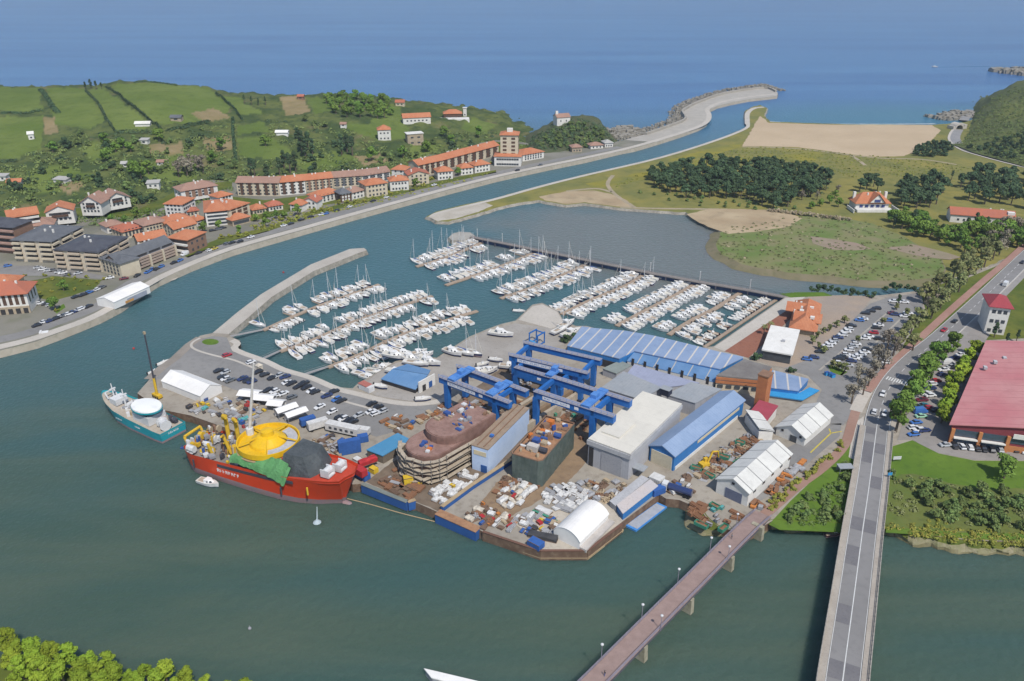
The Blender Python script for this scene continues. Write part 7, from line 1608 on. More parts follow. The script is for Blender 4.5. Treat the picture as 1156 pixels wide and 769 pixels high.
stand('poplar', [(1020, 386), (1030, 396), (1012, 396), (1036, 370), (1051, 360), (1061, 349), (1071, 338), (1091, 318), (1082, 330), (1101, 308), (1111, 301), (1076, 313), (1096, 299), (1121, 292), (1043, 343), (1028, 377), (1066, 328), (1086, 306), (1107, 290), (1058, 330), (1050, 340), (1080, 318), (1115, 285)], G, 'pale green trees left of the main road', 'pale green tree {n}, left side of the main road', 1.15)
stand('bare', [(1131, 281), (1140, 272), (1126, 271), (1146, 262), (1135, 264), (1118, 276), (1128, 287)], G, 'greyish bare trees by the upper road', 'greyish bare tree {n} beside the upper end of the main road', 1.4)
stand('darkbush', [(916, 329), (923, 328), (930, 328), (938, 329), (946, 330.5), (953, 331.5), (961, 332.5), (969, 333.5), (977, 334.5), (986, 336), (1000, 328), (1008, 326.5), (1016, 326), (1024, 326.5), (1032, 329), (1040, 333)], L2, 'dark hedge bushes by the creek', 'dark bush {n}, in the row between creek and restaurant', .95)
stand('small', [(922, 382), (929, 377), (936, 374), (953, 365), (968, 387), (996, 366), (930, 399), (924, 394), (939, 416), (946, 418), (953, 421), (1012, 350), (1023, 357), (944, 370), (917, 388)], G, 'small trees in the restaurant car park', 'small tree {n} in the restaurant car park', 1.0)
stand('conifer', [(1013, 347), (1135, 390), (1147, 386), (1122, 381)], G, 'dark conifers near the road', 'dark conifer {n} of the few near car park and white house', .62)
stand('palm', [(862, 378), (869, 374)], G, 'palms on the red paving', '{n} of the two palms on the red paving', .9)
stand('darkbush', [(893, 421), (640, 386), (648, 384), (854, 407)], G, 'dark shrubs near the boat sheds', 'dark shrub {n} near the blue roofed sheds', 1.05)
GROVE = [(731, 200), (742, 193), (800, 187), (850, 190), (900, 193), (928, 198), (938, 208), (930, 220), (905, 226), (884, 240), (862, 236), (838, 226), (800, 224), (770, 224), (738, 214)]
stand('pine', scatter(GROVE, 190, 8, 4.7), 1.6, 'pines of the grove behind the lagoon', 'dark pine {n}, in the grove behind the lagoon', 1.0)
stand('broad', [(925, 233), (936, 230), (946, 234), (915, 236), (942, 224)], 1.6, 'lighter trees right of the pine grove', 'lighter green tree {n} at the right end of the pine grove', .75)
stand('bare', [(905, 226), (914, 222), (922, 226), (946, 218)], 1.6, 'bare trees in the grove', 'bare grey tree {n} at the right end of the pine grove', .9)
stand('bush', scatter([(738, 218), (860, 232), (900, 236), (860, 240), (780, 232), (700, 215)], 20, 9, 8), 1.6, 'bushes in front of the grove', 'bush {n}, on grass in front of the pine grove', .7)
stand('reed', [(868 + i * 5, 239 + i * .6) for i in range(19)], 1.6, 'tan shrubs of the garden hedge', 'tan shrub {n} in the hedge left of the museum villa', .95)
stand('pine', [(970, 217), (978, 214), (986, 211), (990, 216)], 1.6, 'dark trees behind the museum villa', 'dark tree {n} of the clump behind the museum villa', 1.0)
stand('pine', scatter([(1020, 212), (1040, 204), (1060, 207), (1066, 222), (1052, 236), (1024, 240), (1012, 230)], 24, 13, 6), 1.6, 'dark trees right of the museum villa', 'dark tree {n}, in the wood right of the villa', 1.15)
stand('pine', scatter([(1080, 210), (1110, 200), (1200, 200), (1200, 238), (1150, 236), (1100, 234), (1084, 226)], 46, 14, 6), 1.6, 'dark trees behind the farmhouse', 'dark tree {n}, in the wood behind the long house', 1.15)
stand('broad', scatter([(1000, 250), (1018, 244), (1060, 262), (1110, 264), (1180, 262), (1180, 284), (1125, 284), (1095, 287), (1055, 276), (1018, 264)], 52, 15, 7), 1.6, 'trees in front of the farmhouse', 'green tree {n}, in the belt below the long house', 1.1)
stand('conifer', [(1030, 256), (1038, 252), (1022, 258), (1046, 262), (1090, 262), (1100, 258), (1112, 262), (1008, 258), (1062, 268), (1128, 262)], 1.6, 'dark conifers below the villa', 'dark conifer {n}, in the belt below the long house', .9)
stand('conifer', [(1049, 204), (1060, 204), (1074, 203)], 1.6, 'three conifers in the meadow', '{n} of the three dark conifers in the meadow before the coast road', .7)
stand('darkbush', scatter([(1030, 172), (1040, 166), (1068, 163), (1074, 170), (1066, 176), (1034, 178)], 26, 16, 5), 1.7, 'dark thicket behind the beach', 'dark bush {n}, thicket at the back of the beach', 1.5)
stand('darkbush', [(x, y) for x, y in scatter([(1092, 168), (1156, 150), (1156, 182), (1125, 176)], 26, 17, 6)], None, 'dark bushes on the heath headland', 'dark bush {n}, foot of the right headland', 1.3)
# hillside
stand('conifer', [(97, 101), (103, 100), (109, 101), (115, 101), (276, 117), (284, 118), (292, 119), (300, 119)], None, 'dark trees on the skyline', 'dark tree {n} on the skyline of the left headland', .8)
stand('broad', scatter([(365, 112), (400, 110), (438, 116), (444, 130), (430, 138), (400, 135), (372, 128)], 34, 18, 6), None, 'trees in the dark copse on the headland', 'tree {n} in the dark copse on the headland', 1.15)
stand('conifer', [(341, 172), (348, 170), (353, 174), (345, 178), (321, 190), (328, 196), (334, 194), (288, 201), (284, 199), (316, 199), (392, 172), (398, 176), (386, 175), (302, 203), (340, 166)], None, 'dark conifers on the green slope', 'dark conifer {n} on the slope above the long row of flats', 1.55)
stand('bare', [(208, 194), (216, 190), (224, 192), (202, 200), (230, 196), (212, 200)], None, 'greyish bare trees on the slope', 'greyish bare tree {n} in the gardens above the flats', 1.7)
SLOPE = [(0, 188), (50, 165), (90, 152), (140, 155), (190, 150), (262, 142), (330, 132), (372, 138), (440, 168), (520, 146), (585, 155), (585, 164), (520, 172), (440, 190), (330, 202), (262, 206), (200, 218), (150, 236), (100, 232), (40, 238), (0, 244)]
av = FIELDS[:9] + [FIELDS[9]]
stand('bush', scatter(SLOPE, 55, 19, 8, av), None, 'bushes on the scrubby slope', 'green bush {n}, on the slope above the town', 1.5)
stand('darkbush', scatter(SLOPE, 38, 20, 9, av), None, 'dark bushes on the scrubby slope', 'dark bush {n}, on the slope above the town', 1.6)
stand('broad', [(120, 182), (131, 172), (150, 198), (160, 203), (168, 197), (140, 168), (148, 172), (60, 172), (120, 166), (180, 160), (250, 170), (300, 165), (240, 185), (500, 155), (480, 172), (510, 165), (540, 155), (455, 178), (420, 182)], None, 'trees dotted over the slope', 'broad green tree {n} dotted over the slope above the town', 1.25)
stand('bush', scatter([(600, 168), (620, 150), (650, 140), (676, 146), (690, 162), (660, 168)], 42, 21, 6), None, 'bushes on the knoll', 'bush {n} on the wooded knoll', 1.3)
def scrub(name, pts, z, mat, label, r=2.2, per=26, leaf=.55, seed=4):
    rg = random.Random(seed); vs = []; fs = []
    for x, y in pts:
        p = on_hill(x, y) if z is None else W(x, y, z)
        if p is None: continue
        R = r * rg.uniform(.5, 1.3)
        for k in range(per):
            d = Vector((rg.gauss(0, 1), rg.gauss(0, 1), abs(rg.gauss(0, 1)))).normalized(); c = p + Vector((d.x * R, d.y * R, d.z * R * .75))
            u = (d + Vector((rg.gauss(0, .4), rg.gauss(0, .4), .4))).normalized().orthogonal().normalized(); u.rotate(Matrix.Rotation(rg.random() * 6, 3, d)); v = d.cross(u) * leaf * .8; u = u * leaf * rg.uniform(.7, 1.4); q = len(vs); vs += [c - u, c + v, c + u, c - v]; fs.append((q, q + 1, q + 2, q + 3))
    m = MB(); m.v = [tuple(v) for v in vs]; m.f = fs; m.m = [0] * len(fs); return tag(m.build(name, mat), label, 'scrub', kind='stuff')
scrub('scrub', scatter(SLOPE, 480, 41, 3.4, av), None, LM['bush'], 'low green scrub covering the slope above the town', 2.6, 30, .6)
scrub('scrub', scatter(SLOPE, 130, 42, 4, av), None, LM['dark'], 'dark bramble patches among the scrub above the town', 2.8, 30, .6, 5)
scrub('scrub', scatter([(590, 168), (606, 152), (630, 140), (655, 134), (680, 142), (694, 163), (660, 170)], 170, 43, 2.5), None, LM['dark'], 'dark scrub covering the knoll below the hermitage', 2.6, 30, .6, 6)
scrub('scrub', scatter([(1065, 158), (1090, 138), (1120, 112), (1160, 95), (1160, 186), (1130, 179), (1100, 170)], 260, 44, 3.5), None, LM['bush'], 'heathland scrub on the right headland', 2.6, 22, .6, 7)
scrub('scrub', scatter([(1000, 545), (1032, 537), (1075, 549), (1118, 555), (1180, 556), (1180, 600), (1097, 594), (1037, 588), (1005, 580)], 120, 45, 3), L2, LM['poplar'], 'rough undergrowth on the bank right of the road bridge', 1.1, 24, .32, 8)
scrub('scrub', scatter([(1010, 592), (1050, 594), (1110, 602), (1180, 604), (1180, 618), (1100, 614), (1036, 606), (998, 597)], 130, 51, 3), 2.7, LM['gold'], 'yellowish growth along the top of the stony bank', .9, 22, .28, 14)
scrub('marsh_tussocks', scatter(MARSH, 420, 52, 3.4), 1.75, LM['poplar'], 'grassy tussocks scattered over the marsh', .9, 12, .45, 15)
scrub('marsh_tussocks', scatter(MARSH, 80, 53, 5), 1.75, LM['reed'], 'tan reed tussocks scattered over the marsh', .9, 12, .45, 16)
scrub('dune_tussocks', scatter([(700, 206), (760, 184), (850, 166), (900, 168), (1040, 182), (1100, 190), (1060, 200), (960, 200), (850, 182), (740, 196), (690, 214)], 420, 54, 4), 1.5, LM['gold'], 'yellowish tussocks on the dune meadow', 1.1, 12, .55, 17)
scrub('scrub', scatter([(885, 592), (920, 555), (952, 540), (954, 592), (905, 592)], 40, 46, 3), L2, LM['bush'], 'rough undergrowth on the bank between the two bridges', 1.1, 26, .32, 9)
scrub('scrub', scatter([(0, 250), (110, 244), (150, 246), (190, 232), (240, 216), (262, 212), (260, 226), (230, 232), (130, 258), (80, 252), (0, 256)], 120, 47, 4), G, LM['bush'], 'gardens and hedges behind the town houses', 2.2, 30, .5, 10)
scrub('scrub', scatter([(266, 206), (320, 206), (440, 192), (520, 175), (590, 167), (588, 160), (520, 166), (440, 185), (320, 199), (262, 201)], 110, 48, 4), None, LM['bush'], 'green growth at the foot of the slope behind the long rows', 2.6, 30, .55, 11)
scrub('scrub', scatter(GROVE, 120, 49, 4), 1.6, LM['dark'], 'dark undergrowth in the pine grove', 2.2, 24, .5, 12)
scrub('scrub', scatter([(300, 262), (340, 250), (440, 226), (540, 202), (560, 194), (440, 217), (330, 240), (280, 256)], 130, 50, 3.4), G, LM['gold'], 'garden plants between the quay road and the front houses', 1.2, 24, .4, 13)
def hedge(label, line, w=3.0, h=2.6):
    pts = [on_hill(x, y) for x, y in line]; pts = [p for p in pts if p]
    if len(pts) < 2: return
    rg = random.Random(len(label) * 7 + int(line[0][0])); o0 = pts[0]; m = MB(); vs = []; fs = []
    for a, b in zip(pts[:-1], pts[1:]):
        n = int((b - a).length * 12)
        for k in range(n):
            t = rg.random(); p = a.lerp(b, t); p.z = max(p.z, ground_z(p.x, p.y)); lump = .6 + .5 * abs(noise.noise(p / 5))
            d = Vector((rg.gauss(0, 1), rg.gauss(0, 1), rg.gauss(0, 1))).normalized(); c = p + Vector((d.x * w / 2 * lump, d.y * w / 2 * lump, abs(d.z) * h * lump + .2)) - o0
            nn = (d + Vector((0, 0, .5))).normalized(); u = nn.orthogonal().normalized() * rg.uniform(.4, .75); v = nn.cross(u) * .8; q = len(vs); vs += [c - u, c + v, c + u, c - v]; fs.append((q, q + 1, q + 2, q + 3))
    m.v = [tuple(v) for v in vs]; m.f = fs; m.m = [0] * len(fs); o = m.build('hedge', LM['dark']); o.location = o0; tag(o, label, 'hedge', 'hedges on the headland fields')
hedge('dark hedge, left of the two running downhill between the fields', [(97, 103), (106, 112), (114, 122), (120, 135), (130, 149)]); hedge('dark hedge, right of the two running downhill between the fields', [(120, 99), (130, 105), (140, 113), (150, 120), (160, 128), (172, 139), (182, 147)])
hedge('dark hedge across the leftmost field', [(0, 129), (14, 128), (26, 129), (48, 126)], 4); hedge('ragged hedge down the left field edge', [(46, 102), (54, 112), (60, 122), (66, 128)], 7, 3)
hedge('low hedge crowning the brightest field', [(152, 94), (165, 92.6), (180, 94), (200, 97)], 3, 1.6); hedge('thick hedge along the foot of the brightest field', [(188, 149), (204, 146), (218, 142), (236, 138)], 6, 3.4)
hedge('hedge slanting down right of the brightest field', [(244, 106), (256, 116), (268, 128), (274, 136)], 3); hedge('tall dark hedge dropping straight down beside the terraces', [(263, 134), (263, 150), (265, 168), (267, 186)], 4, 3); hedge('hedge along the top of the scrub below the fields', [(131, 152), (145, 150), (160, 150), (176, 152)], 7, 4); hedge('short hedge at the left edge under the lower field', [(0, 184), (10, 183), (20, 182)], 4)
# town greenery
stand('broad', [(72, 328), (247, 258), (229, 262), (302, 250), (312, 247), (322, 247), (336, 243), (270, 264), (140, 253), (155, 246), (168, 245), (125, 251), (112, 246), (63, 349), (300, 256), (290, 250), (518, 198), (470, 211)], G + .3, 'trees among the town houses', 'green tree {n} among the houses of the town', .72)
stand('goldbush', [(250 + i * 9.5, interp(250 + i * 9.5, [p[0] for p in QUAY], [p[1] for p in QUAY]) - 15 + (i * 37 % 7) - 3) for i in range(36)], G, 'garden shrubs along the quay road', 'garden shrub {n}, inland side of the quay road', 1.15)
stand('goldbush', [(40, 322), (52, 318), (60, 316), (85, 315), (92, 318), (100, 322), (110, 320), (45, 332), (58, 330), (85, 328), (50, 312), (70, 316), (35, 350), (118, 316), (28, 312), (64, 352), (78, 312), (98, 314)], G, 'shrubs in the quayside garden', 'shrub {n} in the gardens behind the near town quay', .7)
sheet('town_green', px([(30, 318), (60, 312), (115, 316), (106, 326), (80, 334), (58, 340), (40, 335)], L1), bankgrass_m, jit=1.0); sheet('town_green', px([(60, 350), (72, 343), (74, 347), (64, 354)], L1), grass_m)
sheet('town_green', px([(205, 288), (250, 268), (300, 257), (330, 247), (336, 250), (300, 262), (258, 273), (212, 291)], L1), bankgrass_m, jit=.6); sheet('town_green', px([(340, 246), (440, 222), (520, 203), (560, 195), (560, 192), (520, 199), (440, 217), (345, 240)], L1), bankgrass_m, jit=.6)
sheet('town_green', px([(-60, 258), (0, 251), (60, 246), (110, 244), (150, 247), (180, 236), (200, 226), (262, 212), (262, 204), (200, 212), (150, 236), (60, 234), (-60, 248)], G + .02), bankgrass_m); sheet('town_green', px([(262, 206), (320, 210), (400, 204), (440, 197), (520, 179), (590, 171), (600, 164), (560, 160), (440, 186), (320, 198), (262, 200)], G + .02), bankgrass_m)
sheet('town_green', px([(262, 222), (300, 226), (400, 214), (440, 207), (500, 197), (490, 203), (420, 222), (330, 238), (285, 250), (262, 247)], L1), bankgrass_m)
sheet('town_lot', px([(0, 300), (40, 300), (90, 306), (120, 312), (130, 316), (60, 311), (0, 312)], L1), asphalt)
# near bank, bottom left
nb = px([(-80, 735), (0, 742), (60, 752), (130, 764), (200, 776), (300, 790), (340, 850), (300, 1000), (-200, 1000)], 1.5); land('near_bank', nb, (bankgrass_m, rock_m), 2, -1, .8)
def top_at(x, y, h): return W(x, y, 1.4 + h)
from_left([plant('near', (lambda p: (p.x, p.y, 1.4))(top_at(x, y, 6.6)), s * .86, 'bright trees on the near bank') for x, y, s in ((3, 712, 1.1), (15, 721, .9), (31, 722, .95), (52, 725, 1.05), (75, 731, 1), (96, 733, .95), (118, 735, 1.0), (142, 752, .8), (161, 746, .95), (183, 749, 1.0), (208, 755, .9), (230, 763, .8), (253, 763, .85), (276, 767, .8), (20, 745, 1.05), (44, 747, 1), (66, 752, 1), (88, 756, 1), (110, 758, 1), (132, 768, .9), (172, 768, .9), (8, 733, 1), (34, 735, 1), (62, 739, .9), (86, 743, .9), (106, 745, .9), (126, 747, .9), (150, 758, .8), (174, 757, .9), (196, 763, .9), (218, 768, .9), (14, 760, 1), (40, 764, 1))], 'bright yellow-green tree {n}, on the near bank')
stand('bare', [(8, 800), (30, 805)], 1.4, 'greyish shrubs on the near bank', 'greyish shrub {n} under the bright trees at bottom left', 1.0)
# ------------------------------------------------------------------ yard stock: every stack, skip and container on its own
yr = random.Random(77)
def v3(c, k=.85): return tuple(x * k for x in c)
def cm(name, c): return M(name, c, v3(c, .82), .7, v3(c, .62), 2.2)
YC = {'white': cm('stock_white', (.60, .59, .57)), 'grey': cm('stock_grey', (.33, .33, .34)), 'rust': cm('stock_rust', (.24, .12, .065)), 'brown': cm('stock_brown', (.17, .11, .075)), 'tan': cm('stock_tan', (.42, .33, .22)), 'blue': cm('stock_blue', (.035, .11, .34)), 'yellow': cm('stock_yellow', (.62, .42, .03)), 'orange': cm('stock_orange', (.50, .19, .05)), 'green': cm('stock_green', (.06, .26, .17)), 'dark': cm('stock_dark', (.055, .055, .06)), 'red': cm('stock_red', (.42, .03, .035)), 'cream': cm('stock_cream', (.56, .50, .41)), 'teal': cm('stock_teal', (.10, .34, .33))}
def stock(kind, col, p, d, rz):
    m = YC[col]
    if kind == 'tarped_stack':
        r = thing(kind, '', 'stack', p, rz); b = MB(); n = 5; rows = []
        for i in range(n + 1):
            x = -d[0] / 2 + d[0] * i / n; row = []
            for j, (a, b_) in enumerate(((-.5, 0), (-.5, .75), (-.2, 1), (.2, 1), (.5, .75), (.5, 0))): row.append((x + yr.uniform(-.12, .12), a * d[1] + yr.uniform(-.12, .12), max(0, b_ * d[2] * yr.uniform(.75, 1.1))))
            rows.append(row)
        b.grid(rows); e = MB()
        b.add(rows[0], [(5, 4, 3, 2, 1, 0)]); b.add(rows[-1], [(0, 1, 2, 3, 4, 5)]); b.build('tarpaulin', m, r, recalc=True); MB().bx(-d[0] / 2 - .15, d[0] / 2 + .15, -d[1] / 2 - .1, d[1] / 2 + .1, 0, .16).build('pallet', YC['brown'], r)
    elif kind == 'plate_stack':
        r = thing(kind, '', 'stack', p, rz); b = MB(); z = .2; n = max(2, int(d[2] / .22))
        for k in range(n): b.box((yr.uniform(-.2, .2), yr.uniform(-.15, .15), z + .08), (d[0] * yr.uniform(.75, 1), d[1] * yr.uniform(.75, 1), .15), yr.uniform(-.06, .06)); z += .2
        tag(b.build('plates', m, r), kind='stuff'); q = MB(); q.bx(-d[0] * .3, -d[0] * .3 + .2, -d[1] / 2, d[1] / 2, 0, .2); q.bx(d[0] * .3, d[0] * .3 + .2, -d[1] / 2, d[1] / 2, 0, .2); tag(q.build('bearers', YC['brown'], r), kind='stuff')
    elif kind == 'pipe_bundle':
        r = thing(kind, '', 'pipes', p, rz); b = MB(); k = max(3, int(d[1] / .45))
        for i in range(k):
            for j in range(2): b.tube((-d[0] / 2 + yr.uniform(-.2, .2), (i - k / 2) * .45 + j * .22, .25 + j * .38), (d[0] / 2, (i - k / 2) * .45 + j * .22, .25 + j * .38), .2, n=6)
        tag(b.build('pipes', m, r), kind='stuff')
    elif kind == 'container':
        r = thing(kind, '', 'container', p, rz); b = MB(); b.bx(-d[0] / 2, d[0] / 2, -d[1] / 2, d[1] / 2, .1, d[2])
        n = int(d[0] / .6)
        for k in range(n): x = -d[0] / 2 + d[0] * (k + .5) / n; b.bx(x - .1, x + .1, -d[1] / 2 - .05, d[1] / 2 + .05, .3, d[2] - .15)
        b.build('shell', m, r); MB().bx(-d[0] / 2 - .02, d[0] / 2 + .02, -d[1] / 2 - .02, d[1] / 2 + .02, d[2], d[2] + .06).build('roof', m, r); MB().bx(d[0] / 2 + .01, d[0] / 2 + .07, -d[1] / 2 + .1, d[1] / 2 - .1, .25, d[2] - .15).build('door', m, r)
    elif kind == 'skip':
        r = thing(kind, '', 'skip', p, rz); b = MB(); X, Y, Z = d[0] / 2, d[1] / 2, d[2]
        b.bx(-X, X, -Y, -Y + .12, .1, Z); b.bx(-X, X, Y - .12, Y, .1, Z); b.bx(-X, -X + .12, -Y + .12, Y - .12, .1, Z); b.bx(X - .12, X, -Y + .12, Y - .12, .1, Z); b.bx(-X + .12, X - .12, -Y + .12, Y - .12, .1, .2); b.build('body', m, r)
        h = MB(); rows = [[(-X + .15 + (2 * X - .3) * i / 5, -Y + .15 + (2 * Y - .3) * j / 3, Z * yr.uniform(.6, 1.1) if 0 < i < 5 and 0 < j < 3 else Z * .6) for j in range(4)] for i in range(6)]; h.grid(rows); h.build('scrap', YC['rust'], r)
    elif kind == 'scrap_heap':
        r = thing(kind, '', 'scrap', p, rz); b = MB(); n = 9
        rows = [[(d[0] * (i / n - .5), d[1] * (j / n - .5), max(-.1, d[2] * math.sin(PI * i / n) * math.sin(PI * j / n) * yr.uniform(.45, 1.2))) for j in range(n + 1)] for i in range(n + 1)]
        b.grid(rows); b.build('heap', m, r)
        b = MB()
        for k in range(14):
            x, y = yr.uniform(-.38, .38) * d[0], yr.uniform(-.38, .38) * d[1]; z = d[2] * math.cos(PI * x / d[0]) * math.cos(PI * y / d[1]); b.box((x, y, z * .8 + .15), (yr.uniform(.4, 1.6), yr.uniform(.2, .6), yr.uniform(.2, .6)), yr.random() * 3)
        tag(b.build('loose_scrap', YC[yr.choice(('rust', 'grey', 'brown', 'tan'))], r), kind='stuff')
    else:  # crate with battens / machine block
        r = thing('crate', '', 'crate', p, rz); MB().bx(-d[0] / 2, d[0] / 2, -d[1] / 2, d[1] / 2, .12, d[2]).build('box', m, r); b = MB()
        for s_ in (-1, 1):
            b.bx(-d[0] / 2 - .05, d[0] / 2 + .05, s_ * d[1] / 2 - .06, s_ * d[1] / 2 + .06, d[2] - .12, d[2] + .05); b.bx(-d[0] / 2, d[0] / 2, s_ * d[1] * .32 - .08, s_ * d[1] * .32 + .08, 0, .12)
        tag(b.build('battens', YC['brown'], r), kind='stuff')
    return r
DIM = {'tarped_stack': ((2, 4.2), (1.4, 2.6), (.9, 1.9)), 'plate_stack': ((2.2, 5), (1.2, 2.4), (.4, 1.2)), 'pipe_bundle': ((3, 6), (1.2, 2.4), (.5, .8)), 'skip': ((3.6, 5.2), (1.9, 2.3), (1.2, 1.6)), 'scrap_heap': ((3, 6), (2.4, 4.5), (.8, 2.0)), 'crate': ((.9, 2.4), (.8, 1.8), (.6, 1.7)), 'container': ((6, 6.1), (2.4, 2.45), (2.5, 2.6))}
NAMES = {'tarped_stack': 'tarpaulin covered stack', 'plate_stack': 'stack of plates', 'pipe_bundle': 'bundle of pipes', 'skip': 'skip', 'scrap_heap': 'scrap heap', 'crate': 'crate', 'container': 'container'}
def region(poly, n, mix, where, seed, gap=5, lv=L2, scale=1.0, rz=RY, spread=.3):
    """mix: list of (kind, colours, weight); labels count along each kind and colour"""
    pts = scatter(poly, n, seed, gap); byk = {}; rg = random.Random(seed)
    for x, y in pts:
        k, cols, w = rg.choices(mix, [m[2] for m in mix])[0]; c = rg.choice(cols); dm = [rg.uniform(*q) * scale * .86 for q in DIM[k]]
        a = rz + rg.choice((0, PI / 2)) + rg.uniform(-spread, spread); o = stock(k, c, W(x, y, lv), dm, a); byk.setdefault((k, c), []).append(o); o['group'] = f'{NAMES[k]}s {where}'
    for (k, c), L in byk.items():
        if len(L) == 1: L[0]['label'] = f'the one {c} {NAMES[k]} {where}'
        else: from_left(L, f'{c} {NAMES[k]} {{n}} {where}')
T_, PS, PB_, SK, SH_, CR, CO = 'tarped_stack', 'plate_stack', 'pipe_bundle', 'skip', 'scrap_heap', 'crate', 'container'
region([(484, 560), (500, 571), (545, 538), (532, 530), (520, 533)], 28, [(T_, ['white'], 6), (CR, ['white', 'yellow', 'grey'], 2)], 'on the strip before the pale blue workshop', 1, 4.2)
region([(560, 560), (580, 545), (604, 552), (590, 568), (566, 576)], 26, [(T_, ['cream', 'white'], 6), (CR, ['red', 'blue', 'cream'], 2), (PS, ['brown'], 1)], 'below the netted hull', 2, 4.2)
region([(562, 545), (590, 537), (604, 548), (580, 552), (560, 560)], 19, [(SH_, ['rust', 'brown'], 3), (PS, ['rust', 'tan'], 3), (PB_, ['rust'], 2)], 'at the foot of the netted hull', 3, 4.2)
region([(612, 556), (640, 545), (665, 555), (660, 572), (640, 580), (618, 572)], 44, [(PS, ['grey', 'white'], 5), (PB_, ['grey', 'white'], 4), (CR, ['grey', 'white', 'dark'], 3), (T_, ['white'], 2)], 'in the middle of the yard', 4, 4.2)
region([(640, 560), (660, 540), (700, 545), (712, 552), (690, 566), (668, 570)], 33, [(PS, ['tan', 'rust', 'grey'], 4), (SH_, ['brown', 'tan'], 2), (CR, ['tan', 'white', 'brown'], 4), (T_, ['grey'], 2)], 'before the grey clad hall', 5, 4.2)
region([(560, 590), (590, 580), (625, 585), (640, 594), (615, 606), (590, 604)], 33, [(PS, ['grey', 'brown', 'tan'], 3), (CR, ['blue', 'dark', 'yellow', 'white', 'red'], 5), (PB_, ['grey'], 2), (T_, ['grey', 'white'], 2)], 'left of the round white tent', 6, 4.2)
region([(524, 584), (550, 566), (566, 580), (590, 584), (575, 598), (550, 598)], 28, [(CR, ['blue', 'orange', 'white', 'red', 'brown'], 5), (PS, ['brown', 'rust'], 3), (T_, ['white', 'cream'], 2), (SH_, ['brown'], 1)], 'behind the rusty topped dock gate', 7, 4.2)
region([(425, 545), (455, 525), (475, 545), (480, 560), (460, 563), (435, 553)], 31, [(PB_, ['brown', 'rust'], 3), (PS, ['brown', 'rust', 'grey'], 4), (CR, ['yellow', 'brown', 'grey'], 3)], 'at the foot of the left slipway', 8, 4.2)
region([(480, 470), (505, 456), (570, 440), (590, 425), (600, 440), (585, 465), (556, 480), (520, 470)], 49, [(PS, ['brown', 'tan', 'rust'], 4), (SH_, ['brown', 'rust'], 2), (PB_, ['rust', 'grey'], 3), (CR, ['rust', 'orange', 'white', 'grey'], 4)], 'under the left gantry', 9, 5.5)
region([(605, 455), (625, 440), (650, 440), (668, 462), (668, 500), (655, 508), (640, 480)], 33, [(PS, ['brown', 'rust'], 4), (SH_, ['rust', 'brown'], 2), (CR, ['orange', 'green', 'rust', 'grey'], 4)], 'under the gantry by the cream roof', 10, 4.2)
region([(205, 462), (235, 450), (290, 452), (300, 466), (280, 485), (240, 472), (222, 468)], 57, [(CR, ['white', 'blue', 'grey', 'yellow', 'dark', 'red'], 6), (PS, ['grey', 'brown'], 2), (T_, ['teal', 'grey', 'white'], 2), (PB_, ['grey', 'tan'], 2)], 'on the quay behind the red ship', 11, 5, L2, 1.05)
region([(350, 500), (372, 490), (388, 500), (382, 520), (366, 520)], 33, [(CR, ['blue', 'red', 'grey', 'dark', 'tan'], 6), (PS, ['brown', 'grey'], 2), (PB_, ['grey'], 1)], 'on the quay beside the red bow', 12, 4.5)
region([(775, 540), (800, 515), (850, 490), (862, 498), (840, 520), (805, 540)], 59, [(SH_, ['rust', 'brown', 'grey'], 4), (SK, ['green'], 2), (PS, ['rust', 'tan', 'grey'], 3), (CR, ['rust', 'tan', 'grey'], 2), (PB_, ['rust'], 2)], 'in the scrap yard', 13, 5.5)
region([(775, 578), (790, 570), (825, 575), (838, 585), (820, 600), (792, 596)], 18, [(SK, ['green', 'rust'], 2), (PS, ['rust', 'tan'], 3), (PB_, ['rust'], 2), (CR, ['teal', 'grey'], 2)], 'by the footbridge end', 14, 6)
region([(848, 572), (880, 540), (905, 520), (908, 526), (884, 548), (856, 578)], 23, [(PS, ['orange', 'rust'], 5), (CR, ['orange', 'grey'], 2), (T_, ['grey'], 1)], 'along the nearer white warehouse', 15, 4.2)
region([(432, 475), (462, 466), (500, 462), (470, 482), (444, 492)], 20, [(PB_, ['rust', 'brown'], 4), (PS, ['rust', 'tan'], 3), (CR, ['blue', 'orange', 'white'], 3)], 'behind the open sided shed', 16, 4.2)
region([(735, 552), (755, 540), (790, 548), (786, 556), (758, 556)], 13, [(CR, ['blue', 'white', 'grey'], 3), (PS, ['brown'], 2), (T_, ['white'], 1)], 'before the light blue hall', 17, 6)
def one(kind, col, x, y, d, rz, label, lv=L2, name=None):
    o = stock(kind, col, W(x, y, lv), d, rz); o['label'] = label; return o
one(CO, 'blue', 395, 511, (7.4, 2.2, 5.0), .35, 'tall blue container block standing on the quay near the red bow'); one(CO, 'blue', 410, 498, (3.4, 2.4, 2.4), .35, 'short blue container behind the tall blue one')
one(CO, 'blue', 407, 538, (7, 2.6, 2.2), RY, 'dark blue container under a red one at the quay edge'); one(CO, 'red', 406, 535, (5.2, 2.4, 2.3), RY, 'red container stacked on the dark blue one', G + 2.35)
one(T_, 'red', 415, 523, (6.4, 2.2, 2.2), PI / 2 + RY - .25, 'long red tarpaulin roll lying by the end of the open sided shed', G + 1.6); one(CR, 'white', 404, 527, (2.2, 2.2, 3.4), RY, 'white upright tank beside the red roll'); one(CR, 'yellow', 422, 533, (2.6, 2, 1.8), RY, 'yellow machine beside the red roll'); one(CR, 'yellow', 461, 545, (3, 2.4, 2.4), .3, 'large yellow machine on the left slipway')
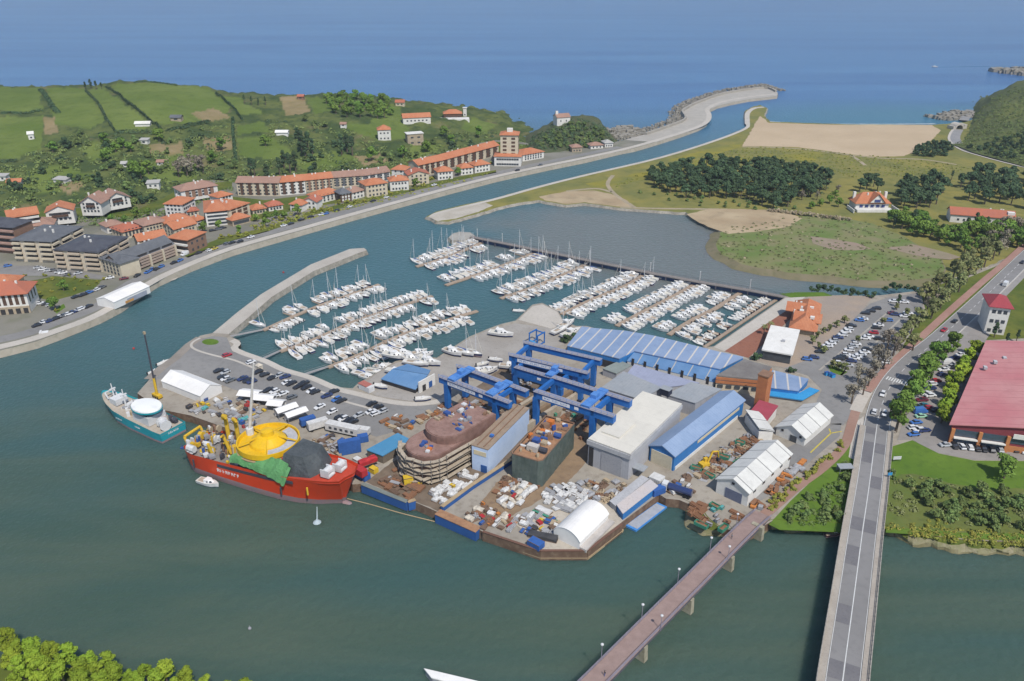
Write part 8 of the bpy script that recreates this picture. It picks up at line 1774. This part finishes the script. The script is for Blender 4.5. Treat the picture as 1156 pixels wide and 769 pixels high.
one(CR, 'blue', 605, 617, (4.2, 2.8, 2.0), RY, 'blue box with white lid at the tip of the quay', L2); one(T_, 'dark', 613, 607, (8.5, 2.4, 1.5), RY + .35, 'long black wrapped roll beside the round white tent'); one(PS, 'green', 615, 583, (9, .8, .5), RY, 'long bright green strip of sheeting in the yard'); one(T_, 'white', 614, 577, (5, 2.2, .8), RY, 'white sheeting behind the bright green strip')
one(CO, 'white', 741, 545, (4, 3.4, 2.4), RY, 'white site cabin beside the grey clad hall'); one(CO, 'blue', 742, 557, (4.6, 2.4, 2.2), .5, 'blue container at the right corner of the quay')
# white trailers, cabins and awnings along the car park edge
def awning(label, x, y, d, rz, col='white', legs=True):
    r = thing('awning', label, 'awning', W(x, y, L2), rz, 'awnings along the car park'); ro = roof_mesh('gable', d[0], d[1], .9, .1, .12).build('canopy', canvas if col == 'white' else YC[col], r); ro.location = (0, 0, d[2])
    for sx in (-1, 1):
        for sy in (-1, 1): MB().tube((sx * d[0] * .47, sy * d[1] * .45, 0), (sx * d[0] * .47, sy * d[1] * .45, d[2]), .08, n=5).build('post', c_gry, r)
    MB().bx(-d[0] * .46, d[0] * .46, d[1] * .42, d[1] * .45, .2, d[2]).build('back_wall', canvas, r)
for k, (x, y, d, a) in enumerate(((283, 451, (8, 5.5, 2.8), RY + .5), (300, 456, (7.5, 5, 2.8), RY + .5), (313, 462, (6, 5, 2.8), RY + .5), (324, 469, (8, 4, 3.2), RY + PI / 2 - .2), (335, 474, (8, 4, 3.2), RY + PI / 2 - .2))): awning(f'white awning {"leftmost" if k == 0 else ("rightmost" if k == 4 else ordn(k) + " from left")} of five along the marina car park', x, y, d, a)
def trailer(name, label, x, y, d, rz, col):
    r = thing(name, label, 'trailer', W(x, y, L2), rz); MB().bx(-d[0] / 2, d[0] / 2, -d[1] / 2, d[1] / 2, .9, d[2]).build('body', YC[col] if col in YC else col, r)
    for sx in (-.34, .34):
        for sy in (-1, 1): w = put('wheel', WHEEL, r, (d[0] * sx, sy * d[1] * .42, .42)); w.scale = (1.3,) * 3
    MB().bx(-d[0] / 2 + .2, d[0] / 2 - .2, -d[1] * .3, d[1] * .3, .55, .9).build('chassis', c_dk, r)
    return r
trailer('box_trailer', 'white box trailer left of the long white cabin', 359, 484, (7.2, 2.5, 3.5), RY + 1.25, 'white'); trailer('box_trailer', 'blue box trailer left of the white box trailer', 348, 480, (5.4, 2.5, 3.2), RY + 1.25, 'blue')
r = trailer('site_cabin', 'long white cabin with dark windows at the corner of the car park', 388, 489, (13, 3.0, 3.5), RY + .32, 'white'); windows(r, 13, 3, 'f', 5, 1, 1.7, 3, 1.1, .9, glass)
trailer('box_trailer', 'white lorry body at the right end of the cabin row', 410, 491, (5, 2.5, 3.0), RY + .4, 'white')
r = thing('tanker_lorry', 'dark blue tanker lorry parked beside the small inlet', 'lorry', W(766, 558, L2), RY + .15)
MB().tube((-3.4, 0, 2.0), (4.2, 0, 2.0), 1.15, n=14).build('tank', M('navy_paint', ()), r); MB().bx(-5.4, -3.7, -1.2, 1.2, .6, 3.0).build('cab', c_wh, r); MB().bx(-5.45, -5.2, -1, 1, 1.8, 2.7).build('windscreen', dkglass, r); MB().bx(-3.6, 4.2, -.5, .5, .5, .85).build('chassis', c_dk, r)
for x in (-4.6, 2.2, 3.4):
    for y in (-1, 1): w = put('wheel', WHEEL, r, (x, y, .48)); w.scale = (1.5,) * 3
r = thing('excavator', 'yellow excavator with raised arm working in the scrap yard', 'excavator', W(795, 528, L2), .5)
for y in (-1.1, 1.1): MB().bx(-1.9, 1.9, y - .3, y + .3, 0, .85).build('track', rubber, r)
MB().bx(-1.8, 1.2, -1.2, 1.2, .95, 2.1).build('body', c_yel, r); MB().bx(.1, 1.5, .1, 1.2, 2.1, 3.2).build('cab', c_yel, r); arm('boom', [(1, -.3, 2), (2.6, -.3, 5.6), (5, -.3, 5.0)], [.35, .32, .26], c_yel, r); arm('dipper', [(5, -.3, 5.0), (5.6, -.3, 2.4)], [.28, .2], c_yel, r); MB().bx(5.1, 6.1, -.8, .2, 1.4, 2.4).build('bucket', c_dk, r)
r = thing('ticket_kiosk', 'small white kiosk with red roof on the edge of the marina basin', 'kiosk', W(414, 440, L2), RY); MB().bx(-3, 3, -1.4, 1.4, 0, 2.2).build('wall', c_wh, r); MB().bx(-3.2, 1.6, -1.5, 1.5, 2.22, 2.5).build('roof', M('dull_red_roof', (.40, .14, .11)), r)
r = thing('beacon_hut', 'small cream striped hut beside the marina car park kerb', 'hut', W(293, 417, L2), RY); MB().bx(-1, 1, -1, 1, 0, 2).build('wall', YC['cream'], r); roof_mesh('hip', 2, 2, .8, .2, .1).build('roof', YC['cream'], r).location = (0, 0, 2.02)
# floating sheds and pole at the bottom of the picture
q = px([(480, 755), (488, 765), (560, 785), (552, 772)], 2.2); c = sum(q, Vector()) / 4
r = thing('white_barge', 'white flat roofed barge cut by the bottom edge of the photo', 'barge', (c.x, c.y, 0)); MB().prism([(p.x - c.x, p.y - c.y) for p in q], -.5, 1.9).build('hull', YC['grey'], r); MB().prism([((p.x - c.x) * 1.04, (p.y - c.y) * 1.04) for p in q], 1.9, 2.2).build('roof', canvas, r)
r = thing('orange_pole', 'thin orange pole rising from the water at the bottom edge', 'pole', W(430, 790, 0)); MB().tube((0, 0, -1), (-1.2, .6, 4.6), .13, .09, 6).build('shaft', c_or, r); MB().lathe([(.3, 0), (.3, .3)], n=8).build('collar', c_dk, r)
r = thing('buoy', 'tiny pale buoy alone on the near water', 'buoy', W(282, 710, 0)); MB().lathe([(.1, -.2), (.45, 0), (.45, .35), (.12, .7), (.08, 1.1)], n=8).build('float', c_gry, r)
from_left([(lambda b: (MB().lathe([(.1, -.2), (.5, 0), (.5, .35), (.15, .8)], n=8).build('float', c_red, b), b)[1])(thing('buoy', '', 'buoy', W(x, y, 0), 0, 'red mooring buoys')) for x, y in ((320, 308), (151, 394))], 'small red buoy {n} of the two red ones on the channel')
# lamps
def lamp(x, y, z, label, h=5.2, group='lamp posts on the footbridge', white=True):
    r = thing('lamp_post', label, 'lamp', W(x, y, z), 0, group); MB().tube((0, 0, 0), (0, 0, h), .1, .07, 6).build('pole', rail_m if white else alu, r); MB().lathe([(.12, 0), (.36, .15), (.36, .4), (.1, .55)], n=8).build('globe', c_wh, r).location = (0, 0, h)
for k, t in enumerate((.08, .30, .52, .74, .94)):
    for s_ in (-1, 1):
        if s_ > 0 or k in (1, 3):
            i = int(t * 5 * 2) / 10; p = FB[1].lerp(FB[5], t); d = (FB[5] - FB[1]).normalized(); nrm = Vector((-d.y, d.x, 0)); p = p + nrm * 2.75 * s_; p.z = interp(p.y, [q.y for q in FB], [q.z for q in FB]) - .3
            r = thing('lamp_post', f'globe lamp post {ordn(k)} from the near end, {"left" if s_ > 0 else "right"} side of the footbridge', 'lamp', p, 0, 'lamp posts on the footbridge'); MB().tube((0, 0, 0), (0, 0, 4.6), .1, .07, 6).build('pole', rail_m, r); MB().lathe([(.12, 0), (.38, .15), (.38, .42), (.1, .58)], n=8).build('globe', c_wh, r).location = (0, 0, 4.6)
for k, t in enumerate((.03, .16, .29, .43, .57, .71, .86)):
    a = t * (len(PIER) - 1); i = int(a); p = PIER[i].lerp(PIER[i + 1], a - i) + Vector((.5, 1.1, 0))
    r = thing('pier_light', f'white light post {ordn(k)} from the head of the marina pier', 'lamp', p, 0, 'light posts on the marina pier'); MB().tube((0, 0, 0), (0, 0, 4.6), .2, .14, 6).build('pole', pile_m, r); MB().lathe([(.2, 0), (.3, .2), (.2, .5)], n=8).build('head', c_wh, r).location = (0, 0, 4.6)
# signs and bins
r = thing('board_sign', 'white board on posts on the lawn right of the road bridge', 'sign', W(1012, 521, L2), .1); MB().bx(-1.4, 1.4, -.06, .06, .8, 2.0).build('panel', c_wh, r)
for x in (-1.2, 1.2): MB().bx(x - .06, x + .06, -.05, .05, 0, .8).build('post', c_dk, r)
r = thing('blue_sign', 'small blue road sign beside the bridge parapet', 'sign', W(1003, 543, G + .2), .1); MB().tube((0, 0, 0), (0, 0, 2.2), .06, n=6).build('post', alu, r); MB().bx(-.7, .7, -.05, .05, 2.2, 3.2).build('panel', M('bright_blue', ()), r)
r = thing('grey_shelter', 'grey flat roofed shelter on the grass left of the road bridge', 'shelter', W(953, 533, L2), .05); MB().bx(-2.4, 2.4, -1.4, 1.4, 2.2, 2.45).build('roof', grey_roof, r)
for x in (-2.1, 2.1):
    for y in (-1.2, 1.2): MB().tube((x, y, 0), (x, y, 2.2), .08, n=6).build('post', c_gry, r)
MB().bx(-2.2, 2.2, 1.2, 1.3, .2, 2.1).build('back_wall', c_gry, r)
from_left([(lambda b: (MB().bx(-.8, .8, -.6, .6, 0, 1.3).build('body', M('bright_blue', ()), b), MB().bx(-.84, .84, -.64, .64, 1.3, 1.45).build('lid', deepblue, b), b)[2])(thing('recycling_bin', '', 'bin', W(x, y, L3), .3, 'blue bins by the car park')) for x, y in ((933, 423.5), (937, 424.5), (940, 426))], 'blue recycling bin {n} of three at the car park island')
sheet('planted_island', px([(934, 412), (944, 414), (957, 420), (950, 424), (938, 420)], L3), grass_m)
# ------------------------------------------------------------------ people on the footbridge
def person(label, p, rz, top, leg, lean=0, stride=.28):
    r = thing('person', label, 'person', p, rz)
    J = [(0, 0, .95), (0, 0, 1.2), (0, 0, 1.42), (0, 0, 1.53), (.02, 0, 1.66), (.02, 0, 1.76), (0, .19, 1.4), (.06, .24, 1.14), (.2, .22, .92), (0, -.19, 1.4), (-.06, -.24, 1.14), (.02, -.23, .9), (0, .1, .9), (stride * .6, .1, .5), (stride * .7, .1, .08), (stride * .7 + .14, .1, .04), (0, -.1, .9), (-stride * .3, -.1, .5), (-stride, -.1, .1), (-stride + .13, -.1, .04)]
    E = [(0, 1), (1, 2), (2, 3), (3, 4), (4, 5), (2, 6), (6, 7), (7, 8), (2, 9), (9, 10), (10, 11), (0, 12), (12, 13), (13, 14), (14, 15), (0, 16), (16, 17), (17, 18), (18, 19)]
    R = [.15, .14, .15, .06, .1, .075, .075, .055, .04, .075, .055, .04, .1, .075, .05, .045, .1, .075, .05, .045]
    me = bpy.data.meshes.new('body'); me.from_pydata(J, E, []); o = link('body', me, r); md = o.modifiers.new('skin', 'SKIN')
    for i, q in enumerate(R): me.skin_vertices[0].data[i].radius = (q, q)
    me.skin_vertices[0].data[0].use_root = True; o.modifiers.new('sub', 'SUBSURF').levels = 1
    dg = bpy.context.evaluated_depsgraph_get(); m2 = bpy.data.meshes.new_from_object(o.evaluated_get(dg)); bpy.data.objects.remove(o)
    for m in (M('skin', (.45, .28, .2)), top, leg): m2.materials.append(m)
    for f in m2.polygons: z = f.center.z; f.material_index = 2 if z < .95 else (1 if z < 1.46 and not (z < 1.0 and abs(f.center.y) > .17) else 0)
    link('body', m2, r); MB().lathe([(.02, .14), (.09, .1), (.115, .03), (.1, -.04)], n=10).build('hair', c_dk, r).location = (0, 0, 1.68)
    return r
db = math.atan2((FB[5] - FB[1]).y, (FB[5] - FB[1]).x)
person('person in dark clothes walking on the near part of the footbridge', W(682.5, 763, 5.62), db, c_dk, c_blu); person('person in a grey top walking at the far end of the footbridge', W(826, 608, 5.3), db + PI, c_gry, c_dk)

# drop prototypes that found no place
for r_ in [e[0] for L in TP.values() for e in L if not e[1]] + [e[0] for e in CARS.values() if not e[1]] + [PB[k] for k in range(len(PB)) if not used[k]]:
    for ch in list(r_.children): bpy.data.objects.remove(ch)
    bpy.data.objects.remove(r_)
